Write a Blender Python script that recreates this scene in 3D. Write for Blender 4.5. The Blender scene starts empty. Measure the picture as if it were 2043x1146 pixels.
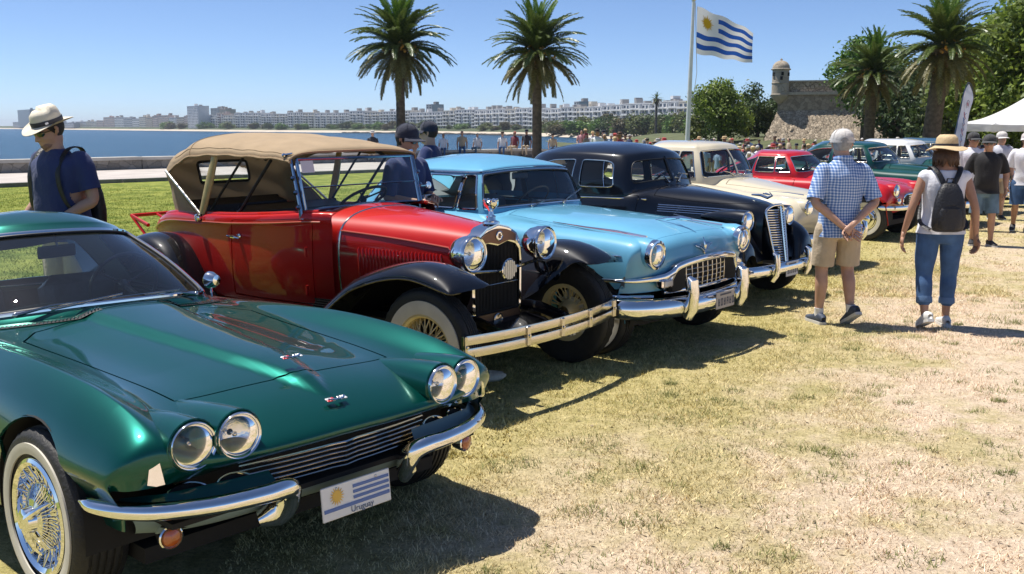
import bpy, bmesh, math, random
import numpy as np
from mathutils import Vector, Matrix
from mathutils.geometry import delaunay_2d_cdt

# ------------------------------------------------------------------ camera, sky, sun, exposure
SC = bpy.context.scene
COL = SC.collection
cam_data = bpy.data.cameras.new('camera')
cam_data.sensor_width = 36.0
cam_data.lens = 36.0 * 1900 / 2043
cam_data.clip_start = 0.1
cam_data.clip_end = 20000
cam_ob = bpy.data.objects.new('camera', cam_data)
COL.objects.link(cam_ob)
cam_ob.location = (0, 0, 1.8)
cam_ob.rotation_euler = (math.radians(90 - 9.59), 0, 0)
SC.camera = cam_ob

SUN_EL = math.radians(68)
SUN_AZ = math.atan2(-0.89, 0.46)          # clockwise from +Y
world = bpy.data.worlds.new('World')
SC.world = world
world.use_nodes = True
wn = world.node_tree.nodes
sky = wn.new('ShaderNodeTexSky')
sky.sky_type = 'NISHITA'
sky.sun_disc = False
sky.sun_elevation = SUN_EL
sky.sun_rotation = SUN_AZ
sky.altitude = 0
sky.air_density = 0.5
sky.dust_density = 0.35
sky.ozone_density = 6.0
world.node_tree.links.new(sky.outputs[0], wn['Background'].inputs[0])
wn['Background'].inputs[1].default_value = 0.083

sun_data = bpy.data.lights.new('sun', 'SUN')
sun_data.energy = 3.6
sun_data.angle = math.radians(0.53)
sun_data.color = (1.0, 0.955, 0.88)
sun_ob = bpy.data.objects.new('sun', sun_data)
COL.objects.link(sun_ob)
sd = Vector((math.sin(SUN_AZ) * math.cos(SUN_EL), math.cos(SUN_AZ) * math.cos(SUN_EL), math.sin(SUN_EL)))
sun_ob.rotation_euler = sd.to_track_quat('Z', 'Y').to_euler()
sun_ob.location = sd * 60

SC.render.engine = 'CYCLES'
SC.view_settings.view_transform = 'Standard'
SC.view_settings.look = 'None'
SC.view_settings.exposure = 0.92
SC.view_settings.gamma = 1.0
SC.view_settings.use_curve_mapping = False
SC.cycles.max_bounces = 8
SC.cycles.transparent_max_bounces = 24
SC.cycles.glossy_bounces = 4
SC.cycles.diffuse_bounces = 4
SC.cycles.volume_bounces = 0
SC.cycles.caustics_reflective = False
SC.cycles.caustics_refractive = False
SC.cycles.use_denoising = True
SC.cycles.sample_clamp_indirect = 6.0

rnd = random.Random(7)

# ------------------------------------------------------------------ object helpers
def tag(o, label=None, cat=None, group=None, kind=None):
    if label: o['label'] = label
    if cat: o['category'] = cat
    if group: o['group'] = group
    if kind: o['kind'] = kind
    return o

def thing(name, loc, rz=0.0, label=None, cat=None, group=None, kind=None):
    o = bpy.data.objects.new(name, None)
    o.empty_display_size = 0.2
    COL.objects.link(o)
    o.location = loc
    o.rotation_euler = (0, 0, rz)
    return tag(o, label, cat, group, kind)

def link(name, me, parent=None, kind=None):
    o = bpy.data.objects.new(name, me)
    COL.objects.link(o)
    if parent is not None: o.parent = parent
    if kind: o['kind'] = kind
    return o

def copy_tree(o, parent=None):
    c = o.copy()
    COL.objects.link(c)
    if parent is not None: c.parent = parent
    for ch in list(o.children): copy_tree(ch, c)
    return c

def rot_to(d):
    return Vector((0, 0, 1)).rotation_difference(Vector(d).normalized()).to_matrix()

def Rz(a): return Matrix.Rotation(a, 3, 'Z')

class MB:
    """collects shapes; build() links them as one mesh object"""
    def __init__(s):
        s.v = []; s.f = []; s.m = []; s.s = []
    def add(s, V, F, mi=0, smooth=True):
        o = len(s.v)
        s.v += [tuple(p) for p in V]
        s.f += [tuple(i + o for i in f) for f in F]
        s.m += [mi] * len(F); s.s += [smooth] * len(F)
        return s
    def box(s, c, d, mi=0, R=None, bev=0.0, smooth=False):
        x, y, z = d[0] / 2, d[1] / 2, d[2] / 2
        if bev <= 0:
            V = [(a * x, b * y, e * z) for a in (-1, 1) for b in (-1, 1) for e in (-1, 1)]
            F = [(0, 1, 3, 2), (4, 6, 7, 5), (0, 4, 5, 1), (2, 3, 7, 6), (0, 2, 6, 4), (1, 5, 7, 3)]
        else:
            b = min(bev, x * .99, y * .99, z * .99)
            V = []; F = []
            rings = [(-z, b), (-z + b, 0), (z - b, 0), (z, b)]
            for zz, ins in rings:
                X, Y = x - ins, y - ins
                k = b * .6
                V += [(X, -Y + k, zz), (X, Y - k, zz), (X - k, Y, zz), (-X + k, Y, zz), (-X, Y - k, zz), (-X, -Y + k, zz), (-X + k, -Y, zz), (X - k, -Y, zz)]
            for r in range(3):
                for i in range(8):
                    j = (i + 1) % 8
                    F.append((r * 8 + i, r * 8 + j, r * 8 + 8 + j, r * 8 + 8 + i))
            F.append(tuple(range(7, -1, -1))); F.append(tuple(range(24, 32)))
        if R is not None: V = [R @ Vector(p) for p in V]
        V = [(p[0] + c[0], p[1] + c[1], p[2] + c[2]) for p in V]
        return s.add(V, F, mi, smooth)
    def grid(s, P, mi=0, cu=False, cv=False, smooth=True, flip=False):
        P = np.asarray(P, float); n, m = P.shape[:2]
        F = []
        for i in range(n if cu else n - 1):
            for j in range(m if cv else m - 1):
                a, b, c, d = i * m + j, ((i + 1) % n) * m + j, ((i + 1) % n) * m + (j + 1) % m, i * m + (j + 1) % m
                F.append((a, d, c, b) if flip else (a, b, c, d))
        return s.add(P.reshape(-1, 3).tolist(), F, mi, smooth)
    def tube(s, P, r, n=8, mi=0, closed=False, caps=True, sec=None, up=None, smooth=True):
        """sweep; r is a number, a list, or a list of (a, b); sec an outline of (a, b) pairs; a lies along the side vector, b along up"""
        P = [Vector(p) for p in P]; N = len(P)
        if sec is None: sec = [(math.cos(2 * math.pi * k / n), math.sin(2 * math.pi * k / n)) for k in range(n)]
        n = len(sec)
        rr = r if isinstance(r, (list, np.ndarray)) else [r] * N
        T = []
        for i in range(N):
            a = P[(i - 1) % N] if (closed or i > 0) else P[i]
            b = P[(i + 1) % N] if (closed or i < N - 1) else P[i]
            t = (b - a)
            T.append(t.normalized() if t.length > 1e-9 else Vector((0, 0, 1)))
        ups = up is not None and not isinstance(up[0], (int, float))
        u = Vector((0, 0, 1)) if ups else Vector(up) if up is not None else (Vector((0, 0, 1)) if abs(T[0].z) < .9 else Vector((1, 0, 0)))
        V = []
        for i in range(N):
            if up is not None: u = Vector(up[i]) if ups else Vector(up)
            side = T[i].cross(u)
            if side.length < 1e-6: side = T[i].orthogonal()
            side.normalize(); u = side.cross(T[i]).normalized()
            q = rr[i]; qa, qb = (q if isinstance(q, (tuple, list, np.ndarray)) else (q, q))
            for a, b in sec: V.append(P[i] + side * (a * qa) + u * (b * qb))
        F = []
        for i in range(N if closed else N - 1):
            for k in range(n):
                k2 = (k + 1) % n; j = (i + 1) % N
                F.append((i * n + k, j * n + k, j * n + k2, i * n + k2))
        if caps and not closed:
            F.append(tuple(range(n))); F.append(tuple((N - 1) * n + k for k in range(n - 1, -1, -1)))
        return s.add(V, F, mi, smooth)
    def lathe(s, prof, o=(0, 0, 0), d=(0, 0, 1), n=24, mi=0, caps=False, smooth=True, sy=1.0):
        R = rot_to(d); V = []; m = len(prof)
        for r, h in prof:
            for k in range(n):
                a = 2 * math.pi * k / n
                p = R @ Vector((r * math.cos(a), r * math.sin(a) * sy, h))
                V.append((p.x + o[0], p.y + o[1], p.z + o[2]))
        F = []
        for i in range(m - 1):
            for k in range(n):
                k2 = (k + 1) % n
                F.append((i * n + k, i * n + k2, (i + 1) * n + k2, (i + 1) * n + k))
        if caps:
            F.append(tuple(range(n - 1, -1, -1))); F.append(tuple((m - 1) * n + k for k in range(n)))
        return s.add(V, F, mi, smooth)
    def ball(s, c, r, n=12, mi=0, R=None):
        r = r if isinstance(r, (tuple, list)) else (r, r, r)
        V = []; F = []; m = max(4, n // 2)
        for i in range(m + 1):
            t = math.pi * i / m
            for k in range(n):
                a = 2 * math.pi * k / n
                p = Vector((r[0] * math.sin(t) * math.cos(a), r[1] * math.sin(t) * math.sin(a), r[2] * math.cos(t)))
                if R is not None: p = R @ p
                V.append((p.x + c[0], p.y + c[1], p.z + c[2]))
        for i in range(m):
            for k in range(n):
                k2 = (k + 1) % n
                F.append((i * n + k, (i + 1) * n + k, (i + 1) * n + k2, i * n + k2))
        return s.add(V, F, mi, True)
    def prism(s, pts, h0, h1, axis='z', mi=0, smooth=False):
        """outline of pairs pushed from h0 to h1 along an axis"""
        n = len(pts)
        def P(p, h): return {'z': (p[0], p[1], h), 'y': (p[0], h, p[1]), 'x': (h, p[0], p[1])}[axis]
        V = [P(p, h0) for p in pts] + [P(p, h1) for p in pts]
        F = [tuple(range(n - 1, -1, -1)), tuple(range(n, 2 * n))] + [(i, (i + 1) % n, n + (i + 1) % n, n + i) for i in range(n)]
        return s.add(V, F, mi, smooth)
    def mesh(s, name, mats, sharp=38):
        me = bpy.data.meshes.new(name)
        me.from_pydata(s.v, [], s.f)
        for m in (mats if isinstance(mats, (list, tuple)) else [mats]): me.materials.append(m)
        me.polygons.foreach_set('material_index', s.m)
        me.polygons.foreach_set('use_smooth', s.s)
        if sharp: me.set_sharp_from_angle(angle=math.radians(sharp))
        me.update()
        return me
    def build(s, name, mats, parent=None, sharp=38, kind=None):
        return link(name, s.mesh(name, mats, sharp), parent, kind)

def mesh_np(name, V, F, mat, smooth=False):
    """big triangle or quad meshes straight from arrays"""
    V = np.asarray(V, np.float32); F = np.asarray(F, np.int32)
    me = bpy.data.meshes.new(name)
    k = F.shape[1]
    me.vertices.add(len(V)); me.vertices.foreach_set('co', V.ravel())
    me.loops.add(F.size); me.loops.foreach_set('vertex_index', F.ravel())
    me.polygons.add(len(F)); me.polygons.foreach_set('loop_start', np.arange(0, F.size, k, dtype=np.int32))
    if smooth: me.polygons.foreach_set('use_smooth', np.ones(len(F), bool))
    for m in (mat if isinstance(mat, (list, tuple)) else [mat]): me.materials.append(m)
    me.update(calc_edges=True)
    return me

# ------------------------------------------------------------------ materials
def nodes_of(m): return m.node_tree.nodes, m.node_tree.links

def mat(name, col, rough=0.5, metal=0.0, coat=0.0, coat_rough=0.03, spec=0.5, var=0.0, vscale=8.0, bump=0.0, bscale=60.0, sheen=0.0, emit=None, trans=0.0, rvar=0.0, detail=4.0, sss=0.0):
    m = bpy.data.materials.new(name); m.use_nodes = True
    N, L = nodes_of(m); b = N['Principled BSDF']
    b.inputs['Base Color'].default_value = (*col, 1)
    b.inputs['Roughness'].default_value = rough
    b.inputs['Metallic'].default_value = metal
    b.inputs['Specular IOR Level'].default_value = spec
    b.inputs['Coat Weight'].default_value = coat
    b.inputs['Coat Roughness'].default_value = coat_rough
    if sheen: b.inputs['Sheen Weight'].default_value = sheen
    if sss:
        b.inputs['Subsurface Weight'].default_value = sss
        b.inputs['Subsurface Radius'].default_value = (.01, .004, .002)
    if var or bump or rvar:
        tc = N.new('ShaderNodeTexCoord')
    if var or rvar:
        n = N.new('ShaderNodeTexNoise'); n.inputs['Scale'].default_value = vscale; n.inputs['Detail'].default_value = detail
        L.new(tc.outputs['Object'], n.inputs['Vector'])
        if var:
            hs = N.new('ShaderNodeMixRGB'); hs.blend_type = 'MULTIPLY'; hs.inputs[0].default_value = 1
            hs.inputs[1].default_value = (*col, 1)
            mr = N.new('ShaderNodeMapRange'); mr.inputs[1].default_value = .25; mr.inputs[2].default_value = .75
            mr.inputs[3].default_value = 1 - var; mr.inputs[4].default_value = 1 + var
            L.new(n.outputs['Fac'], mr.inputs[0]); L.new(mr.outputs[0], hs.inputs[2]); L.new(hs.outputs[0], b.inputs['Base Color'])
        if rvar:
            mr = N.new('ShaderNodeMapRange'); mr.inputs[1].default_value = .3; mr.inputs[2].default_value = .7
            mr.inputs[3].default_value = max(0, rough - rvar); mr.inputs[4].default_value = rough + rvar
            L.new(n.outputs['Fac'], mr.inputs[0]); L.new(mr.outputs[0], b.inputs['Roughness'])
    if bump:
        n2 = N.new('ShaderNodeTexNoise'); n2.inputs['Scale'].default_value = bscale; n2.inputs['Detail'].default_value = 5
        L.new(tc.outputs['Object'], n2.inputs['Vector'])
        bp = N.new('ShaderNodeBump'); bp.inputs['Strength'].default_value = bump; bp.inputs['Distance'].default_value = .02
        L.new(n2.outputs['Fac'], bp.inputs['Height']); L.new(bp.outputs[0], b.inputs['Normal'])
    if emit:
        b.inputs['Emission Color'].default_value = (*emit, 1); b.inputs['Emission Strength'].default_value = 1
    return m

def glass(name, tint=(.90, .945, .93), ior=1.5, dust=0.014):
    """thin window glass: clear tinted sheet with a mirror film that grows at grazing angles"""
    m = bpy.data.materials.new(name); m.use_nodes = True
    N, L = nodes_of(m); N.remove(N['Principled BSDF'])
    tr = N.new('ShaderNodeBsdfTransparent'); tr.inputs[0].default_value = (*tint, 1)
    gl = N.new('ShaderNodeBsdfGlossy'); gl.inputs['Roughness'].default_value = 0.0
    gl.inputs[0].default_value = (.95, .97, 1, 1)
    fr = N.new('ShaderNodeFresnel'); fr.inputs[0].default_value = ior
    di = N.new('ShaderNodeBsdfDiffuse'); di.inputs[0].default_value = (.6, .6, .55, 1)
    m0 = N.new('ShaderNodeMixShader'); m0.inputs[0].default_value = dust
    m1 = N.new('ShaderNodeMixShader')
    L.new(tr.outputs[0], m0.inputs[1]); L.new(di.outputs[0], m0.inputs[2])
    L.new(fr.outputs[0], m1.inputs[0]); L.new(m0.outputs[0], m1.inputs[1]); L.new(gl.outputs[0], m1.inputs[2])
    L.new(m1.outputs[0], N['Material Output'].inputs[0])
    return m

def paint(name, col, metal=0.0, rough=0.35, coat=1.0, inside=(.03, .03, .03), cior=1.5):
    """lacquered sheet: colour outside, dull trim on the back of the sheet"""
    m = bpy.data.materials.new(name); m.use_nodes = True
    N, L = nodes_of(m); b = N['Principled BSDF']
    tc = N.new('ShaderNodeTexCoord'); n = N.new('ShaderNodeTexNoise'); n.inputs['Scale'].default_value = 3; n.inputs['Detail'].default_value = 6
    L.new(tc.outputs['Object'], n.inputs['Vector'])
    mr = N.new('ShaderNodeMapRange'); mr.inputs[1].default_value = .3; mr.inputs[2].default_value = .7; mr.inputs[3].default_value = .93; mr.inputs[4].default_value = 1.06
    L.new(n.outputs['Fac'], mr.inputs[0])
    mu = N.new('ShaderNodeMixRGB'); mu.blend_type = 'MULTIPLY'; mu.inputs[0].default_value = 1; mu.inputs[1].default_value = (*col, 1)
    L.new(mr.outputs[0], mu.inputs[2])
    mr2 = N.new('ShaderNodeMapRange'); mr2.inputs[1].default_value = .35; mr2.inputs[2].default_value = .75; mr2.inputs[3].default_value = .008; mr2.inputs[4].default_value = .03
    L.new(n.outputs['Fac'], mr2.inputs[0]); L.new(mr2.outputs[0], b.inputs['Coat Roughness'])
    b.inputs['Roughness'].default_value = rough; b.inputs['Metallic'].default_value = metal; b.inputs['Specular IOR Level'].default_value = .12
    b.inputs['Coat Weight'].default_value = coat; b.inputs['Coat IOR'].default_value = cior
    L.new(mu.outputs[0], b.inputs['Base Color'])
    d = N.new('ShaderNodeBsdfPrincipled'); d.inputs['Base Color'].default_value = (*inside, 1); d.inputs['Roughness'].default_value = .7
    g = N.new('ShaderNodeNewGeometry'); mx = N.new('ShaderNodeMixShader')
    L.new(g.outputs['Backfacing'], mx.inputs[0]); L.new(b.outputs[0], mx.inputs[1]); L.new(d.outputs[0], mx.inputs[2])
    L.new(mx.outputs[0], N['Material Output'].inputs[0])
    return m

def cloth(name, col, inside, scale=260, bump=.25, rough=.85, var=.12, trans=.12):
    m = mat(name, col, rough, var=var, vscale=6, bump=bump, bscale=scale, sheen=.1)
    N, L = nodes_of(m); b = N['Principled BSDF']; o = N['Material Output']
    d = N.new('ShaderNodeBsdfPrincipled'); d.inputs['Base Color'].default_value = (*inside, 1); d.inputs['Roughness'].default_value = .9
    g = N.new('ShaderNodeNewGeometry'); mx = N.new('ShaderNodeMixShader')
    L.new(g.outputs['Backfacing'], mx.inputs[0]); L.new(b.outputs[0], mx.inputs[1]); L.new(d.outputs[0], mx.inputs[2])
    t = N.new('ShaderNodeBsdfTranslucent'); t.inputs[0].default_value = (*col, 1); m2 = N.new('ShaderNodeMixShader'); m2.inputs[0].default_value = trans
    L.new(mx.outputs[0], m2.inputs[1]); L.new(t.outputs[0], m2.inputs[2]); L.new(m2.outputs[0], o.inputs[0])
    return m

M = {}
M['chrome'] = mat('chrome', (.83, .83, .82), .035, 1.0, rvar=.02, vscale=14)
M['chrome_worn'] = mat('worn_chrome', (.62, .59, .53), .16, 1.0, rvar=.1, vscale=20)
M['steel'] = mat('brushed_steel', (.5, .5, .5), .3, 1.0)
M['rubber'] = mat('tyre_rubber', (.018, .017, .016), .62, var=.35, vscale=9, bump=.25, bscale=90)
M['seal'] = mat('black_rubber_seal', (.012, .012, .012), .5)
M['whitewall'] = mat('white_wall_rubber', (.62, .58, .49), .5, var=.12, vscale=7)
M['black'] = mat('black_enamel', (.004, .004, .006), .4, coat=1.0, coat_rough=.02, spec=.08)
M['blackdull'] = mat('dull_black', (.012, .012, .012), .65, var=.3)
M['under'] = mat('dark_underside', (.012, .011, .010), .85, var=.3)
M['glass'] = glass('window_glass')
M['glass_dark'] = glass('tinted_window_glass', (.55, .66, .66))
M['amber'] = mat('amber_lens', (.45, .10, .015), .15, coat=1.0)
M['lampglass'] = glass('lamp_glass', (.93, .94, .95), 1.5, .05)
M['reflector'] = mat('lamp_reflector', (.86, .86, .85), .09, 1.0, rvar=.05, vscale=30, bump=.16, bscale=42)
M['leather_black'] = mat('black_leather', (.015, .015, .017), .4, var=.2, vscale=12)
M['white_paint'] = mat('white_paint', (.78, .78, .76), .5)
M['wood'] = mat('pale_wood', (.52, .40, .17), .45, var=.15, vscale=15)

# ------------------------------------------------------------------ splines and cut surfaces
def bs_w(t, k):
    """weights of the four neighbours: k=0 B-spline, k=1 Catmull-Rom"""
    t2, t3 = t * t, t * t * t
    B = np.stack([(1 - 3 * t + 3 * t2 - t3) / 6, (4 - 6 * t2 + 3 * t3) / 6, (1 + 3 * t + 3 * t2 - 3 * t3) / 6, t3 / 6])
    Cc = np.stack([(-t + 2 * t2 - t3) / 2, (2 - 5 * t2 + 3 * t3) / 2, (t + 4 * t2 - 3 * t3) / 2, (-t2 + t3) / 2])
    return B * (1 - k) + Cc * k

def spline(P, n, k=1.0, closed=False):
    """n points along a smooth curve through P"""
    P = np.asarray(P, float)
    if closed: Q = np.concatenate([P[-1:], P, P[:2]]); m = len(P); t = np.linspace(0, m, n, endpoint=False)
    else: Q = np.concatenate([2 * P[:1] - P[1:2], P, 2 * P[-1:] - P[-2:-1]]); m = len(P) - 1; t = np.linspace(0, m, n)
    i = np.minimum(t.astype(int), m - 1); w = bs_w(t - i, k)
    return sum(w[j][:, None] * Q[i + j] for j in range(4))

class Surf:
    """half control net (rows u, columns v >= 0), mirrored over y for negative v"""
    def __init__(s, net, k=0.45, post=None, sym=True, kv=None):
        P = np.asarray(net, float); s.n, s.m = P.shape[:2]; s.k = k; s.kv = k if kv is None else kv; s.sym = sym; s.post = post
        P = np.concatenate([2 * P[:1] - P[1:2], P, 2 * P[-1:] - P[-2:-1]], 0)
        if sym:
            a = P[:, 1:2].copy(); a[..., 1] *= -1
            b = P[:, -2:-1].copy() if abs(P[1:-1, -1, 1]).max() < 1e-6 else 2 * P[:, -1:] - P[:, -2:-1]
            if abs(P[1:-1, -1, 1]).max() < 1e-6: b[..., 1] *= -1
        else: a = 2 * P[:, :1] - P[:, 1:2]; b = 2 * P[:, -1:] - P[:, -2:-1]
        s.Q = np.concatenate([a, P, b], 1)
        d = np.linalg.norm(np.diff(np.asarray(net, float), axis=0), axis=2).mean(); e = np.linalg.norm(np.diff(np.asarray(net, float), axis=1), axis=2).mean()
        s.su, s.sv = float(d), float(e); s.sg = 1.0
        U, V = np.meshgrid(np.linspace(.2, s.n - 1.2, 12), np.linspace(.3, s.m - 1.3, 12), indexing='ij')
        X = s(U.ravel(), V.ravel()); N = s.normal(U.ravel(), V.ravel()); c = X.mean(0) * np.array([1, 0, 1]) - np.array([0, 0, .3])
        if ((X - c) * N).sum() < 0: s.sg = -1.0
    def __call__(s, u, v):
        u = np.asarray(u, float); v = np.asarray(v, float)
        sg = np.where(v < 0, -1.0, 1.0) if s.sym else np.ones_like(v)
        av = np.abs(v) if s.sym else v
        uc = np.clip(u, 0, s.n - 1); vc = np.clip(av, 0, s.m - 1)
        i = np.minimum(uc.astype(int), s.n - 2); j = np.minimum(vc.astype(int), s.m - 2)
        wu = bs_w(uc - i, s.k); wv = bs_w(vc - j, s.kv)
        out = 0
        for a in range(4):
            for b in range(4):
                out = out + (wu[a] * wv[b])[..., None] * s.Q[i + a, j + b]
        out = np.array(out); out[..., 1] *= sg
        if s.post is not None: out = s.post(out)
        return out
    def normal(s, u, v, e=.03):
        u = np.asarray(u, float); v = np.asarray(v, float)
        lo = -(s.m - 1) if s.sym else 0
        du = s(np.minimum(u + e, s.n - 1), v) - s(np.maximum(u - e, 0), v)
        dv = s(u, np.minimum(v + e, s.m - 1)) - s(u, np.maximum(v - e, lo))
        n = np.cross(du, dv); l = np.linalg.norm(n, axis=-1, keepdims=True); return s.sg * n / np.maximum(l, 1e-12)
    def inv(s, pts, ax, vr=None, ur=None):
        """(u, v) of points given by two coordinates, e.g. ax=(0, 2) for x, z"""
        vr = vr or (0, s.m - 1); ur = ur or (0, s.n - 1)
        U, V = np.meshgrid(np.linspace(*ur, 140), np.linspace(*vr, 140), indexing='ij')
        G = s(U, V)[..., list(ax)].reshape(-1, 2); U = U.ravel(); V = V.ravel()
        out = []
        for p in pts:
            p = np.asarray(p, float); q = ((G - p) ** 2).sum(1).argmin(); w = np.array([U[q], V[q]])
            for _ in range(6):
                f = s(w[:1], w[1:])[0][list(ax)] - p
                e = 1e-3
                J = np.stack([(s(w[:1] + e, w[1:])[0][list(ax)] - s(w[:1] - e, w[1:])[0][list(ax)]) / (2 * e), (s(w[:1], w[1:] + e)[0][list(ax)] - s(w[:1], w[1:] - e)[0][list(ax)]) / (2 * e)], 1)
                try: st = np.linalg.solve(J + 1e-9 * np.eye(2), f)
                except np.linalg.LinAlgError: break
                st = np.clip(st, -.3, .3); w = w - st
                w[0] = np.clip(w[0], *ur); w[1] = np.clip(w[1], *vr)
            out.append((float(w[0]), float(w[1])))
        return out

def rpoly(pts, r, n=4):
    """outline with rounded corners; r a number or a list"""
    out = []; N = len(pts)
    for i in range(N):
        p = np.array(pts[i], float); a = np.array(pts[i - 1], float) - p; b = np.array(pts[(i + 1) % N], float) - p
        la, lb = np.linalg.norm(a), np.linalg.norm(b); q = r[i] if isinstance(r, (list, tuple)) else r
        q = min(q, la * .48, lb * .48)
        if q <= 1e-6: out.append(tuple(p)); continue
        A, B = p + a / la * q, p + b / lb * q
        for k in range(n + 1):
            t = k / n; out.append(tuple((1 - t) ** 2 * A + 2 * t * (1 - t) * p + t * t * B))
    return out

def dens(poly, step):
    out = []; N = len(poly)
    for i in range(N):
        a = np.array(poly[i], float); b = np.array(poly[(i + 1) % N], float); k = max(1, int(np.ceil(np.linalg.norm(b - a) / step)))
        for j in range(k): out.append(tuple(a + (b - a) * j / k))
    return out

def inpoly(P, poly):
    P = np.asarray(P); x, y = P[:, 0], P[:, 1]; ins = np.zeros(len(P), bool); N = len(poly)
    for i in range(N):
        x0, y0 = poly[i]; x1, y1 = poly[(i + 1) % N]
        if y0 == y1: continue
        c = ((y0 > y) != (y1 > y)) & (x < (x1 - x0) * (y - y0) / (y1 - y0) + x0); ins ^= c
    return ins

def offs(poly, d):
    P = np.array(poly, float); A = np.roll(P, 1, 0); B = np.roll(P, -1, 0)
    area = (P[:, 0] * B[:, 1] - B[:, 0] * P[:, 1]).sum()
    t = B - A; n = np.stack([t[:, 1], -t[:, 0]], 1); n /= np.maximum(np.linalg.norm(n, axis=1, keepdims=True), 1e-12)
    return [tuple(p) for p in P + n * d * (1 if area > 0 else -1)]

def surf_build(S, nu, nv, cuts, name, material, parent, urange=None, vrange=None, flange=.012):
    """mesh a surface with panels cut out of it. cuts: dicts with poly (list of u, v), part (name or None for a hole), mat, gap, off (along normal), kind.
    Returns the body object and the list of cut parts in order (None for holes)."""
    ur = urange or (0, S.n - 1); vr = vrange or ((-(S.m - 1), S.m - 1) if S.sym else (0, S.m - 1))
    su, sv = S.su, S.sv
    GU, GV = np.meshgrid(np.linspace(*ur, nu), np.linspace(*vr, nv), indexing='ij')
    pts = np.stack([GU.ravel() * su, GV.ravel() * sv], 1)
    h = min((ur[1] - ur[0]) * su / (nu - 1), (vr[1] - vr[0]) * sv / (nv - 1))
    keep = np.ones(len(pts), bool); extra = []; edges = []; polys = []
    def addpoly(poly):
        base = len(extra); N = len(poly)
        for i in range(N):
            edges.append((base + i, base + (i + 1) % N))
            a = np.array(poly[i]); b = np.array(poly[(i + 1) % N]); ab = b - a; L2 = max((ab ** 2).sum(), 1e-12)
            t = np.clip(((pts - a) @ ab) / L2, 0, 1); d = np.linalg.norm(pts - (a + t[:, None] * ab), axis=1)
            keep[d < h * .38] = False
        extra.extend(poly)
    for c in cuts:
        P = dens([(u * su, v * sv) for u, v in c['poly']], h * 1.1); g = c.get('gap', 0) / 2
        if c.get('part') and g > 0: inner, outer = offs(P, -g), offs(P, g)
        else: inner = outer = P
        addpoly(outer)
        if inner is not outer: addpoly(inner)
        polys.append((inner, outer))
    # the domain border stays
    bd = (np.isclose(GU.ravel(), ur[0]) | np.isclose(GU.ravel(), ur[1]) | np.isclose(GV.ravel(), vr[0]) | np.isclose(GV.ravel(), vr[1]))
    gp = pts[keep | bd]
    allp = [Vector(p) for p in extra] + [Vector(p) for p in gp]
    res = delaunay_2d_cdt(allp, edges, [], 0, 1e-6)
    VV = np.array([(p[0], p[1]) for p in res[0]]); FF = np.array([f for f in res[2] if len(f) == 3], int)
    cen = VV[FF].mean(1)
    lab = np.zeros(len(FF), int)
    for i, (inn, out) in enumerate(polys):
        io = inpoly(cen, out); lab[io] = -1
        if cuts[i].get('part'): lab[inpoly(cen, inn)] = i + 1
    uu, vv = VV[:, 0] / su, VV[:, 1] / sv
    X = S(uu, vv); Nn = S.normal(uu, vv)
    def make(sel, nm, mt, par, off, fl, kind=None):
        F = FF[sel]
        if not len(F): return None
        used, ix = np.unique(F.ravel(), return_inverse=True); F = ix.reshape(-1, 3)
        P = X[used] + Nn[used] * off; N = Nn[used]
        # orient to the normals
        fn = np.cross(P[F[:, 1]] - P[F[:, 0]], P[F[:, 2]] - P[F[:, 0]])
        bad = (fn * N[F].mean(1)).sum(1) < 0
        F[bad] = F[bad][:, ::-1]
        V = [P]; NN = [N]; F2 = [F]
        if fl:
            E = np.concatenate([F[:, [0, 1]], F[:, [1, 2]], F[:, [2, 0]]]); key = np.sort(E, 1)
            _, inv, cnt = np.unique(key, axis=0, return_inverse=True, return_counts=True)
            B = E[cnt[inv.ravel()] == 1]
            # skip the outer border of the whole surface
            ub, vb = uu[used], vv[used]
            ob = np.isclose(ub, ur[0]) | np.isclose(ub, ur[1]) | np.isclose(vb, vr[0]) | np.isclose(vb, vr[1])
            B = B[~(ob[B[:, 0]] & ob[B[:, 1]])]
            if len(B):
                a, b = B[:, 0], B[:, 1]; n0 = len(P); k = len(B)
                sidev = np.cross(P[b] - P[a], (N[a] + N[b]) / 2); sidev /= np.maximum(np.linalg.norm(sidev, axis=1, keepdims=True), 1e-9)
                V += [P[a], P[b], P[b] - N[b] * fl, P[a] - N[a] * fl]; NN += [sidev] * 4
                r = np.arange(k)
                F2 += [np.stack([n0 + k + r, n0 + r, n0 + 3 * k + r], 1), np.stack([n0 + k + r, n0 + 3 * k + r, n0 + 2 * k + r], 1)]
        V = np.concatenate(V); NN = np.concatenate(NN); F2 = np.concatenate(F2)
        me = mesh_np(nm, V, F2, mt, True)
        me.normals_split_custom_set_from_vertices(NN.astype(np.float32))
        return link(nm, me, par, kind)
    body = make(lab == 0, name, material, parent, 0, flange)
    parts = []
    for i, c in enumerate(cuts):
        parts.append(make(lab == i + 1, c['part'], c.get('mat', material), c.get('parent', parent), c.get('off', 0), c.get('flange', flange), c.get('kind')) if c.get('part') else None)
    return body, parts

def along(S, uv, lift=0.0, closed=True, step=.05):
    P = dens(uv, step) if closed else [tuple(p) for p in uv]
    u = np.array([p[0] for p in P]); v = np.array([p[1] for p in P])
    return S(u, v) + S.normal(u, v) * lift

def circle_xz(cx, cz, r, a0, a1, n):
    return [(cx + r * math.cos(math.radians(a0 + (a1 - a0) * i / n)), cz + r * math.sin(math.radians(a0 + (a1 - a0) * i / n))) for i in range(n + 1)]
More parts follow.
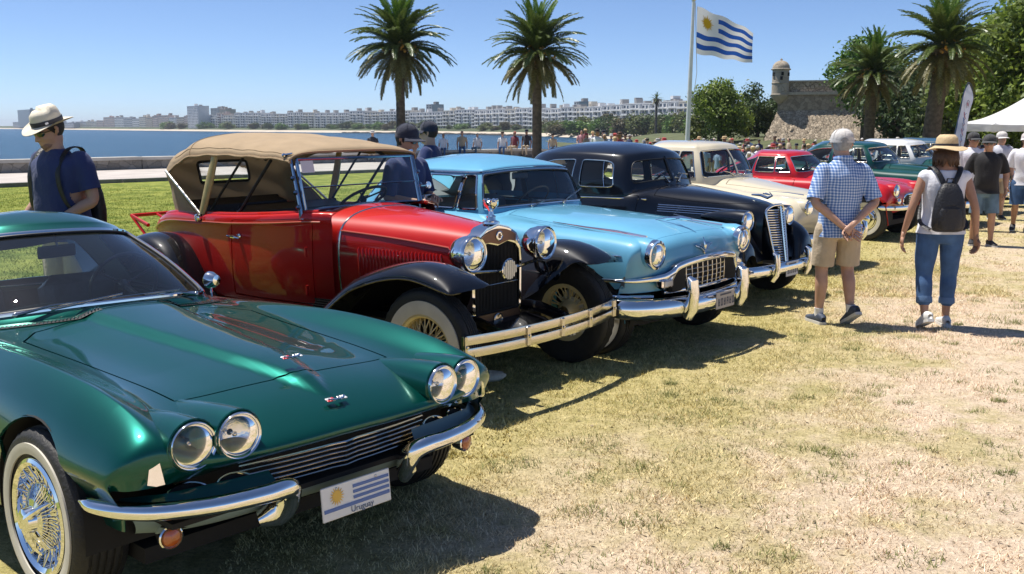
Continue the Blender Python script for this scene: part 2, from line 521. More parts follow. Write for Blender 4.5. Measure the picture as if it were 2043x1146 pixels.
# ------------------------------------------------------------------ setting: land, promenade, sea, far shore
F_, PIT = 1900.0, math.radians(9.59)
def at(px, py, Y):
    """world point at distance Y seen at a picture position (measured from the photograph)"""
    a = (px - 1021.5) / F_; b = (py - 573) / F_
    dy = math.cos(PIT) - b * math.sin(PIT); dz = -(math.sin(PIT) + b * math.cos(PIT))
    t = Y / dy
    return Vector((a * t, Y, 1.8 + dz * t))
sm = lambda a, b, x: float(np.clip((x - a) / (b - a), 0, 1) ** 2 * (3 - 2 * np.clip((x - a) / (b - a), 0, 1)))
def gz(x, y): return -.75 * sm(19, 36, y) * sm(1, 9, x)

WALL = [(-46.0, 8.2), (-33.0, 20.9), (-18.65, 34.9), (-10.0, 43.2), (-2.0, 50.6), (5.0, 56.0), (14.0, 60.0), (27.0, 62.5), (44.0, 64.0), (70.0, 66.0), (120.0, 70.0)]
def poly_pts(P, n):
    P = np.array(P); d = np.r_[0, np.cumsum(np.linalg.norm(np.diff(P, axis=0), axis=1))]; t = np.linspace(0, d[-1], n)
    return np.stack([np.interp(t, d, P[:, i]) for i in range(P.shape[1])], 1)

def ground_material(name, blade=False):
    m = bpy.data.materials.new(name); m.use_nodes = True
    N, L = nodes_of(m); b = N['Principled BSDF']; b.inputs['Roughness'].default_value = .95; b.inputs['Specular IOR Level'].default_value = .15
    tc = N.new('ShaderNodeTexCoord'); V = tc.outputs['Object']
    def noise(sc, det=6, rough=.6, dist=0.0):
        n = N.new('ShaderNodeTexNoise'); n.inputs['Scale'].default_value = sc; n.inputs['Detail'].default_value = det; n.inputs['Roughness'].default_value = rough; n.inputs['Distortion'].default_value = dist
        L.new(V, n.inputs['Vector']); return n.outputs['Fac']
    def mr(src, a, b_, c=0.0, d=1.0):
        q = N.new('ShaderNodeMapRange'); q.clamp = True
        for i, v in enumerate((a, b_, c, d)): q.inputs[i + 1].default_value = v
        L.new(src, q.inputs[0]); return q.outputs[0]
    def math_(op, a, b_=None):
        q = N.new('ShaderNodeMath'); q.operation = op
        for i, v in enumerate((a, b_)):
            if v is None: continue
            if isinstance(v, (int, float)): q.inputs[i].default_value = v
            else: L.new(v, q.inputs[i])
        return q.outputs[0]
    def mix(f, a, b_):
        q = N.new('ShaderNodeMixRGB')
        if isinstance(f, (int, float)): q.inputs[0].default_value = f
        else: L.new(f, q.inputs[0])
        for i, v in enumerate((a, b_)):
            if isinstance(v, tuple): q.inputs[i + 1].default_value = (*v, 1)
            else: L.new(v, q.inputs[i + 1])
        return q.outputs[0]
    sx = N.new('ShaderNodeSeparateXYZ'); L.new(V, sx.inputs[0])
    x, y = sx.outputs[0], sx.outputs[1]
    q = math_('ADD', math_('MULTIPLY', math_('ADD', x, 1.3), .83), math_('MULTIPLY', math_('SUBTRACT', y, 4.1), -.56))   # metres to the right of the row of cars
    big = noise(.35, 5, .6, .4); mid = noise(1.6, 6, .65, .3); fin = noise(11, 6, .7); vf = noise(55, 5, .75)
    qj = math_('ADD', q, math_('MULTIPLY', math_('SUBTRACT', big, .5), 5.0))
    lawn = mix(mr(mid, .36, .64), (.12, .165, .024), (.32, .335, .075))
    olive = mix(mr(fin, .35, .65), (.31, .275, .085), (.57, .48, .205))
    dry = mix(mr(fin, .3, .7), (.37, .30, .145), (.64, .53, .31))
    dirt = mix(mr(fin, .3, .7), (.52, .395, .27), (.76, .615, .465))
    c = mix(mr(qj, -3.2, -1.2), lawn, olive)
    c = mix(mr(qj, -.5, 2.0), c, dry)
    bare = math_('MULTIPLY', mr(math_('ADD', mid, math_('ADD', math_('MULTIPLY', math_('SUBTRACT', big, .5), .5), mr(q, 0, 6, -.05, .22))), .435, .57), mr(qj, .3, 2.3))
    c = mix(bare, c, dirt)
    tuft = math_('MULTIPLY', mr(noise(2.3, 5, .7, .6), .58, .70), .55)
    c = mix(tuft, c, (.24, .24, .07) if not blade else (.28, .27, .07))
    # dark gaps between blades
    c2 = N.new('ShaderNodeMixRGB'); c2.blend_type = 'MULTIPLY'; c2.inputs[0].default_value = 1 if not blade else .4
    L.new(c, c2.inputs[1]); gap = mr(vf, .34, .60, .62 if not blade else .9, 1.15)
    L.new(gap, c2.inputs[2]); L.new(c2.outputs[0], b.inputs['Base Color'])
    if not blade:
        h = math_('ADD', math_('MULTIPLY', vf, .5), math_('ADD', math_('MULTIPLY', fin, .9), math_('MULTIPLY', noise(150, 3, .7), .2)))
        bp = N.new('ShaderNodeBump'); bp.inputs['Strength'].default_value = .8; bp.inputs['Distance'].default_value = .035
        L.new(h, bp.inputs['Height']); L.new(bp.outputs[0], b.inputs['Normal'])
    else:
        g = N.new('ShaderNodeNewGeometry'); hs = N.new('ShaderNodeHueSaturation'); L.new(c2.outputs[0], hs.inputs['Color'])
        L.new(mr(g.outputs['Random Per Island'], 0, 1, .9, 1.7), hs.inputs['Value']); L.new(hs.outputs[0], b.inputs['Base Color'])
        b.inputs['Roughness'].default_value = .8
    return m
GROUND = ground_material('turf_and_dry_earth'); BLADE = ground_material('grass_blades', True)

W_ = poly_pts(WALL, 90)
near = np.stack([np.linspace(-60, 110, 90), np.full(90, -25.0)], 1)
# the curb runs 8 m inside the wall; the lawn sheet starts there
def offset_line(P, d):
    t = np.gradient(P, axis=0); t /= np.linalg.norm(t, axis=1, keepdims=True); return P + np.stack([t[:, 1], -t[:, 0]], 1) * d
CURB = offset_line(W_, 7.2)
g = MB(); rows = []
for t in np.linspace(0, 1, 70) ** 1.0:
    r = CURB * (1 - t) + near * t; rows.append([(a, b, gz(a, b)) for a, b in r])
g.grid(rows, flip=True); gr = g.build('ground', GROUND, sharp=0); tag(gr, kind='structure')
def stone_mat(name, a, b, sc=6, bump=.6, joint=(.05, .045, .04), jw=.05, rough=.9, bsc=14):
    """rubble: cells of differing tone with recessed joints"""
    m = bpy.data.materials.new(name); m.use_nodes = True; N, L = nodes_of(m); p = N['Principled BSDF']; p.inputs['Roughness'].default_value = rough
    tc = N.new('ShaderNodeTexCoord'); v = N.new('ShaderNodeTexVoronoi'); v.inputs['Scale'].default_value = sc; v.inputs['Randomness'].default_value = .9; L.new(tc.outputs['Object'], v.inputs['Vector'])
    e = N.new('ShaderNodeTexVoronoi'); e.feature = 'DISTANCE_TO_EDGE'; e.inputs['Scale'].default_value = sc; e.inputs['Randomness'].default_value = .9; L.new(tc.outputs['Object'], e.inputs['Vector'])
    n = N.new('ShaderNodeTexNoise'); n.inputs['Scale'].default_value = bsc; n.inputs['Detail'].default_value = 7; L.new(tc.outputs['Object'], n.inputs['Vector'])
    r = N.new('ShaderNodeSeparateColor'); L.new(v.outputs['Color'], r.inputs[0])
    ad = N.new('ShaderNodeMath'); ad.operation = 'MULTIPLY_ADD'; L.new(n.outputs['Fac'], ad.inputs[0]); ad.inputs[1].default_value = .8; L.new(r.outputs[0], ad.inputs[2])
    mp = N.new('ShaderNodeMapRange'); mp.inputs[1].default_value = .2; mp.inputs[2].default_value = 1.4; L.new(ad.outputs[0], mp.inputs[0])
    mx = N.new('ShaderNodeMixRGB'); mx.inputs[1].default_value = (*a, 1); mx.inputs[2].default_value = (*b, 1); L.new(mp.outputs[0], mx.inputs[0])
    ed = N.new('ShaderNodeMapRange'); ed.inputs[1].default_value = 0; ed.inputs[2].default_value = jw; L.new(e.outputs['Distance'], ed.inputs[0])
    m2 = N.new('ShaderNodeMixRGB'); m2.inputs[1].default_value = (*joint, 1); L.new(mx.outputs[0], m2.inputs[2]); L.new(ed.outputs[0], m2.inputs[0]); L.new(m2.outputs[0], p.inputs['Base Color'])
    hh = N.new('ShaderNodeMath'); hh.operation = 'MULTIPLY_ADD'; L.new(n.outputs['Fac'], hh.inputs[0]); hh.inputs[1].default_value = .5; L.new(ed.outputs[0], hh.inputs[2])
    bp = N.new('ShaderNodeBump'); bp.inputs['Strength'].default_value = bump; bp.inputs['Distance'].default_value = .08; L.new(hh.outputs[0], bp.inputs['Height']); L.new(bp.outputs[0], p.inputs['Normal'])
    return m
PAVE = mat('promenade_paving', (.44, .395, .36), .85, var=.16, vscale=1.2, bump=.3, bscale=30)
CURBM = mat('curb_stone', (.17, .165, .15), .9, var=.35, vscale=2.5, bump=.6, bscale=12)
g = MB(); C2 = offset_line(W_, 6.9)
g.grid([[(a, b, gz(a, b) + .10) for a, b in C2], [(a, b, gz(a, b) + .10) for a, b in W_]], flip=True); tag(g.build('promenade', PAVE, sharp=0), kind='structure')
for i in range(0, 66):
    a, b = Vector((*CURB[i], 0)), Vector((*CURB[i + 1], 0)); a2, b2 = Vector((*C2[i], 0)), Vector((*C2[i + 1], 0)); gap = (b - a) * .012
    g = MB(); z0, z1 = gz(*CURB[i]), gz(*CURB[i + 1]); q = rnd.uniform(-.008, .008)
    T = [a + gap, b - gap, b2 - gap, a2 + gap]; zz = [z0, z1, z1, z0]
    g.add([(p.x, p.y, z - .2) for p, z in zip(T, zz)] + [(p.x, p.y, z + .118 + q) for p, z in zip(T, zz)], [(0, 1, 5, 4), (1, 2, 6, 5), (2, 3, 7, 6), (3, 0, 4, 7), (4, 5, 6, 7)], smooth=False)
    o = g.build('curb_stone' if i else 'curb', CURBM, None if i == 0 else CURBO)
    if i == 0: CURBO = tag(o, kind='structure')
# sea wall: long cut blocks under a worn coping
SWM = stone_mat('sea_wall_stone', (.17, .155, .135), (.34, .31, .27), 2.6, .6, (.13, .12, .10), .02)
COP = mat('coping_stone', (.50, .475, .43), .85, var=.25, vscale=1.5, bump=.4, bscale=9)
sw = thing('sea_wall', (0, 0, 0), 0, 'long low stone wall with pale coping along the water', 'wall')
Wd = poly_pts(WALL, 61); Wo = offset_line(Wd, -.55); Wc0 = offset_line(Wd, .06); Wc1 = offset_line(Wd, -.61)
for i in range(60):
    a, b, c, d = [Vector((*p, 0)) for p in (Wd[i], Wd[i + 1], Wo[i + 1], Wo[i])]; gp = (b - a).normalized() * .02; z0, z1 = gz(*Wd[i]), gz(*Wd[i + 1])
    T = [a + gp, b - gp, c - gp, d + gp]; zz = [z0, z1, z1, z0]; h = .46 + rnd.uniform(-.012, .012)
    g = MB(); g.add([(p.x, p.y, z - (.1 if k < 2 else 5.5)) for k, (p, z) in enumerate(zip(T, zz))] + [(p.x, p.y, z + h) for p, z in zip(T, zz)], [(0, 1, 5, 4), (1, 2, 6, 5), (2, 3, 7, 6), (3, 0, 4, 7), (4, 5, 6, 7)], smooth=False); g.build('stone', SWM, sw)
    a, b, c, d = [Vector((*p, 0)) for p in (Wc0[i], Wc0[i + 1], Wc1[i + 1], Wc1[i])]; T = [a + gp * .6, b - gp * .6, c - gp * .6, d + gp * .6]; t0 = h + .004; t1 = .58 + rnd.uniform(-.012, .012)
    g = MB(); g.add([(p.x, p.y, z + t0) for p, z in zip(T, zz)] + [(p.x, p.y, z + t1) for p, z in zip(T, zz)], [(0, 1, 5, 4), (1, 2, 6, 5), (2, 3, 7, 6), (3, 0, 4, 7), (4, 5, 6, 7), (3, 2, 1, 0)], smooth=False); g.build('coping_stone', COP, sw)
# sea
def water_mat():
    m = bpy.data.materials.new('sea_water'); m.use_nodes = True; N, L = nodes_of(m); p = N['Principled BSDF']
    p.inputs['Roughness'].default_value = .22; p.inputs['IOR'].default_value = 1.33; p.inputs['Specular IOR Level'].default_value = .13
    tc = N.new('ShaderNodeTexCoord'); mp = N.new('ShaderNodeMapping'); mp.inputs['Scale'].default_value = (1, .45, 1); mp.inputs['Rotation'].default_value = (0, 0, .5); L.new(tc.outputs['Object'], mp.inputs['Vector'])
    hs = []
    for sc, w in ((.25, .5), (.9, .35), (.035, .6)):
        n = N.new('ShaderNodeTexNoise'); n.inputs['Scale'].default_value = sc; n.inputs['Detail'].default_value = 8; n.inputs['Roughness'].default_value = .65; L.new(mp.outputs[0], n.inputs['Vector']); hs.append((n.outputs['Fac'], w))
    a = N.new('ShaderNodeMath'); a.operation = 'MULTIPLY_ADD'; L.new(hs[0][0], a.inputs[0]); a.inputs[1].default_value = .9; L.new(hs[1][0], a.inputs[2])
    cr = N.new('ShaderNodeValToRGB'); e = cr.color_ramp.elements; e[0].position = .62; e[0].color = (.005, .034, .070, 1); e[1].position = 1.25; e[1].color = (.026, .100, .175, 1)
    r2 = N.new('ShaderNodeMapRange'); r2.inputs[1].default_value = .6; r2.inputs[2].default_value = 1.3; L.new(a.outputs[0], r2.inputs[0]); e[0].position = 0; e[1].position = 1; L.new(r2.outputs[0], cr.inputs[0]); L.new(cr.outputs[0], p.inputs['Base Color'])
    bp = N.new('ShaderNodeBump'); bp.inputs['Strength'].default_value = 1.0; bp.inputs['Distance'].default_value = 1.1; L.new(a.outputs[0], bp.inputs['Height']); L.new(bp.outputs[0], p.inputs['Normal'])
    return m
g = MB(); ys = [0, 40, 80, 160, 320, 640, 1300, 2600, 5200, 9000]
g.grid([[(x, y, -4.0) for x in (-9000, -3000, -1000, -300, 0, 300, 1000, 3000, 9000)] for y in ys], flip=True); tag(g.build('sea', water_mat(), sharp=0), kind='structure')
# far shore
COAST = [(-300, 256.6), (0, 257.2), (200, 259.5), (400, 262), (600, 264), (800, 266.3), (950, 268.5), (1080, 272), (1180, 275.5), (1270, 279), (1360, 283), (1480, 288), (1700, 296)]
def coast_pt(px, back=0.0, z=-4.0):
    y = np.interp(px, [c[0] for c in COAST], [c[1] for c in COAST]); D = 5.8 * F_ / (y - 252) + back
    return Vector(((px - 1021.5) / F_ * D * 1.0, D, z))
SAND = mat('far_sand', (.50, .43, .34), .95, var=.12, vscale=.05)
SHORE = mat('shore_scrub', (.055, .075, .03), .95, var=.5, vscale=.08)
pxs = np.linspace(-300, 1700, 90)
g = MB(); g.grid([[coast_pt(p, 0, -4.3) for p in pxs], [coast_pt(p, 14 + 10 * math.sin(p * .02), -3.2) for p in pxs], [coast_pt(p, 45, -2.2) for p in pxs]], flip=True); tag(g.build('beach', SAND, sharp=0), kind='structure')
g = MB(); g.grid([[coast_pt(p, 40, -2.6) for p in pxs], [coast_pt(p, 60, -1.2) for p in pxs], [coast_pt(p, 120, 1.0) for p in pxs], [coast_pt(p, 400, 2) for p in pxs], [coast_pt(p, 900, 2) for p in pxs]], flip=True); tag(g.build('far_shore', SHORE, sharp=0), kind='structure')
g = MB()
for k in range(150):
    px = rnd.uniform(690, 1060); p = coast_pt(px, rnd.uniform(-14, 4), -4); s = rnd.uniform(.8, 2.2)
    g.ball((p.x, p.y, -3.9), (s * 2, s * 1.3, s * .55), 7)
tag(g.build('shore_rocks', mat('wet_rock', (.07, .06, .055), .9), sharp=0), kind='stuff')
# land behind the crowd, up to the fort
def hillz(x, y): return gz(x, y) + 1.5 * sm(56, 86, y) * sm(12, 24, x) + 2.2 * sm(30, 45, x) * sm(48, 80, y)
PARK = mat('park_grass', (.085, .095, .035), .95, var=.4, vscale=.5, bump=.5, bscale=6)
g = MB(); g.grid([[(x, y, hillz(x, y) - (.02 if y < 55 else .02)) for x in np.linspace(5, 120, 60)] for y in np.linspace(53, 150, 40)], flip=True)
tag(g.build('park_terrain', PARK, sharp=0), kind='structure')

# ------------------------------------------------------------------ far city
CWALL = [mat('block_wall_%s' % n, c, .85, var=.06, vscale=.2) for n, c in (('white', (.62, .62, .62)), ('cream', (.58, .54, .47)), ('pinkish', (.50, .40, .36)), ('grey', (.42, .43, .45)), ('ochre', (.50, .42, .33)))]
CWIN = mat('block_window', (.035, .05, .075), .2); CBAL = mat('balcony_white', (.68, .68, .68), .8); CDK = mat('roof_plant_room', (.30, .29, .28), .9)
nb = [0]
def block(px0, px1, ytop, base_back, mt, label, group, storeys=None, bal=True, depth=14.0, extra=0, ybase=None):
    a, b = coast_pt(px0, base_back), coast_pt(px1, base_back); D = (a.y + b.y) / 2
    c = (a + b) / 2; w = (b - a).length; zt = 1.8 + (252 - ytop) / F_ * D; z0 = -1.0
    ang = math.atan2(b.y - a.y, b.x - a.x)
    o = thing('apartment_block' if storeys is None or storeys < 12 else 'tower_block', (c.x, c.y, z0), ang, label, 'building', group)
    H = zt - z0; n = storeys or max(4, round(H / 2.75)); sh = H / n
    g = MB(); g.box((0, depth / 2, H / 2), (w - .3, depth, H)); g.box((0, depth / 2, H + .35), (w - .1, depth + .2, .5)); g.build('wall', mt, o)
    g = MB(); cols = max(2, round(w / 4.2)); cw = w / cols
    for i in range(n):
        for j in range(cols): g.box((-w / 2 + cw * (j + .5), -.02, sh * (i + .55)), (cw * .62, .10, sh * .55))
    g.build('windows', CWIN, o, kind='stuff')
    if bal:
        g = MB()
        for i in range(1, n):
            for j in range(0, cols, 1):
                if (j % 3) == 2: continue
                x = -w / 2 + cw * (j + .5); g.box((x, -.75, sh * i + .0), (cw * .92, 1.4, .18)); g.box((x, -1.42, sh * i + .45), (cw * .92, .08, .8))
        for j in range(0, cols + 1, 3): g.box((-w / 2 + cw * j, -.6, H / 2), (.35, 1.2, H))
        g.build('balconies', CBAL, o, kind='stuff')
    for k in range(2 + extra):
        x = rnd.uniform(-w * .4, w * .4); hh = rnd.uniform(1.2, 3.4)
        g = MB(); g.box((x, depth * .5, H + .5 + hh / 2), (rnd.uniform(1.6, min(4.0, w * .4)), 4, hh)); g.build('roof_house', rnd.choice([CDK, mt, CDK]), o)
    return o
TOP = [(160, 241), (210, 238), (270, 236), (330, 234), (400, 233), (470, 229), (560, 227), (700, 225), (850, 224), (1000, 221), (1100, 217), (1200, 212), (1300, 208), (1380, 206)]
px = 163.0; kk = 0
while px < 1378:
    w = rnd.uniform(11, 22) if px < 450 else rnd.uniform(22, 40)
    t = float(np.interp(px, [a for a, _ in TOP], [b for _, b in TOP])) + rnd.uniform(-2.2, 2.4) * (1.7 if px < 450 else .95)
    mt = rnd.choice(CWALL) if px < 460 else rnd.choice([CWALL[0], CWALL[0], CWALL[1], CWALL[3], CWALL[0]])
    block(px, px + w - .4, t, 95, mt, 'pale apartment block in the waterfront row across the bay', 'apartment blocks across the bay', bal=px > 380, extra=1 if kk % 2 else 0)
    px += w; kk += 1
for (a, b, t, bk, m_, lab) in ((384, 405, 214, 60, CWALL[0], 'slender pale tower block, tallest on the waterfront across the bay'), (430, 447, 218, 260, CWALL[3], 'grey tower block rising behind the waterfront row, beside a shorter brownish one'), (447, 461, 220, 260, CWALL[4], 'brownish tower block rising behind the waterfront row'), (853, 864, 211, 200, CWALL[3], 'narrow grey tower block alone behind the long white waterfront row'), (51, 75, 221, 30, CWALL[3], 'dark glass tower standing alone at the far left of the bay'), (1143, 1153, 206, 200, CWALL[3], 'small grey tower block behind the white row near the grove')):
    o = block(a, b, t, bk, m_, lab, None, storeys=14, bal=False)
    if a == 51:
        for ch in o.children:
            if ch.name.startswith('wall'): ch.data.materials[0] = mat('dark_glass_wall', (.10, .15, .20), .3)
a, b = coast_pt(40, 20), coast_pt(160, 25)
for k in range(6):
    p = 40 + 20 * k; block(p, p + 19, 247 - rnd.uniform(0, 3), 40, CWALL[3], 'low grey building on the far point of the bay', 'low buildings on the far point', storeys=3, bal=False, depth=10)

def px_of(p):
    z = p.z - 1.8; d = p.y * math.cos(PIT) - z * math.sin(PIT); return 1021.5 + F_ * p.x / d
ORD = ['first', 'second', 'third', 'fourth', 'fifth', 'sixth', 'seventh', 'eighth', 'ninth', 'tenth', 'eleventh', 'twelfth', 'thirteenth', 'fourteenth', 'fifteenth', 'sixteenth', 'seventeenth', 'eighteenth', 'nineteenth', 'twentieth', 'twenty-first', 'twenty-second', 'twenty-third', 'twenty-fourth']
def set_apart(objs, fmt='%s, %s from the left of its like'):
    by = {}
    for o in objs: by.setdefault(o['label'], []).append(o)
    for lab, L in by.items():
        if len(L) < 2: continue
        L.sort(key=lambda o: px_of(o.location))
        for i, o in enumerate(L): o['label'] = fmt % (lab, ORD[min(i, 23)])
ZONES = [(0, 330, 'right of pale hat'), (330, 460, 'above rear canvas'), (460, 640, 'above mid canvas'), (640, 790, 'left of left palm'), (790, 930, 'right of left palm'), (930, 1065, 'left of second palm'), (1065, 1190, 'right of second palm'), (1190, 1300, 'above the grove'), (1300, 1420, 'left of flagpole'), (1420, 1540, 'behind cream coupe'), (1540, 1660, 'below the turret'), (1660, 1780, 'behind green saloon'), (1780, 1890, 'by the big palm'), (1890, 2100, 'below white tent')]
def zone(px): return next(z for a, b, z in ZONES if a <= px < b)
BL_ = [o for o in SC.objects if o.parent is None and o.get('group') in ('apartment blocks across the bay', 'low buildings on the far point')]
for o in BL_:
    if o['group'].startswith('apart'):
        w_ = next(c for c in o.children if c.name.startswith('wall')).data.materials[0].name.split('_')[2].split('.')[0]
        o['label'] = '%s apartment block, %s' % (w_, zone(px_of(o.location)))
set_apart(BL_, '%s, %s from the left')

# ------------------------------------------------------------------ trees
def leaf_mat(name, a, b, rough=.55, trans=.25):
    m = bpy.data.materials.new(name); m.use_nodes = True; N, L = nodes_of(m); p = N['Principled BSDF']; p.inputs['Roughness'].default_value = rough
    g = N.new('ShaderNodeNewGeometry'); tc = N.new('ShaderNodeTexCoord'); n = N.new('ShaderNodeTexNoise'); n.inputs['Scale'].default_value = 1.2; n.inputs['Detail'].default_value = 4; L.new(tc.outputs['Object'], n.inputs['Vector'])
    ad = N.new('ShaderNodeMath'); ad.operation = 'ADD'; L.new(g.outputs['Random Per Island'], ad.inputs[0]); L.new(n.outputs['Fac'], ad.inputs[1])
    mp = N.new('ShaderNodeMapRange'); mp.inputs[1].default_value = .45; mp.inputs[2].default_value = 1.55; L.new(ad.outputs[0], mp.inputs[0])
    mx = N.new('ShaderNodeMixRGB'); mx.inputs[1].default_value = (*a, 1); mx.inputs[2].default_value = (*b, 1); L.new(mp.outputs[0], mx.inputs[0]); L.new(mx.outputs[0], p.inputs['Base Color'])
    t = N.new('ShaderNodeBsdfTranslucent'); L.new(mx.outputs[0], t.inputs[0]); ms = N.new('ShaderNodeMixShader'); ms.inputs[0].default_value = trans
    L.new(p.outputs[0], ms.inputs[1]); L.new(t.outputs[0], ms.inputs[2]); L.new(ms.outputs[0], N['Material Output'].inputs[0])
    return m
LEAF = dict(green=leaf_mat('leaf_green', (.03, .085, .012), (.16, .28, .04), trans=.35), dark=leaf_mat('leaf_dark', (.025, .05, .014), (.09, .14, .035), trans=.3), olive=leaf_mat('leaf_olive', (.055, .075, .02), (.19, .22, .06), trans=.35), bright=leaf_mat('leaf_bright', (.06, .11, .015), (.28, .36, .06), trans=.4), brown=leaf_mat('leaf_brownish', (.05, .05, .022), (.17, .14, .055), trans=.3))
BARK = mat('bark', (.10, .075, .05), .95, var=.4, vscale=5, bump=.8, bscale=18)

def leaf_cloud(blobs, n, size, seed, droop=0.0, elong=1.0):
    """leaf sized quads spread through the outer volume of a set of ellipsoids, gathered in clumps"""
    R = np.random.default_rng(seed); B = np.array(blobs, float)   # cx cy cz rx ry rz
    wgt = (B[:, 3] * B[:, 4] + B[:, 4] * B[:, 5] + B[:, 3] * B[:, 5]); wgt /= wgt.sum()
    nc = max(6, n // 16); idx = R.choice(len(B), nc, p=wgt)
    d = R.normal(size=(nc, 3)); d /= np.linalg.norm(d, axis=1, keepdims=True); rad = R.uniform(.45, 1.05, nc) ** .6
    cl = B[idx, :3] + d * B[idx, 3:] * rad[:, None]
    ci = R.integers(0, nc, n); P = cl[ci] + R.normal(size=(n, 3)) * size * 1.7
    nr = d[ci] * .8 + R.normal(size=(n, 3)) * .75 + np.array([0, 0, .35]); nr /= np.linalg.norm(nr, axis=1, keepdims=True)
    t = np.cross(nr, R.normal(size=(n, 3))); t /= np.maximum(np.linalg.norm(t, axis=1, keepdims=True), 1e-6); b = np.cross(nr, t)
    s = size * R.uniform(.6, 1.25, (n, 1)); t *= s * elong; b *= s * .62
    V = np.stack([P - t, P - b * .9 + nr * s * .12, P + t, P + b * .9 + nr * s * .12], 1).reshape(-1, 3)
    F = np.arange(4 * n).reshape(-1, 4)
    return V, F

def tree(loc, blobs, n, size, leaf, label, group=None, trunk_r=.22, name='tree', seed=1, limbs=True):
    z0 = loc[2]; o = thing(name, loc, 0, label, 'tree', group)
    V, F = leaf_cloud(blobs, n, size, seed)
    link('crown', mesh_np('crown', V, F, LEAF[leaf]), o)
    g = MB(); R = random.Random(seed); B = np.array(blobs); c = B[:, :3].mean(0); lo = B[:, 2].min()
    g.tube([(0, 0, -.3), (R.uniform(-.1, .1), 0, lo * .35), (c[0] * .4, c[1] * .4, lo * .8), (c[0] * .8, c[1] * .8, c[2])], [trunk_r * 1.25, trunk_r, trunk_r * .8, trunk_r * .3], 8)
    if limbs:
        for b in B[:7]: g.tube([(c[0] * .4, c[1] * .4, lo * .75), ((b[0] + c[0] * .4) / 2, (b[1] + c[1] * .4) / 2, (b[2] + lo) / 2), (b[0], b[1], b[2])], [trunk_r * .5, trunk_r * .35, trunk_r * .1], 6)
    g.build('trunk', BARK, o)
    return o
def blobset(seed, r, h0, h1, n, flat=1.0):
    R = random.Random(seed); out = []
    for k in range(n):
        a = R.uniform(0, 6.283); q = r * math.sqrt(R.uniform(0, .55)); z = R.uniform(h0, h1); f = 1 - abs((z - h0) / (h1 - h0) * 2 - .9) * .35
        out.append((q * math.cos(a) * f, q * math.sin(a) * f, z, r * R.uniform(.32, .5), r * R.uniform(.32, .5), r * R.uniform(.26, .4) * flat))
    return out
# the round green tree by the flagpole and its neighbours
p = at(1437, 262, 88); tree((p.x, p.y, hillz(p.x, p.y)), blobset(3, 3.0, 1.4, 4.9, 16), 10000, .16, 'bright', 'dense round bright green tree right of the flagpole', seed=3)
p = at(1392, 270, 96); tree((p.x, p.y, hillz(p.x, p.y)), blobset(23, 1.9, .9, 2.6, 9), 3500, .15, 'olive', 'low olive shrub behind the flagpole base', 'low trees round the round tree', seed=23, trunk_r=.12)
for i, (x, y, Y, r, h, lf, lab) in enumerate(((1512, 262, 95, 2.2, 4.2, 'dark', 'dark bushy tree left of the stone turret'), (1490, 266, 100, 2.0, 3.0, 'brown', 'brownish bush between round green tree and fort'), (1536, 262, 104, 1.8, 3.6, 'dark', 'dark bush close behind the sloped corner of the fort'))):
    p = at(x, y, Y); tree((p.x, p.y, hillz(p.x, p.y)), blobset(30 + i, r, .8, h, 10), 4200, .17, lf, lab, None, .15, seed=30 + i)
# trees behind and beside the two right palms
for i, (x, y, Y, r, h0, h1, n, lf, sz, lab) in enumerate((
    (1722, 270, 76, 2.9, 3.6, 7.4, 7000, 'green', .19, 'loose green tree behind the shorter right palm'),
    (1800, 280, 70, 3.0, 1.4, 5.2, 8000, 'dark', .19, 'dark shaded tree between the two right palms'),
    (1850, 285, 62, 2.8, 1.3, 4.6, 7000, 'dark', .18, 'dark tree low behind the trunk of the tallest palm'),
    (1925, 290, 56, 3.0, 1.6, 6.6, 10000, 'olive', .17, 'olive green tree behind the feather banner'),
    (1985, 290, 50, 3.0, 2.0, 8.0, 13000, 'bright', .16, 'tall leafy tree with sunlit creepers, left of the tent peak'),
    (2052, 290, 44, 2.8, 2.2, 8.2, 12000, 'bright', .15, 'tall leafy tree at the right edge behind the white tent'),
    (2010, 290, 58, 3.6, 4.5, 9.2, 9000, 'green', .18, 'highest green tree top rising behind the creeper clad trees'),
    (1775, 284, 84, 2.4, 1.0, 4.0, 5000, 'olive', .18, 'olive shrub growing on the rubble bank of the fort'))):
    p = at(x, y, Y); tree((p.x, p.y, hillz(p.x, p.y) if Y > 53 else gz(p.x, p.y)), blobset(50 + i, r, h0, h1, 16), n, sz, lf, lab, None, .24, seed=50 + i)
# grove on the point beyond the water
gv = 0
for k in range(46):
    px = rnd.uniform(1085, 1400); top = float(np.interp(px, [1085, 1150, 1250, 1400], [247, 238, 232, 226])) + rnd.uniform(-3, 9); bk = rnd.uniform(12, 60)
    p = coast_pt(px, bk, -2.6); ht = 1.8 + (252 - top) / F_ * p.y + 2.6; r = rnd.uniform(3.2, 5.6) * p.y / 430
    lf = rnd.choice(['olive', 'dark', 'olive', 'green', 'brown'])
    if gv < 5:
        r0_ = 4.0; t = tree((p.x, p.y, -2.6), blobset(70 + gv, r0_, 2.2, 7.2, 9), 1500, .62, lf, 'bushy tree in the grove on the point across the water', 'grove on the point across the water', .3, seed=70 + gv); base_trees = (locals().get('base_trees') or []) + [t]
        t.scale = (r / r0_, r / r0_, ht / 8.6)
    else:
        t = copy_tree(base_trees[gv % 5]); t.location = p; t.scale = (r / 4.0, r / 4.0, ht / 8.6); t.rotation_euler = (0, 0, rnd.uniform(0, 6))
    gv += 1
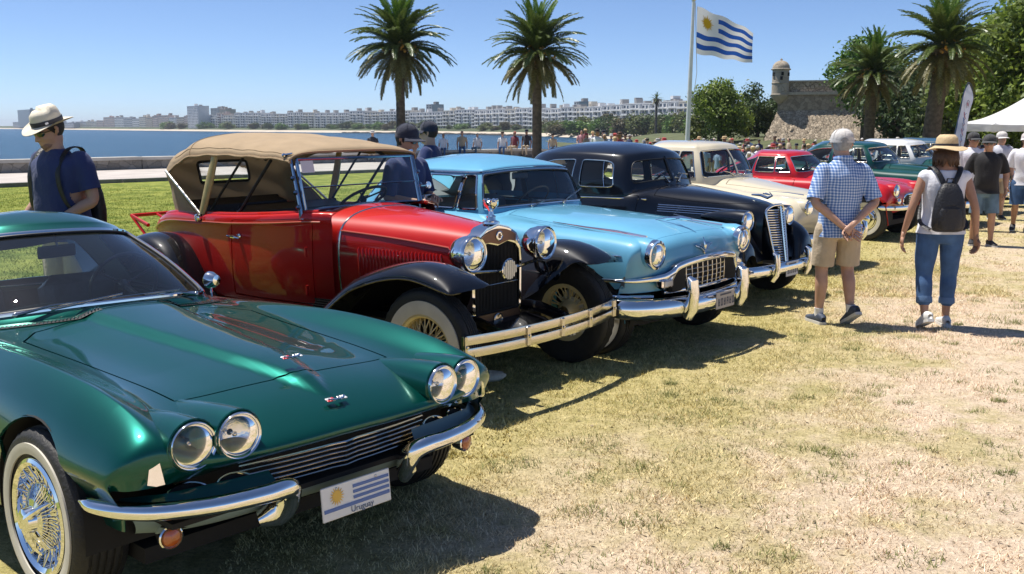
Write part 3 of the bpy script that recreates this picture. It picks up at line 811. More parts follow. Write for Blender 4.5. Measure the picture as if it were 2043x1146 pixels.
for k in range(60):
    px = rnd.uniform(330, 1090); p = coast_pt(px, rnd.uniform(50, 85), -1.5); t = copy_tree(base_trees[k % 5]); t.location = p; q = rnd.uniform(.5, 1.0) * p.y / 800; t.scale = (q * 1.6, q, q * rnd.uniform(.55, .9)); t.rotation_euler = (0, 0, rnd.uniform(0, 6))
    t['label'] = 'small tree of the green strip below the apartment blocks'; t['group'] = 'green strip below the apartment blocks'

TR_ = [o for o in SC.objects if o.parent is None and o.get('group') in ('grove on the point across the water', 'green strip below the apartment blocks')]
for o in TR_:
    if o['group'].startswith('green'): o['label'] = 'small far tree below apartment blocks, ' + zone(px_of(o.location))
    else: o['label'] = 'bushy grove tree across the water, ' + zone(min(1400, px_of(o.location)))
set_apart(TR_, '%s, %s from the left')
# ------------------------------------------------------------------ palms
PGREEN = leaf_mat('palm_green', (.04, .075, .014), (.15, .19, .045), .4, .25); POLD = leaf_mat('palm_olive', (.085, .085, .025), (.27, .23, .08), .5, .25); PUP = leaf_mat('palm_fresh', (.04, .10, .012), (.15, .25, .03), .4, .25)
PBARK = mat('palm_bark', (.105, .082, .058), .95, var=.45, vscale=7, bump=1.0, bscale=14); PBOSS = mat('palm_boss', (.12, .085, .05), .95, var=.5, vscale=9, bump=1.0, bscale=16)
FRUIT = mat('palm_fruit_stalk', (.42, .22, .035), .6, var=.3)
def frond_mesh(name, L, curve, mt, seed, nl=56, wl=.27):
    """midrib leaving the origin along +x, bending down; two rows of narrow leaflets"""
    R = np.random.default_rng(seed); V = []; F = []
    def quad(a, b, c, d): V.extend([a, b, c, d]); k = len(V); F.append((k - 4, k - 3, k - 2, k - 1))
    ang = curve[0]; P = []; x = z = 0.0; n = 26
    for k in range(n + 1):
        t = k / n; P.append(np.array([x, 0, z])); ang = curve[0] + (curve[1] - curve[0]) * t ** 1.3; x += math.cos(ang) * L / n; z += math.sin(ang) * L / n
    P = np.array(P)
    for k in range(n):
        w0, w1 = .035 * (1 - k / n) + .006, .035 * (1 - (k + 1) / n) + .006
        quad(P[k] + [0, -w0, 0], P[k] + [0, w0, 0], P[k + 1] + [0, w1, 0], P[k + 1] + [0, -w1, 0])
    for i in range(nl):
        t = .10 + .90 * i / (nl - 1); q = t * n; k = min(int(q), n - 1); p = P[k] + (P[k + 1] - P[k]) * (q - k); d = (P[k + 1] - P[k]); d /= np.linalg.norm(d)
        up = np.array([-d[2], 0, d[0]]); ll = wl * L / 2.2 * (math.sin(math.pi * min(1, .22 + .78 * t) ** .9) * .75 + .30)
        for s in (-1, 1):
            dr = d * .75 + np.array([0, s, 0]) * .85 + up * R.uniform(.05, .45); dr /= np.linalg.norm(dr); tip = p + dr * ll * R.uniform(.85, 1.12) - np.array([0, 0, ll * .14]); w = d * .023 * L / 2.2
            mid = p + dr * ll * .5 + np.array([0, 0, .01])
            quad(p - w * .6, p + w * .6, mid + w, mid - w); quad(mid - w, mid + w, tip + w * .12, tip - w * .12)
    return mesh_np(name, np.array(V), np.array(F), mt)
FR = []
for i, (c, mt) in enumerate((((1.45, .95), PUP), ((1.08, .15), PGREEN), ((.68, -.35), PGREEN), ((.22, -.75), PGREEN), ((-.25, -1.1), POLD), ((-.8, -1.4), POLD))):
    FR.append([frond_mesh('frond', 2.2, (c[0] + .12 * j, c[1] - .10 * j), mt, i * 7 + j) for j in range(2)])
def palm(base, zc, r, trunk_r, label, seed, nf=150, lean=0.0, name='palm_tree', group=None):
    R = random.Random(seed); o = thing(name, base, 0, label, 'palm tree', group); H = zc - base[2]; sc = r / 2.2
    g = MB(); n = 40; rr = []; P = []
    for k in range(n + 1):
        t = k / n; P.append((lean * t * t, 0, -.2 + (H - .1 + .2) * t * .97)); rr.append(trunk_r * (1.12 - .12 * t + .25 * max(0, .08 - t) * 6) * (1 + .035 * (k % 2)))
    g.tube(P, rr, 14); g.build('trunk', PBARK, o)
    top = Vector((lean, 0, H))
    g = MB(); g.lathe([(trunk_r * .95, -1.05 * sc), (trunk_r * 1.35, -.75 * sc), (trunk_r * 1.75, -.3 * sc), (trunk_r * 1.6, .05 * sc), (trunk_r * .6, .25 * sc)], top, (0, 0, 1), 14)
    for k in range(46): # stubs of cut leaf bases
        a = 2.4 * k; z = (-.95 + .95 * k / 46) * sc; q = trunk_r * float(np.interp(z / sc, [-1.05, -.75, -.3, .05], [.95, 1.35, 1.75, 1.6])); d = Vector((math.cos(a), math.sin(a), .9)).normalized(); p = top + Vector((q * math.cos(a) * .9, q * math.sin(a) * .9, z)); g.tube([p, p + d * .2 * sc], [(.07 * sc, .05 * sc), (.05 * sc, .03 * sc)], 5)
    g.build('crown_boss', PBOSS, o)
    for k in range(7):
        a = R.uniform(0, 6.28); g = MB(); d = Vector((math.cos(a), math.sin(a), 0)); g.tube([top, top + d * .35 * sc + Vector((0, 0, .35 * sc)), top + d * .62 * sc + Vector((0, 0, .2 * sc))], [.03 * sc, .03 * sc, .015 * sc], 5)
        for q in range(8): g.ball(top + d * (.5 + .02 * q) * sc + Vector((R.uniform(-.12, .12), R.uniform(-.12, .12), .22 - .05 * q)) * sc, .05 * sc, 5)
        g.build('fruit_stalk', FRUIT, o)
    for k in range(nf):
        t = (k + .5) / nf; i = min(5, int(np.interp(t, [0, .12, .30, .50, .74, .92, 1], [0, 1, 2, 3, 4, 5, 5.9])))
        f = link('frond', FR[i][k % 2], o); f.location = top + Vector((0, 0, .12 * sc - .25 * sc * t)); f.rotation_euler = (R.uniform(-.25, .25), R.uniform(-.1, .1), k * 2.39996 + R.uniform(-.2, .2)); q = sc * R.uniform(.86, 1.06) * (1.0 if t < .75 else .9); f.scale = (q, q, q)
    return o
pa = at(797, 99, 50); palm((pa.x, pa.y, -.3), pa.z, 2.95, .215, 'tall palm standing over the tan canvas top, left of a pair', 11)
pa = at(1072, 110, 47); palm((pa.x, pa.y, -.2), pa.z, 2.7, .215, 'tall palm standing behind the rear of the black saloon', 12)
pa = at(1741, 150, 52); palm((pa.x, pa.y, gz(pa.x, pa.y) - .1), pa.z, 2.45, .26, 'shorter right palm in front of the stone fort', 13, nf=120)
pa = at(1884, 100, 42); palm((pa.x - .35, pa.y, gz(pa.x, pa.y)), pa.z, 2.6, .34, 'big palm with thick trunk left of the feather banner', 14, nf=140, lean=.35)
pa = at(1310, 200, 330); o = palm((pa.x, pa.y, -2.6), pa.z, 3.2, .4, 'small distant palm rising above the grove', 15, nf=26)
pa = at(1392, 205, 300); o = palm((pa.x, pa.y, -2.6), pa.z, 2.6, .4, 'distant palm top just right of the flagpole', 16, nf=22)

# ------------------------------------------------------------------ fort
def build_fort():
    ST = stone_mat('fort_rubble', (.26, .20, .14), (.53, .43, .31), 4.2, .9, (.10, .085, .065), .05, bsc=5); SM = stone_mat('fort_ashlar', (.21, .165, .12), (.40, .325, .24), 3.4, .6, (.14, .12, .09), .03, bsc=5)
    SL = stone_mat('turret_stone', (.33, .28, .215), (.46, .40, .315), 1.3, .35, (.26, .22, .17), .025, bsc=6)
    Y = 85; c = at(1556, 190, Y); o = thing('stone_fort', (c.x, Y, 0), -.30, 'old stone fort with a domed corner turret and sloped rubble base', 'fort')
    zz = lambda py: at(1556, py, Y).z
    zg = .3
    L = 17.0
    # sloped base: corner at the left, long face to the right, short face going back
    def ring(off, z): return [(-off * .62, 14, z), (-off * .62, -off, z), (L, -off - .0, z), (L, 14, z)]
    z1, z2, z3, z4 = zz(221), zz(190), zz(186), zz(164)
    g = MB(); R = np.random.default_rng(4)
    def face(P0, P1, Q0, Q1, nu, nv, amp):
        G = []
        for i in range(nu + 1):
            row = []
            for j in range(nv + 1):
                u, v = i / nu, j / nv; p = (np.array(P0) * (1 - u) + np.array(P1) * u) * (1 - v) + (np.array(Q0) * (1 - u) + np.array(Q1) * u) * v
                row.append(p + R.normal(size=3) * amp * (1 if 0 < j < nv else 0))
            G.append(row)
        g.grid(G)
    b0, b1 = ring(2.9, zg - 1.2), ring(.15, z1)
    face(b0[1], b0[2], b1[1], b1[2], 120, 26, .03); face(b0[0], b0[1], b1[0], b1[1], 60, 22, .03)
    g.build('rubble_slope', ST, o, sharp=0)
    g = MB(); g.prism([(-.15, -.15), (L, -.15), (L, 14), (-.15, 14)], z1, z2); g.build('wall', SM, o)
    g = MB(); g.prism([(-.30, -.30), (L, -.30), (L, 14), (-.30, 14)], z2, z3 + .06); g.build('cordon', mat('cordon_stone', (.44, .385, .30), .9, var=.2, bump=.5, bscale=8), o)
    g = MB()
    g.prism([(0, 0), (L, 0), (L, .8), (0, .8)], z3 + .06, z4 + .0); g.prism([(0, .8), (.8, .8), (.8, 14), (0, 14)], z3 + .06, z4); g.build('parapet', ST, o)
    g = MB(); P = [(-.08, -.08), (L, -.08), (L, .9), (-.08, .9)]; g.prism(P, z4, z4 + .12); g.build('parapet_coping', mat('fort_coping', (.46, .41, .33), .9, var=.25, bump=.5, bscale=6), o)
    # turret
    r = 17.0 / F_ * Y; zt0, zt1 = zz(190), zz(138)
    g = MB(); g.lathe([(.05, zz(211)), (r * .45, zz(203)), (r * .8, zz(197)), (r * 1.02, zz(191)), (r * 1.04, zz(189)), (r * .96, zz(188)), (r * .955, zz(168)), (r * 1.0, zz(167)), (r * 1.0, zz(165.5)), (r * .95, zz(165)), (r * .94, zz(141)), (r * 1.10, zz(140)), (r * 1.12, zz(138)), (r * 1.0, zz(137.2))], (0, 0, 0), (0, 0, 1), 28)
    t = g.build('turret', SL, o)
    g = MB(); d0 = zz(137.5); hd = zz(121) - d0; g.lathe([(r * .98 * math.cos(a), d0 + hd * math.sin(a) ** .95) for a in np.linspace(0, 1.5, 9)], (0, 0, 0), (0, 0, 1), 28); g.build('dome', stone_mat('dome_stone', (.30, .245, .18), (.46, .39, .30), 3, .5, (.25, .2, .15), .03), t)
    g = MB(); g.lathe([(.10, zz(121.5)), (.07, zz(120.5)), (.13, zz(119.8)), (.10, zz(118.6)), (.03, zz(117.2)), (.002, zz(116))], (0, 0, 0), (0, 0, 1), 12); g.build('finial', SM, t)
    for a, z in ((-1.35, 148), (-1.45, 157), (-.45, 149), (-2.5, 149)):
        g = MB(); g.box((r * .93 * math.cos(a), r * .93 * math.sin(a), zz(z)), (.16, .2, .30), R=Rz(a)); g.build('loophole', M['under'], t)
    return o
build_fort()

# ------------------------------------------------------------------ flagpole and flag
def build_flag():
    b = at(1370, 283, 40); tp = at(1384, 3, 40)
    z0 = gz(b.x, 40)
    o = thing('flagpole', (b.x, 40, z0), 0, 'tall white metal flagpole behind the cream coupe', 'flagpole')
    t = tp - Vector((b.x, 40, z0))
    g = MB(); g.tube([(0, 0, 0), t * .5, t], [.105, .088, .062], 16); g.build('pole', mat('white_pole_paint', (.60, .62, .64), .35, var=.08), o)
    g = MB(); g.ball(t + Vector((0, 0, .06)), .09, 12); g.build('truck', M['steel'], o)
    g = MB(); g.tube([t + Vector((.07, 0, -.05)), t * .62 + Vector((.26, 0, 0)), t * .42 + Vector((.12, 0, 0))], .012, 5); g.build('halyard', mat('rope', (.45, .44, .40), .9), o)
    g = MB(); g.lathe([(.26, 0), (.26, .10), (.14, .12), (.13, .2)], (0, 0, 0), (0, 0, 1), 16); g.build('pole_base', M['steel'], o)
    # flag: nine stripes, canton with a sun; one waving sheet, colours by strip so that each is a part
    c = [at(1391, 13, 40), at(1506, 66, 40.2), at(1389.5, 107, 40), at(1502, 127, 40.2)]
    fl = thing('flag', c[0], 0, 'white and blue striped flag with a yellow sun flying from the pole', 'flag')
    def S(u, v): # u along the fly, v down the hoist
        p = (c[0] * (1 - u) + c[1] * u) * (1 - v) + (c[2] * (1 - u) + c[3] * u) * v - c[0]
        w = math.sin(u * 7.5 + v * 1.6) * .16 * (.25 + u) + math.sin(u * 15 - v * 2.5) * .035 * u
        return Vector((p.x, p.y + w * 1.2, p.z + .12 * math.sin(math.pi * u) * (1 - v) * .4 + w * .16 + .03 * math.sin(u * 17 + v * 3)))
    wt = cloth('flag_white', (.74, .74, .76), (.74, .74, .76), 120, .05, .8, .03, .35); bl = cloth('flag_blue', (.018, .095, .42), (.018, .095, .42), 120, .05, .8, .03, .35); ye = cloth('flag_yellow', (.62, .40, .015), (.55, .34, .012), 120, .05, .8)
    sun = []
    for k in range(9):
        v0, v1 = k / 9, (k + 1) / 9; u0 = .37 if k < 5 else 0
        if k % 2 == 0 and k < 5: u0 = .37
        g = MB(); nu = 34; g.grid([[S(u0 + (1 - u0) * i / nu, v0 + (v1 - v0) * j / 3) for j in range(4)] for i in range(nu + 1)]); g.build('stripe', bl if k % 2 else wt, fl, sharp=0)
    g = MB(); g.grid([[S(.37 * i / 14, 5 / 9 * j / 14) for j in range(15)] for i in range(15)]); g.build('canton', wt, fl, sharp=0)
    def SN(u, v, l):
        e = .01; n = (S(u + e, v) - S(u, v)).cross(S(u, v + e) - S(u, v)).normalized(); return S(u, v) + n * l
    for side in (-1, 1):
        g = MB(); cu, cv = .185, .278; n = 40; ctr = SN(cu, cv, .012 * side); P = []
        for k in range(32):
            a = 2 * math.pi * k / 32; r = 1.0 if k % 4 == 0 else (.82 if k % 4 == 2 else .50); P.append(SN(cu + .115 * r * math.cos(a), cv + .185 * r * math.sin(a), .012 * side))
        g.add([ctr] + P, [(0, 1 + k, 1 + (k + 1) % 32) for k in range(32)]); g.build('sun_emblem', ye, fl, sharp=0)
    return o
build_flag()

# ------------------------------------------------------------------ white tent and feather banner
def build_tent():
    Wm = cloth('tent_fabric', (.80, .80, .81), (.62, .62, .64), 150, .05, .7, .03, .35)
    a = at(1918, 246, 24.5); pk = at(2026, 188, 26.2); zg = gz(13, 25.5)
    half = 1.72; cx, cy = pk.x, 26.2; zt, zb, zp = a.z, at(1918, 263, 24.5).z, pk.z
    o = thing('canopy_tent', (cx + .42, cy, zg), -.45, 'white peaked canopy tent at the right edge', 'tent'); zt -= zg; zb -= zg; zp -= zg
    g = MB()
    cs = [(-half, -half), (half, -half), (half, half), (-half, half)]
    for k in range(4):
        A, B = cs[k], cs[(k + 1) % 4]; G = []
        for i in range(13):
            u = i / 12; x, y = A[0] * (1 - u) + B[0] * u, A[1] * (1 - u) + B[1] * u; row = []
            for j in range(11):
                v = j / 10; sag = -.16 * math.sin(math.pi * v) * (1 - .3 * math.sin(math.pi * u)) - .05 * math.sin(math.pi * u) * (1 - v); row.append((x * (1 - v), y * (1 - v), zt + (zp - zt) * v + sag))
            G.append(row)
        g.grid(G)
    g.build('canopy', Wm, o, sharp=30)
    for k in range(4):
        A, B = cs[k], cs[(k + 1) % 4]; g = MB(); G = []
        for i in range(41):
            u = i / 40; x, y = A[0] * (1 - u) + B[0] * u, A[1] * (1 - u) + B[1] * u; n = Vector((B[1] - A[1], A[0] - B[0], 0)).normalized(); w = .02 * math.sin(u * 37 + k) + .012 * math.sin(u * 61)
            G.append([(x + n.x * (w * q + .004), y + n.y * (w * q + .004), (zt - .05 * math.sin(math.pi * u)) * (1 - q) + zb * q) for q in (0, .33, .66, 1)])
        g.grid(G); g.build('valance', Wm, o, sharp=0)
    fm = mat('tent_frame', (.55, .55, .56), .35, .8)
    for x, y in cs:
        g = MB(); g.box((x * .985, y * .985, zt / 2), (.045, .045, zt)); g.box((x * .985, y * .985, .01), (.14, .14, .02)); g.build('leg', fm, o)
    for k in range(4):
        A, B = cs[k], cs[(k + 1) % 4]; g = MB()
        for i in range(4):
            p = [Vector((A[0] * (1 - u) + B[0] * u, A[1] * (1 - u) + B[1] * u, 0)) * .98 for u in (i / 4, (i + 1) / 4)]; g.tube([p[0] + Vector((0, 0, zb - .02)), p[1] + Vector((0, 0, zb + .2))], .012, 5); g.tube([p[0] + Vector((0, 0, zb + .2)), p[1] + Vector((0, 0, zb - .02))], .012, 5)
        g.build('truss', fm, o)
build_tent()
def build_banner():
    Y = 22.0; zg = gz(10, Y); p0 = at(1899, 330, Y); o = thing('feather_banner', (p0.x, Y, zg), 0, 'white feather banner with faint red and blue marks on a dark pole', 'banner')
    L = lambda py: at(1900, py, Y).z - zg
    xs = lambda px: (px - 1899) / F_ * Y
    edge = [(1896, 345), (1899, 290), (1903, 250), (1908, 210), (1912, 185), (1917, 168), (1922, 166), (1927, 174), (1929, 190)]
    P = [Vector((xs(a), 0, L(b))) for a, b in edge]; P[0].z = .0
    g = MB(); g.tube(spline(P, 40).tolist(), [.016 - .010 * k / 39 for k in range(40)], 8); g.build('pole', mat('banner_pole', (.03, .05, .10), .3), o)
    l = spline([(xs(a), L(b)) for a, b in ((1898.5, 303), (1903, 250), (1908, 210), (1912, 186), (1917.5, 169))], 30); r = spline([(xs(a), L(b)) for a, b in ((1917, 303), (1921, 262), (1926, 225), (1929, 195), (1921, 168))], 30)
    g = MB(); g.grid([[(l[i][0] * (1 - u) + r[i][0] * u, -.02 + .03 * math.sin(i * .35 + u * 3), l[i][1] * (1 - u) + r[i][1] * u) for u in np.linspace(0, 1, 7)] for i in range(30)]); g.build('sail', cloth('banner_cloth', (.72, .71, .78), (.7, .69, .76), 120, .05, .8, .04, .35), o)
    mk = [mat('banner_red', (.52, .22, .26), .7), mat('banner_blue', (.20, .25, .45), .7), mat('banner_grey', (.40, .38, .42), .7)]
    def mark(pts, w, m, nm): g = MB(); g.tube([(xs(a), -.055, L(b)) for a, b in pts], (w, .004), 6, up=(0, -1, 0)); g.build(nm, m, o)
    mark([(1919, 200), (1916, 208), (1917, 216), (1920.5, 212), (1921.5, 203), (1919, 200)], .010, mk[2], 'banner_emblem'); mark([(1918, 205), (1919.5, 212)], .016, mk[0], 'banner_emblem')
    for k in range(6): mark([(1913.5 - k * .9 + q, 224 + k * 11 + 7 * (q > 1) + 2 * q) for q in (0, 1.5, 3)], .010, mk[k % 3], 'banner_letter'); mark([(1914.5 - k * .9, 230 + k * 11), (1918 - k, 226 + k * 11)], .007, mk[(k + 1) % 3], 'banner_letter')
build_banner()
# ------------------------------------------------------------------ sea air
def build_haze(density=.00012):
    m = bpy.data.materials.new('sea_haze'); m.use_nodes = True; N, L = nodes_of(m); N.remove(N['Principled BSDF'])
    v = N.new('ShaderNodeVolumePrincipled'); v.inputs['Color'].default_value = (.80, .88, 1.0, 1); v.inputs['Density'].default_value = density; v.inputs['Anisotropy'].default_value = .2
    L.new(v.outputs[0], N['Material Output'].inputs['Volume'])
    try: m.cycles.homogeneous_volume = True
    except Exception: pass
    g = MB(); g.box((0, 4480, 22), (18200, 9060, 56)); tag(g.build('haze', m, sharp=0), kind='stuff')
build_haze()
# ------------------------------------------------------------------ car pieces shared by all cars
def lamp(parent, c, d, r, depth=.07, bez=.012, name='headlight', shell=None, shell_mat='chrome', vis=0.0, ribs=False):
    """round headlamp: chrome bezel (the part), silvered bowl, bulb and a domed lens as sub-parts"""
    d = Vector(d).normalized(); R = rot_to(d); c = Vector(c)
    g = MB()
    g.lathe([(r + bez * .2, -.04), (r + bez, -.012), (r + bez, .006), (r + bez * .5, .016), (r, .012), (r - .004, .0)], c, d, 32)
    if shell: g.lathe([(max(.004, r * q), -h) for q, h in shell], c, d, 28)
    if vis: # little eyebrow
        g.tube([c + R @ Vector((0, 0, .02))] * 1 + [c + R @ Vector((0, 0, .021))], .001, 4)
    o = g.build(name, M[shell_mat] if isinstance(shell_mat, str) else shell_mat, parent)
    b = MB(); n = 7
    b.lathe([(.012 + (r - .012) * math.sin(math.pi / 2 * k / n), -depth * math.cos(math.pi / 2 * k / n)) for k in range(n + 1)], c, d, 32)
    b.build('reflector', M['reflector'], o)
    k = MB(); k.ball(c + d * (-depth * .45), r * .13, 10); k.lathe([(r * .05, 0), (r * .05, depth * .5)], c + d * (-depth * .95), d, 8)
    k.build('bulb', M['chrome_worn'], o)
    l = MB(); l.lathe([(max(.0005, r * math.sin(t)) , .012 + .022 * (math.cos(t) - math.cos(1.15)) / (1 - math.cos(1.15)) * (r / .09)) for t in [1.5 * q / 8 for q in range(9)]], c, d, 32)
    l.build('lens', M['lampglass'], o)
    return o

def tyre_mesh(r, w, rim, nseg=72, notch=True):
    g = MB(); h = w / 2
    prof = [(rim - .01, -h * .75), (rim + .012, -h * .92), (r * .82 + rim * .12, -h * 1.04), (r * .93, -h * .98), (r * .975, -h * .86), (r * .99, -h * .70)]
    gro = [-.55, -.28, 0, .28, .55]
    for q in gro:
        prof += [(r, h * (q - .07)), (r - .009, h * (q - .045)), (r - .009, h * (q + .045)), (r, h * (q + .07))]
    prof += [(a, -b) for a, b in prof[5::-1]]
    n = nseg; V = []
    for i, (a, b) in enumerate(prof):
        for k in range(n):
            t = 2 * math.pi * k / n
            q = a - (.006 if notch and k % 2 and abs(b) > h * .6 and a > r * .96 else 0)
            V.append((q * math.cos(t), b, q * math.sin(t)))
    F = []
    for i in range(len(prof) - 1):
        for k in range(n):
            k2 = (k + 1) % n; F.append((i * n + k, i * n + k2, (i + 1) * n + k2, (i + 1) * n + k))
    return g.add(V, F)

def wheel(parent, x, y, z, r, w, rim, side, style='cap', steer=0.0, white=None, cap_mat=None, rim_mat=None):
    """side +1 left, -1 right; the wheel part is the rim, with tyre, white wall, spokes and cap as sub-parts"""
    R = Rz(steer); s = side; h = w / 2
    def P(m):
        m.v = [tuple(R @ Vector(p) + Vector((x, y, z))) for p in m.v]; return m
    ax = (0, s, 0)
    g = MB()
    g.lathe([(rim + .004, h * .82), (rim + .008, h * .95), (rim - .004, h * .98), (rim - .018, h * .78), (rim - .022, h * .2), (rim - .03, -h * .7), (rim + .004, -h * .85)], (0, 0, 0), ax, 48)
    rm = M['chrome'] if rim_mat is None else rim_mat
    if style != 'wire':
        g.lathe([(rim - .02, h * .3), (rim * .75, h * .42), (rim * .5, h * .40), (.01, h * .42)], (0, 0, 0), ax, 32)
    o = P(g).build('wheel', rm, parent)
    P(tyre_mesh(r, w, rim)).build('tyre', M['rubber'], o)
    if white:
        a, b = white; t = MB(); bulge = lambda q: h * (.97 + .09 * math.sin(math.pi * min(1, max(0, (q - rim) / (r - rim)))))
        t.lathe([(a, bulge(a) - .003)] + [(a + (b - a) * k / 4, bulge(a + (b - a) * k / 4) + .003) for k in range(5)] + [(b, bulge(b) - .004)], (0, 0, 0), ax, 64)
        P(t).build('white_wall', M['whitewall'], o)
    if style == 'cap':
        t = MB(); t.lathe([(rim * .80, h * .55), (rim * .78, h * .85), (rim * .62, h * 1.02), (rim * .45, h * .95), (rim * .40, h * 1.05), (rim * .15, h * 1.22), (.002, h * 1.25)], (0, 0, 0), ax, 40)
        P(t).build('hub_cap', M['chrome'] if cap_mat is None else cap_mat, o)
    elif style == 'wire':
        t = MB(); sp = 30
        for k in range(sp):
            for fl, (rh, yh, yr, dv) in enumerate(((.085, .95, .35, .16), (.075, .1, .15, -.16))):
                a = 2 * math.pi * (k + .5 * fl) / sp; d = dv * (1 if k % 2 else -1)
                p = Vector((rh * math.cos(a + d), s * h * yh, rh * math.sin(a + d))); q = Vector(((rim - .018) * math.cos(a), s * h * yr, (rim - .018) * math.sin(a)))
                t.tube([p, q], .0042, 5, caps=False)
        P(t).build('spokes', rm, o, kind='stuff')
        t = MB(); t.lathe([(.05, -h), (.09, -h * .2), (.095, h * .6), (.105, h * .95), (.1, h * 1.05), (.075, h * 1.1), (.07, h * 1.25), (.055, h * 1.34), (.002, h * 1.38)], (0, 0, 0), ax, 32)
        P(t).build('hub', rm, o)
        t = MB(); t.lathe([(.05, h * 1.36), (.048, h * 1.42), (.03, h * 1.47), (.002, h * 1.48)], (0, 0, 0), ax, 24)
        P(t).build('hub_cap', M['chrome'], o)
    elif style == 'knock':
        t = MB()
        t.lathe([(rim * 1.02, h * .80), (rim * 1.03, h * 1.0), (rim * .97, h * 1.06), (rim * .90, h * .96), (rim * .885, h * .62), (rim * .62, h * .5), (rim * .58, h * .80), (rim * .38, h * .92)], (0, 0, 0), ax, 48)
        P(t).build('trim_ring', M['chrome'], o)
        t = MB(); n = 44
        for k in range(n):
            a = 2 * math.pi * k / n; e = .07 * (1 if k % 2 else -1)
            t.tube([Vector((rim * .90 * math.cos(a + e), s * h * .93, rim * .90 * math.sin(a + e))), Vector((rim * .60 * math.cos(a - e), s * h * .72, rim * .60 * math.sin(a - e)))], .0030, 5, caps=False)
            a += math.pi / n
            t.tube([Vector((rim * .58 * math.cos(a), s * h * .86, rim * .58 * math.sin(a))), Vector((rim * .33 * math.cos(a), s * h * 1.12, rim * .33 * math.sin(a)))], .0026, 5, caps=False)
        P(t).build('spokes', M['chrome'], o, kind='stuff')
        t = MB()
        t.lathe([(rim * .36, h * .85), (rim * .35, h * 1.12), (rim * .24, h * 1.2), (rim * .21, h * 1.5), (rim * .15, h * 1.58), (.002, h * 1.6)], (0, 0, 0), ax, 32)
        for k in range(3):
            a = 2 * math.pi * k / 3 + .62; c, q = math.cos(a), math.sin(a)
            t.tube([Vector((rim * l * c, s * h * hh, rim * l * q)) for l, hh in ((.12, 1.45), (.3, 1.36), (.5, 1.2), (.66, .98))], [.016, .014, .010, .005], 8)
        P(t).build('spinner', M['chrome'], o)
    return o

def well(parent, x, y, z, r, side, depth=.34):
    """dark inner arch round a wheel"""
    g = MB(); n = 20
    P = [[(x + r * math.cos(math.pi * (1.12 * k / n - .06)), y - side * d, z + r * math.sin(math.pi * (1.12 * k / n - .06))) for d in (0, depth)] for k in range(n + 1)]
    g.grid(P, smooth=True)
    g.add([p[1] for p in P], [tuple(range(n + 1))])
    return g.build('wheel_well', M['under'], parent)

def steering(parent, c, tilt, r=.2, mt=None, spokes=3, name='steering_wheel', thick=.012):
    g = MB(); R = Matrix.Rotation(tilt, 3, 'Y')   # wheel plane faces back and up
    P = [Vector(c) + R @ Vector((0, r * math.cos(a), r * math.sin(a))) for a in [2 * math.pi * k / 40 for k in range(40)]]
    g.tube(P, thick, 8, closed=True)
    for k in range(spokes):
        a = math.pi / 2 + 2 * math.pi * (k + .5) / spokes
        g.tube([Vector(c), Vector(c) + R @ Vector((0, r * math.cos(a), r * math.sin(a)))], thick * .6, 6)
    g.ball(c, r * .16, 10)
    g.tube([Vector(c), Vector(c) + R @ Vector((.55, 0, 0))], .018, 8)
    return g.build(name, mt or M['blackdull'], parent)

def seat(parent, x, y0, y1, z, h, m, name='seat', tilt=.25):
    g = MB(); w = y1 - y0; c = (y0 + y1) / 2
    g.box((x + .1, c, z), (.52, w, .2), bev=.07, smooth=True)
    R = Matrix.Rotation(-tilt, 3, 'Y')
    g.box((x - .22, c, z + h / 2), (.18, w, h), R=R, bev=.07, smooth=True)
    return g.build(name, m, parent)

def wiper(parent, p, q, blade, lift=.012):
    """pivot p, arm end q, blade half vector"""
    g = MB(); p, q, b = Vector(p), Vector(q), Vector(blade)
    g.ball(p, .014, 10); m = (p + q) / 2 + Vector((0, 0, lift))
    g.tube([p, m, q], [.009, .006, .004], 6)
    g.tube([q - b, q, q + b], .004, 5); g.tube([q - b - Vector((0, 0, .008)), q + b - Vector((0, 0, .008))], .004, 4)
    return g.build('wiper', M['chrome_worn'], parent)

def fill_strip(name, S, poly, r, mt, parent, lift=.004, n=8, sec=None):
    P = along(S, poly, lift)
    g = MB(); g.tube(P.tolist(), r, n, closed=True)
    return g.build(name, mt, parent)

def mirror_poly(P): return [(u, -v) for u, v in P][::-1]

def hubxz(pts): return pts

def side_cut(S, pts, part, mt, vr, gap=.010, **k):
    """the same x, z outline cut on both flanks"""
    P = S.inv(pts, (0, 2), vr=vr)
    a = dict(poly=P, part=part, mat=mt, gap=gap, **k); b = dict(a); b['poly'] = mirror_poly(P)
    return [a, b]

def interior_pan(parent, x0, x1, hy, z0, z1, mt=None):
    """floor tub of a cabin, open at the top"""
    g = MB(); c = (x0 + x1) / 2; L = x0 - x1
    g.box((c, 0, z0), (L, 2 * hy, .02))
    for s in (-1, 1): g.box((c, s * hy, (z0 + z1) / 2), (L, .02, z1 - z0))
    g.box((x1, 0, (z0 + z1) / 2), (.02, 2 * hy, z1 - z0)); g.box((x0, 0, (z0 + z1) / 2), (.02, 2 * hy, z1 - z0))
    return g.build('cabin_floor', mt or M['under'], parent)
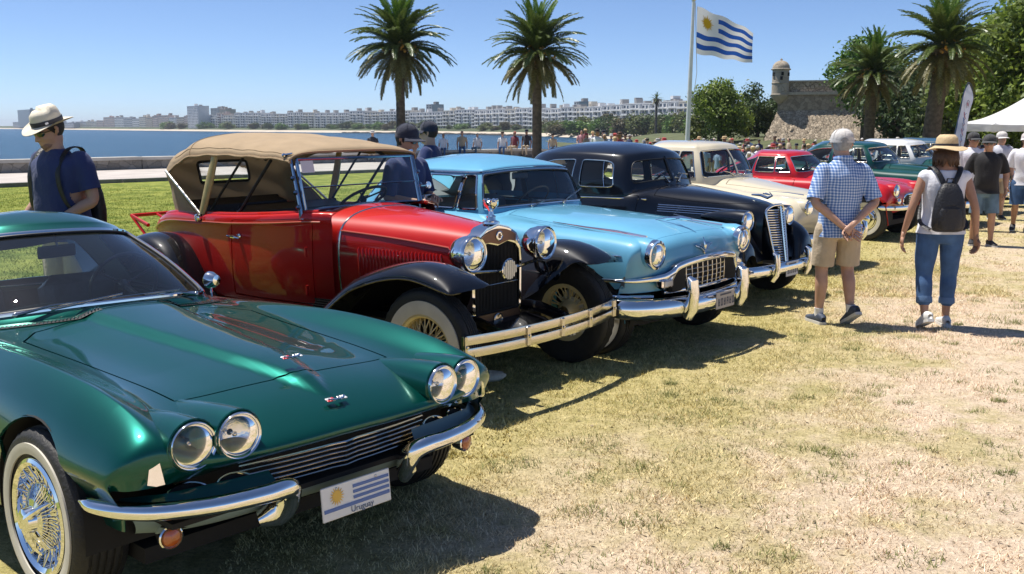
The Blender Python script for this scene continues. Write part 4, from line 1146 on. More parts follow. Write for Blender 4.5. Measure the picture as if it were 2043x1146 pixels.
# ------------------------------------------------------------------ green sports coupe
def build_green_coupe():
    G = paint('green_metallic_paint', (.0015, .082, .064), metal=.65, rough=.33, cior=1.42, inside=(.20, .27, .27))
    root = thing('sports_car', (-1.272, 4.150, .008), -.716, 'dark green metallic sports coupe with twin round headlights and a striped sun plate', 'car', 'classic cars parked in a row on the grass')
    root.rotation_euler = (-.024, -.020, -.716)
    st = [
     [(.76,0,.545),(.76,.25,.545),(.755,.48,.545),(.76,.66,.545),(.77,.78,.55),(.74,.87,.55),(.69,.909,.55),(.69,.893,.495),(.655,.84,.385),(.62,.83,.28)],
     [(.87,0,.595),(.87,.25,.595),(.865,.48,.6),(.85,.65,.615),(.825,.79,.665),(.785,.885,.65),(.72,.929,.59),(.72,.913,.535),(.685,.86,.4),(.65,.84,.27)],
     [(.82,0,.655),(.82,.25,.65),(.815,.48,.65),(.8,.65,.675),(.775,.79,.735),(.74,.89,.69),(.68,.939,.6),(.68,.923,.545),(.645,.87,.4),(.61,.85,.26)],
     [(.62,0,.735),(.62,.25,.73),(.61,.48,.72),(.6,.64,.735),(.59,.785,.785),(.57,.89,.72),(.54,.949,.61),(.54,.933,.555),(.52,.88,.4),(.5,.855,.25)],
     [(.3,0,.79),(.3,.25,.78),(.3,.48,.765),(.3,.63,.775),(.3,.785,.83),(.3,.9,.745),(.3,.959,.61),(.3,.943,.555),(.3,.89,.395),(.3,.855,.24)],
     [(-.12,0,.825),(-.12,.25,.815),(-.12,.47,.795),(-.12,.63,.8),(-.12,.785,.855),(-.12,.905,.76),(-.12,.959,.61),(-.12,.943,.555),(-.12,.89,.385),(-.12,.85,.22)],
     [(-.55,0,.86),(-.55,.25,.85),(-.55,.46,.825),(-.55,.63,.82),(-.55,.78,.85),(-.55,.895,.755),(-.55,.949,.61),(-.55,.933,.555),(-.55,.88,.375),(-.55,.84,.2)],
     [(-.95,0,.895),(-.95,.25,.885),(-.95,.46,.865),(-.95,.63,.845),(-.95,.775,.835),(-.95,.885,.745),(-.95,.939,.6),(-.95,.923,.545),(-.95,.87,.36),(-.95,.83,.18)],
     [(-1.35,0,.885),(-1.35,.25,.88),(-1.35,.46,.87),(-1.35,.64,.85),(-1.35,.775,.825),(-1.35,.88,.735),(-1.35,.934,.6),(-1.35,.918,.545),(-1.35,.865,.36),(-1.35,.82,.18)],
     [(-2,0,.87),(-2,.25,.87),(-2,.46,.865),(-2,.64,.855),(-2,.775,.83),(-2,.885,.74),(-2,.939,.6),(-2,.923,.545),(-2,.87,.36),(-2,.83,.18)],
     [(-2.55,0,.86),(-2.55,.25,.86),(-2.55,.46,.86),(-2.55,.64,.865),(-2.55,.775,.87),(-2.55,.885,.76),(-2.55,.939,.61),(-2.55,.923,.555),(-2.55,.87,.375),(-2.55,.83,.2)],
     [(-3,0,.8),(-3,.25,.8),(-3,.46,.8),(-3,.62,.81),(-3,.74,.81),(-3,.84,.73),(-3,.884,.61),(-3,.868,.555),(-3,.815,.405),(-3,.79,.26)],
     [(-3.32,0,.7),(-3.32,.25,.7),(-3.31,.44,.7),(-3.3,.58,.7),(-3.28,.68,.69),(-3.25,.77,.66),(-3.22,.804,.6),(-3.22,.788,.545),(-3.21,.735,.43),(-3.2,.72,.32)],
    ]
    for i in range(5):
        for j, zm in ((8, .45), (9, .375 if i < 4 else .30)): q = st[i][j]; st[i][j] = (q[0], q[1], max(q[2], zm))
    def post(P):
        x, y = P[..., 0], np.abs(P[..., 1])
        w = np.interp(x, [-1.0, -.6, .2, .55, .68], [.24, .21, .14, .085, .03]); hgt = np.interp(x, [-1.3, -1.0, -.9, .3, .56, .70], [0, .004, .032, .030, .026, 0])
        w = w * 1.12; t = np.clip((w - y) / np.minimum(.075, w * .8), 0, 1); on = P[..., 2] > .6
        P[..., 2] += np.where(on, hgt * (t * t * (3 - 2 * t) * .8 + .2 * np.clip(1 - (y / np.maximum(w, .01)) ** 2, 0, 1)), 0)
        # crisp crests along the wings
        pk = np.exp(-np.abs(y - .785) / .045); P[..., 2] += np.where(on, pk * .016 * np.interp(x, [-1.6, -.9, .55, .8], [0, 1, 1, .2]), 0)
        # flats pressed in the hood either side
        d = np.exp(-((y - .40) / .13) ** 2) * np.interp(x, [-.9, -.7, .1, .42], [0, .010, .008, 0])
        P[..., 2] -= np.where(on, d, 0)
        return P
    S = Surf(st, k=.55, post=post, kv=.75)
    wx, wz, wr = .17, .335, .335
    cuts = []
    arch = S.inv(circle_xz(wx, wz + .015, .362, -14, 194, 26), (0, 2), vr=(4.6, 9))
    a2 = S.inv(circle_xz(-2.62, wz + .015, .362, -14, 194, 26), (0, 2), vr=(4.6, 9))
    for A in (arch, a2):
        cuts += [dict(poly=A, part=None), dict(poly=mirror_poly(A), part=None)]
    half = [(.515, 0), (.505, .06), (.485, .085), (.475, .3), (.455, .53), (.30, .535), (-.3, .565), (-.72, .595), (-.83, .50), (-.87, .25), (-.88, 0)]
    H = S.inv(half, (0, 1), vr=(0, 4.3))
    H[0] = (H[0][0], 0); H[-1] = (H[-1][0], 0)
    hood = H + [(u, -v) for u, v in H[-2:0:-1]]
    cuts.append(dict(poly=hood, part='hood', mat=G, gap=.009))
    cuts += side_cut(S, rpoly([(-1.02, .25), (-1.03, .70), (-1.06, .79), (-2.02, .80), (-2.06, .6), (-1.98, .25)], .05), 'door', G, (4.4, 9), .009)
    ck = S.inv([(-1.12, .05), (-1.15, .56), (-2.4, .56), (-2.55, .05)], (0, 1), vr=(0, 4))
    ck2 = [(ck[0][0], 0), ck[1], ck[2], (ck[3][0], 0)]
    cuts.append(dict(poly=[ck2[0], ck2[1], ck2[2], ck2[3], (ck2[2][0], -ck2[2][1]), (ck2[1][0], -ck2[1][1])], part=None))
    body, parts = surf_build(S, 230, 220, cuts, 'body', G, root)
    # greenhouse
    r0 = [(-.93,0,.90),(-.965,.32,.893),(-1.10,.57,.865),(-1.25,.665,.85),(-1.75,.70,.845),(-2.25,.67,.85),(-2.75,.45,.85),(-3.05,0,.80)]
    r2 = [(-1.70,0,1.265),(-1.745,.28,1.255),(-1.90,.475,1.222),(-2.0,.53,1.205),(-2.2,.55,1.20),(-2.5,.50,1.18),(-2.78,.33,1.10),(-2.95,0,1.06)]
    r1 = [tuple((np.array(a) * .5 + np.array(b) * .5 + np.array([.03, 0, .02]) * (1 if i < 3 else 0)).tolist()) for i, (a, b) in enumerate(zip(r0, r2))]
    r1 = [(x, y + (.015 if 0 < i < 7 else 0), z) for i, (x, y, z) in enumerate(r1)]
    r3 = [(-1.76,0,1.30),(-1.80,.265,1.29),(-1.95,.445,1.255),(-2.04,.495,1.24),(-2.2,.515,1.24),(-2.45,.465,1.225),(-2.68,.3,1.17),(-2.82,0,1.14)]
    r4 = [(-1.93,0,1.340),(-1.96,.2,1.335),(-2.05,.3,1.318),(-2.11,.33,1.31),(-2.22,.34,1.31),(-2.38,.3,1.295),(-2.55,.2,1.25),(-2.62,0,1.24)]
    r5 = [(-2.03,0,1.35),(-2.06,0,1.35),(-2.11,0,1.348),(-2.16,0,1.345),(-2.22,0,1.342),(-2.3,0,1.335),(-2.38,0,1.32),(-2.43,0,1.31)]
    rb = [(x * 1.0, y, z - .05) for x, y, z in r0]
    T = Surf([rb, r0, r1, r2, r3, r4, r5], k=.6)
    ws = rpoly([(1.10, -2.25), (2.93, -2.12), (2.93, 2.12), (1.10, 2.25)], .22)
    sw = rpoly([(1.15, 3.05), (2.9, 3.15), (2.85, 4.55), (1.15, 4.75)], .2)
    rw = rpoly([(1.2, 5.2), (2.85, 5.25), (2.85, 6.9), (1.25, 6.9)], .25)
    gl = [dict(poly=ws, part='windscreen', mat=M['glass'], off=-.006, flange=0)]
    for p, nm in ((sw, 'side_window'), (rw, 'rear_window')):
        gl += [dict(poly=p, part=nm, mat=M['glass'], off=-.006, flange=0), dict(poly=mirror_poly(p), part=nm, mat=M['glass'], off=-.006, flange=0)]
    roof, _ = surf_build(T, 60, 130, gl, 'roof', G, root)
    fill_strip('windscreen_trim', T, ws, .013, M['chrome'], root, .002)
    fill_strip('windscreen_seal', T, rpoly([(1.17, -2.19), (2.87, -2.06), (2.87, 2.06), (1.17, 2.19)], .2), .008, M['seal'], root, 0)
    for p in (sw, mirror_poly(sw)): fill_strip('side_window_trim', T, p, .008, M['chrome'], root)
    # wheels
    for x in (wx, -2.62):
        for s in (-1, 1):
            wheel(root, x, s * (.84 if x > -1 else .83), wz, wr, .20, .215, s, 'knock', 0, (.240, .282))
            well(root, x, s * .93, wz + .015, .368, s)
    # front: recess, grille bars, valance
    g = MB(); g.box((.66, 0, .47), (.05, 1.3, .26)); g.box((.72, 0, .405), (.16, 1.5, .02)); g.build('grille_recess', M['under'], root)
    g = MB(); g.box((-1.3, 0, .22), (3.7, 1.45, .06)); g.box((-2.9, 0, .35), (.4, 1.4, .3)); g.build('underbody', M['under'], root)
    for k in range(6):
        z = .445 + .019 * k; g = MB()
        pts = [(.80 - .035 * (abs(y) / .44) ** 2 + (.012 if abs(y) < .02 else 0), y, z) for y in np.linspace(-.46, .46, 15)]
        g.tube(pts, (.004, .0035) if k < 5 else (.006, .005), 6); g.build('grille_bar', M['chrome'] if k in (5,) else M['chrome_worn'], root)
    g = MB(); pts = [(.79 - .05 * (abs(y) / .44) ** 2, y, .405) for y in np.linspace(-.44, .44, 15)]; g.tube(pts, .009, 8); g.build('grille_bar', M['chrome'], root)
    V = Surf([[(.76,0,.41),(.755,.3,.41),(.74,.5,.42),(.71,.69,.43),(.63,.83,.44)],[(.78,0,.38),(.775,.3,.38),(.76,.5,.38),(.72,.68,.385),(.64,.80,.39)],[(.72,0,.325),(.715,.3,.325),(.70,.5,.325),(.67,.66,.33),(.60,.78,.34)],[(.60,0,.285),(.595,.3,.285),(.58,.5,.285),(.55,.64,.29),(.5,.74,.30)]], k=.4)
    surf_build(V, 20, 60, [], 'front_valance', G, root)
    for s in (-1, 1):
        # lamp pods and lamps
        for (yo, zo, xo, dx) in ((.672, .680, .815, 0), (.505, .684, .835, 0)):
            g = MB(); n = 9; P = []; rr = []
            for k in range(n):
                t = k / (n - 1); P.append((.30 + (xo + .005 - .30) * t, s * (yo - .0 * t), .690 + (zo - .690) * t)); rr.append(.03 + (.096 - .03) * (1 - (1 - t) ** 1.7))
            g.tube(P, rr, 24, caps=False)
            g.lathe([(.096, 0), (.093, .004), (.086, -.004)], (xo + .005, s * yo, zo), (1, 0, 0), 24)
            if yo > .6:
                g.box((.73, s * .62, .655), (.17, .10, .15), bev=.03, smooth=True)
            g.build('headlight_pod', G, root)
            lamp(root, (xo + .006, s * yo, zo), (1, s * .05, 0), .078, .06, .009)
        # added chrome plate shaped as the reflection on the fender beside the lamps
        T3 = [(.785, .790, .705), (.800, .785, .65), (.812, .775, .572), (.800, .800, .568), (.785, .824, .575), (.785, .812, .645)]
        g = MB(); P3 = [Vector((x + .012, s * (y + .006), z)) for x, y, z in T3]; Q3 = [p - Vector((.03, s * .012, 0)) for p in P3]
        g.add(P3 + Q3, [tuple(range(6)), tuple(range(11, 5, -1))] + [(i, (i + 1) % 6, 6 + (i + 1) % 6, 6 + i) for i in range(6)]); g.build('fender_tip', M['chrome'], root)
        # bumper blade, inner end turned down
        path = spline([(.52, .925, .482), (.60, .92, .480), (.70, .875, .476), (.80, .78, .472), (.875, .62, .468), (.905, .45, .466), (.90, .36, .462), (.875, .31, .44), (.84, .30, .395), (.80, .32, .34), (.76, .38, .315)], 50)
        N = len(path)
        rr = []
        for k in range(N):
            t = k / (N - 1); hgt = np.interp(t, [0, .05, .2, .5, .72, .82, .92, 1], [.010, .022, .031, .034, .042, .05, .055, .03]); rr.append((float(np.interp(t, [0, .1, .8, 1], [.016, .032, .036, .034])), float(hgt)))
        g = MB(); g.tube([(p[0], s * p[1], p[2]) for p in path], rr, 16, up=(0, 0, 1)); g.build('bumper', M['chrome'], root)
        # oval bezels in the shelf above the bumper
        g = MB(); g.grid([[(.66, s * .86, .505), (.76, s * .74, .515), (.80, s * .5, .515), (.80, s * .36, .51)], [(.68, s * .90, .44), (.80, s * .77, .455), (.855, s * .5, .455), (.85, s * .34, .45)]]); g.build('bumper_shelf', G, root)
        for (cx, cy) in ((.845, .50), (.82, .665)):
            R = Rz(s * math.atan2(.16, .03) if False else 0)
            P = []; D = []
            for k in range(24):
                a = 2 * math.pi * k / 24
                p = Vector((cx - .045 + .026 * math.sin(a) - (.05 * (cy - .5) if cy > .6 else 0) - .30 * math.cos(a) * .06 * (1 if cy > .6 else .35), s * (cy + .070 * math.cos(a)), .497 - .030 * math.sin(a)))
                P.append(p)
            g = MB(); g.tube(P, .005, 6, closed=True); o = g.build('oval_bezel', M['chrome'], root)
            g = MB(); g.add([p - Vector((.004, 0, .006)) for p in P], [tuple(range(24))]); g.build('oval_opening', M['under'], o)
        # indicator
        c = (.755, s * .735, .355)
        g = MB(); g.lathe([(.034, -.05), (.042, -.01), (.043, .008), (.038, .012), (.034, .004)], c, (1, s * .12, 0), 24); o = g.build('indicator', M['chrome'], root)
        g = MB(); g.lathe([(.035, .002), (.03, .014), (.018, .020), (.001, .022)], c, (1, s * .12, 0), 24); g.build('lens', M['amber'], o)
        # cowl louvres
        vp = [S.inv([(-.885 - .01 * t - .14 * t * t, .16 + .42 * t)], (0, 1), vr=(0, 4.3))[0] for t in np.linspace(0, 1, 9)]
        g = MB(); g.tube(along(S, [(u, s * v) for u, v in vp], .001, closed=False).tolist(), (.030, .003), 8, up=(0, 0, 1)); q = g.build('cowl_vent', M['seal'], root)
        for k in range(26):
            t = (k + .5) / 26; g = MB(); u, v = S.inv([(-.885 - .01 * t - .14 * t * t, .16 + .42 * t)], (0, 1), vr=(0, 4.3))[0]; c = S(np.array([u]), np.array([v * s]))[0]
            g.box((c[0], c[1], c[2] + .004), (.050, .004, .006), R=Rz(s * .5)); g.build('vent_slat', G if t < .55 else M['chrome_worn'], q)
    # wipers
    wiper(root, (-1.04, .46, .905), (-1.00, .13, .945), (.02, .20, .006)); wiper(root, (-1.04, -.50, .905), (-.985, -.17, .945), (-.04, .20, .012))
    # badges: two small crossed flags each
    red = mat('badge_red', (.55, .02, .03), .3, coat=1); wht = mat('badge_white', (.75, .75, .75), .3, coat=1)
    for (x, z) in ((.475, .834), (.762, .703)):
        b = MB(); dz = -.28 if x < .6 else -.42
        for s in (-1, 1):
            b.tube([(x - .014, -s * .025, z + .002), (x + .008, s * .010, z + .002), (x - .008, s * .04, z + .006)], .0035, 6)
        o = b.build('badge', M['chrome'], root)
        for s in (-1, 1):
            for q in range(6):
                fl = MB(); fl.box((x - .014 + .012 * (q % 2), s * (.016 + .013 * (q // 2)), z + .004 - .004 * (q % 2)), (.012, .013, .005), R=Matrix.Rotation(.32, 3, 'Y'), bev=.0015); fl.build('badge_flag', red if (s < 0 and q in (0, 3, 5)) else (wht if (q + q // 2) % 2 else M['steel']) if s > 0 else wht, o)
    # plate: sun and stripes, writing below
    pl = MB(); pl.box((0, 0, 0), (.008, .345, .135), bev=.003); o = pl.build('number_plate', M['white_paint'], root)
    o.location = (.875, -.005, .335); o.rotation_euler = (0, -.10, 0)
    pb = mat('plate_blue', (.09, .17, .42), .4); py = mat('plate_yellow', (.75, .47, .08), .4)
    x = .0055
    def strip(y0, y1, z0, z1, m, nm):
        q = MB(); q.box((x, (y0 + y1) / 2, (z0 + z1) / 2), (.002, abs(y1 - y0), abs(z1 - z0))); q.build(nm, m, o)
    strip(-.02, .165, .034, .046, pb, 'plate_stripe'); strip(-.02, .165, .012, .024, pb, 'plate_stripe'); strip(-.02, .165, -.010, .002, pb, 'plate_stripe')
    strip(-.165, .165, -.034, -.020, pb, 'plate_stripe')
    q = MB(); n = 16; c = (-.10, .022); pts = []
    for k in range(2 * n): a = math.pi * k / n; rr = .036 if k % 2 == 0 else .019; pts.append((c[0] + rr * math.cos(a), c[1] + rr * math.sin(a)))
    q.prism(pts, x - .001, x + .0012, 'x'); q.build('plate_sun', py, o)
    tx = bpy.data.curves.new('plate_writing', 'FONT'); tx.body = 'Uruguay'; tx.size = .034; tx.extrude = .0006; tx.align_x = 'CENTER'
    to = bpy.data.objects.new('plate_writing', tx); COL.objects.link(to); dg = bpy.context.evaluated_depsgraph_get(); tm = bpy.data.meshes.new_from_object(to.evaluated_get(dg)); bpy.data.objects.remove(to); to = link('plate_text', tm, o)
    to.location = (x + .0006, .02, -.060); to.rotation_euler = (math.pi / 2, 0, math.pi / 2); tm.materials.append(mat('plate_ink', (.12, .16, .25), .5))
    for s in (-1, 1):
        q = MB(); q.lathe([(.006, 0), (.005, .003), (.001, .004)], (.004, s * .10, .052), (1, 0, 0), 10); q.build('plate_bolt', M['steel'], o)
    # mirror on the far wing
    g = MB(); g.tube([(-1.16, .63, .86), (-1.17, .635, .895), (-1.18, .64, .93)], .007, 8); g.lathe([(.004, .05), (.03, .045), (.047, .015), (.05, -.012), (.044, -.02), (.002, -.018)], (-1.18, .64, .955), (1, .25, 0), 20); g.build('door_mirror', M['chrome'], root)
    # cabin
    dash = Surf([[(-1.02,0,.87),(-1.05,.3,.865),(-1.15,.55,.85)],[(-1.12,0,.905),(-1.14,.3,.905),(-1.22,.57,.87)],[(-1.32,0,.90),(-1.32,.3,.93),(-1.34,.6,.87)],[(-1.40,0,.80),(-1.40,.3,.82),(-1.42,.6,.78)],[(-1.38,0,.6),(-1.38,.3,.6),(-1.40,.6,.6)]], k=.3)
    dm = mat('green_dash_trim', (.012, .09, .075), .45)
    surf_build(dash, 16, 30, [], 'dashboard', dm, root)
    interior_pan(root, -1.2, -2.75, .62, .24, .80, mat('cabin_carpet_teal', (.20, .27, .28), .9))
    LTH = mat('dark_teal_leather', (.15, .19, .20), .45, var=.2, vscale=12)
    seat(root, -1.98, .12, .58, .48, .46, LTH); seat(root, -1.98, -.58, -.12, .48, .46, LTH)
    steering(root, (-1.62, .34, .92), .35, .20, mat('grey_wheel_rim', (.12, .13, .14), .35, coat=.5), spokes=3, thick=.010)
    g = MB(); g.box((-1.70, .0, 1.135), (.018, .26, .07), R=Rz(.35), bev=.009, smooth=True); g.tube([(-1.69, .0, 1.165), (-1.73, 0, 1.245)], .006, 6); mo = g.build('rear_view_mirror', M['steel'], root)
    g = MB(); g.box((-1.711, 0.0035, 1.135), (.002, .24, .058), R=Rz(.35)); g.build('mirror_glass', M['chrome'], mo)
    return root
build_green_coupe()
# ------------------------------------------------------------------ red open tourer with a folding top
def build_red_tourer():
    RED = paint('red_enamel', (.52, .012, .008), rough=.4, cior=1.38, inside=(.02, .012, .01))
    CREAM = mat('cream_enamel', (.62, .50, .24), .35, coat=.6, var=.1)
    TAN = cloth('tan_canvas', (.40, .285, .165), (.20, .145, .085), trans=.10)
    root = thing('tourer_car', (-.218, 6.719, 0), -.666, 'red open vintage car with tan canvas top and cream wire wheels', 'car', 'classic cars parked in a row on the grass')
    BK = M['black']
    # hood and cowl
    def sect(x, w, zt, zb=.55, pe=0):
        return [(x, 0, zt), (x, w * .45, zt - .012), (x, w * .78, zt - .055), (x, w * .96, zt - .125), (x, w * 1.01, zt - .20), (x, w * 1.03, zt - .30), (x, w * 1.02, zt - .48), (x, w * .98, zb)]
    H = Surf([sect(.075, .265, 1.105), sect(-.12, .305, 1.13), sect(-.40, .37, 1.16), sect(-.70, .44, 1.185), sect(-.925, .495, 1.20)], k=.55)
    surf_build(H, 40, 80, [], 'hood', RED, root)
    Cw = Surf([sect(-.932, .497, 1.20), sect(-1.05, .545, 1.212), sect(-1.14, .59, 1.215), sect(-1.22, .625, 1.20)], k=.5)
    surf_build(Cw, 16, 70, [], 'cowl', RED, root)
    g = MB(); P = Cw(np.full(41, .0), np.linspace(-7, 7, 41)); P[:, 0] = -.928; g.tube(P.tolist(), .008, 8); g.build('hood_band', M['chrome_worn'], root)
    # side mouldings from radiator to tail
    for s in (-1, 1):
        g = MB(); u = np.linspace(0, 4, 14); P = H(u, np.full(14, 3.35 * s)); g.tube(P.tolist(), .008, 6); g.build('hood_moulding', mat('pinstripe', (.55, .10, .06), .3, coat=1) if s < 0 else M['chrome_worn'], root)
        for k in range(24):
            t = k / 23; x = -.76 + .66 * t
            uu = np.interp(x, [-.925, -.7, -.4, -.12, .075], [4, 3, 2, 1, 0]); p = H(np.array([uu]), np.array([5.2 * s]))[0]; q = H(np.array([uu]), np.array([6.2 * s]))[0]
            a = Vector(p); b = Vector(q); zt, zb = .925 - .01 * t, .66 + .06 * t * t
            f = lambda z: a + (b - a) * ((z - a.z) / (b.z - a.z))
            g = MB(); g.tube([f(zt + .012), f(zt), f((zt + zb) / 2), f(zb), f(zb - .012)], [.002, .009, .009, .009, .002], 8); g.build('louvre', RED, root)
    # tub: levels by height, v from the rear centre forward
    plan = [(-3.50, 0), (-3.47, .28), (-3.32, .50), (-2.98, .62), (-2.5, .675), (-2.0, .70), (-1.5, .69), (-1.15, .64), (-.95, .54)]
    zt = [.88, .885, .95, 1.075, 1.10, 1.115, 1.145, 1.175, 1.175]
    net = []
    for lv, (ins, f) in enumerate(((.045, 1.0), (.0, 1.0), (-.012, .955), (-.004, .915), (-.012, .80), (-.006, .60), (.02, .46), (.06, .44))):
        row = []
        for (x, y), z in zip(plan, zt):
            zz = z * f if f >= .9 else (.44 + (z - .44) * (f - .44) / (1 - .44))
            r = math.hypot(x + 2.3, y) or 1
            row.append((x + (ins if x < -3.2 else 0), max(0, y - ins) if y > .01 else 0, zz + (.008 if lv == 0 else 0)))
        net.append(row)
    Tb = Surf(net, k=.55)
    cuts = side_cut(Tb, rpoly([(-1.09, .50), (-1.085, 1.135), (-1.93, 1.085), (-1.95, .50)], [.02, .03, .03, .02]), 'door', RED, (4, 8), .008, flange=.02)
    surf_build(Tb, 46, 170, cuts, 'body', RED, root, flange=.02)
    for s in (-1, 1):
        g = MB(); v = np.linspace(1.6, 7.6, 30) * s; P = Tb(np.full(30, 2.25), v) + Tb.normal(np.full(30, 2.25), v) * .004; g.tube(P.tolist(), .008, 6); g.build('belt_moulding', mat('red_moulding', (.42, .07, .02), .3, coat=1), root)
        g = MB(); v = np.linspace(2.9, 7.4, 30) * s; P = Tb(np.full(30, .35), v); g.tube(P.tolist(), .016, 8); g.build('body_rail', RED, root)
        # door handle
        g = MB(); c = Vector((-1.84, s * .712, .965)); g.tube([c, c + Vector((0, s * .05, 0))], .011, 8); g.tube([c + Vector((-.07, s * .055, .004)), c + Vector((0, s * .06, 0)), c + Vector((.075, s * .05, -.008))], [.007, .012, .007], 8)
        g.lathe([(.022, 0), (.018, .008), (.006, .01)], c, (0, s, 0), 14); g.build('door_handle', M['chrome'], root)
        for z in (.62, .9):
            g = MB(); g.tube([(-1.085, s * .685, z - .035), (-1.085, s * .685, z + .035)], .010, 8); g.build('door_hinge', RED, root)
    g = MB(); g.grid([[(x, y * w, z + .05 * (1 - y * y)) for y in (-1, -.6, -.2, .2, .6, 1)] for x, w, z in ((-2.93, .60, 1.075), (-3.1, .56, 1.03), (-3.28, .49, .95), (-3.4, .38, .90), (-3.47, .25, .88))], flip=False); g.build('rear_deck', RED, root)
    g = MB()
    g.tube([(-3.45, -.5, .93), (-3.72, -.5, 1.0), (-3.74, .5, 1.0), (-3.45, .5, .93)], .018, 8); g.tube([(-3.45, -.5, .80), (-3.72, -.5, 1.0)], .014, 6); g.tube([(-3.45, .5, .80), (-3.72, .5, 1.0)], .014, 6)
    for y in (-.25, 0, .25): g.tube([(-3.45, y, .92), (-3.72, y, 1.0)], .012, 6)
    g.build('luggage_rack', RED, root)
    # canvas top
    rows = [
     [(-1.245,0,1.605),(-1.245,.3,1.602),(-1.25,.55,1.592),(-1.255,.645,1.570),(-1.26,.655,1.535)],
     [(-1.29,0,1.655),(-1.29,.3,1.65),(-1.30,.55,1.625),(-1.30,.645,1.590),(-1.30,.655,1.55)],
     [(-1.60,0,1.71),(-1.60,.3,1.70),(-1.60,.55,1.655),(-1.60,.65,1.610),(-1.60,.662,1.565)],
     [(-2.10,0,1.745),(-2.10,.3,1.735),(-2.10,.55,1.685),(-2.10,.65,1.625),(-2.10,.665,1.575)],
     [(-2.55,0,1.75),(-2.55,.3,1.74),(-2.55,.54,1.69),(-2.52,.64,1.615),(-2.50,.655,1.555)],
     [(-2.78,0,1.685),(-2.78,.3,1.675),(-2.77,.52,1.625),(-2.74,.625,1.55),(-2.70,.64,1.50)],
     [(-2.96,0,1.60),(-2.96,.3,1.595),(-2.95,.52,1.555),(-2.91,.61,1.48),(-2.80,.635,1.445)],
     [(-3.02,0,1.53),(-3.02,.3,1.525),(-3.0,.51,1.49),(-2.95,.615,1.41),(-2.84,.64,1.40)],
     [(-2.98,0,1.30),(-2.98,.3,1.30),(-2.96,.49,1.28),(-2.90,.61,1.26),(-2.62,.655,1.25)],
     [(-2.94,0,1.08),(-2.94,.3,1.08),(-2.92,.50,1.08),(-2.84,.62,1.08),(-2.37,.672,1.08)]]
    def sag(P): # slack between the bows
        x, y = P[..., 0], P[..., 1]; on = (P[..., 2] > 1.5)
        P[..., 2] -= np.where(on, .012 * np.sin(math.pi * np.clip((x + 2.55) / .45, -2, 2)) ** 2 * np.clip(1 - np.abs(y) / .8, 0, 1) + .004 * np.sin(x * 23 + y * 9) * np.clip(np.abs(y) / .6, 0, 1), 0)
        P[..., 0] += np.where(P[..., 2] < 1.5, .006 * np.sin(P[..., 2] * 31 + y * 12), 0)
        return P
    tp = Surf(rows, k=.6, post=sag)
    rwin = rpoly([(7.15, -.86), (7.15, .86), (7.95, .86), (7.95, -.86)], .14)
    surf_build(tp, 70, 80, [dict(poly=rwin, part='rear_window', mat=M['glass'], off=-.004, flange=0)], 'canvas_top', TAN, root, flange=.006)
    fill_strip('rear_window_frame', tp, rwin, .012, M['seal'], root, -.002)
    SEAM = mat('canvas_piping', (.34, .235, .13), .8, bump=.2)
    for s in (-1, 1):
        g = MB(); P = along(tp, [(u, 3.9 * s) for u in np.linspace(0, 9, 60)], .003, closed=False); g.tube(P.tolist(), .010, 6); g.build('top_piping', SEAM, root)
        g = MB(); P = along(tp, [(u, 2.9 * s) for u in np.linspace(1, 5.3, 30)], .001, closed=False); g.tube(P.tolist(), .0035, 5); g.build('top_seam', SEAM, root)
    for u in (4.1,):
        g = MB(); P = along(tp, [(u, v) for v in np.linspace(-3.9, 3.9, 40)], .001, closed=False); g.tube(P.tolist(), .004, 5); g.build('top_seam', SEAM, root)
    g = MB(); P = along(tp, [(.25, v) for v in np.linspace(-3.9, 3.9, 40)], .002, closed=False); g.tube(P.tolist(), .009, 6); g.build('top_piping', SEAM, root)
    # bows, struts and knobs of the top
    for s in (-1, 1):
        g = MB(); g.tube([(-2.19, s * .645, 1.57), (-2.26, s * .66, 1.36), (-2.36, s * .672, 1.11)], [(.022, .03), (.026, .04), (.022, .032)], 8, up=(1, 0, 0)); g.build('top_bow', M['wood'], root)
        g = MB(); g.tube([(-2.88, s * .65, 1.43), (-2.36, s * .688, 1.10)], .011, 8); g.build('top_strut', M['chrome_worn'], root)
        g = MB(); g.lathe([(.03, -.01), (.034, .01), (.03, .022), (.02, .026), (.018, .018), (.002, .02)], (-2.37, s * .70, 1.075), (0, s, 0), 20); g.build('top_knob', M['chrome'], root)
        g = MB(); g.tube([(-1.55, s * .60, 1.55), (-1.95, s * .62, 1.13)], .012, 6); g.tube([(-1.85, s * .60, 1.6), (-2.3, s * .63, 1.14)], .010, 6); g.build('top_stay', M['blackdull'], root)
        g = MB(); g.tube([(-1.27, s * .62, 1.60), (-1.33, s * .65, 1.59)], .012, 6); g.ball((-1.33, s * .655, 1.59), .016, 8); g.build('top_clamp', M['chrome'], root)
    for x, z in ((-1.6, 1.685), (-2.1, 1.715)):
        g = MB(); g.tube([(x, y, z - .12 * (abs(y) / .6) ** 3) for y in np.linspace(-.62, .62, 13)], .016, 6); g.build('roof_bow', M['blackdull'], root)
    # windscreen
    FR = mat('screen_frame', (.30, .34, .40), .12, 1.0)
    a0, a1, b0, b1 = Vector((-1.175, -.60, 1.205)), Vector((-1.175, .60, 1.205)), Vector((-1.262, -.60, 1.56)), Vector((-1.262, .60, 1.56))
    g = MB(); nn = 8
    low = [a0 + (a1 - a0) * k / nn + Vector((.02 * math.sin(math.pi * k / nn), 0, -.0 + .016 * math.sin(math.pi * k / nn) - .02)) for k in range(nn + 1)]
    g.tube([b0] + low + [b1], .014, 8); g.tube([b0, b1], .012, 8); g.build('windscreen_frame', FR, root)
    m0, m1 = a0.lerp(b0, .42), a1.lerp(b1, .42)
    g = MB(); g.tube([m0, m1], .006, 6); g.build('windscreen_bar', FR, root)
    g = MB(); g.add(low + [m1, m0], [tuple(range(nn + 3))]); g.build('windscreen', M['glass'], root)
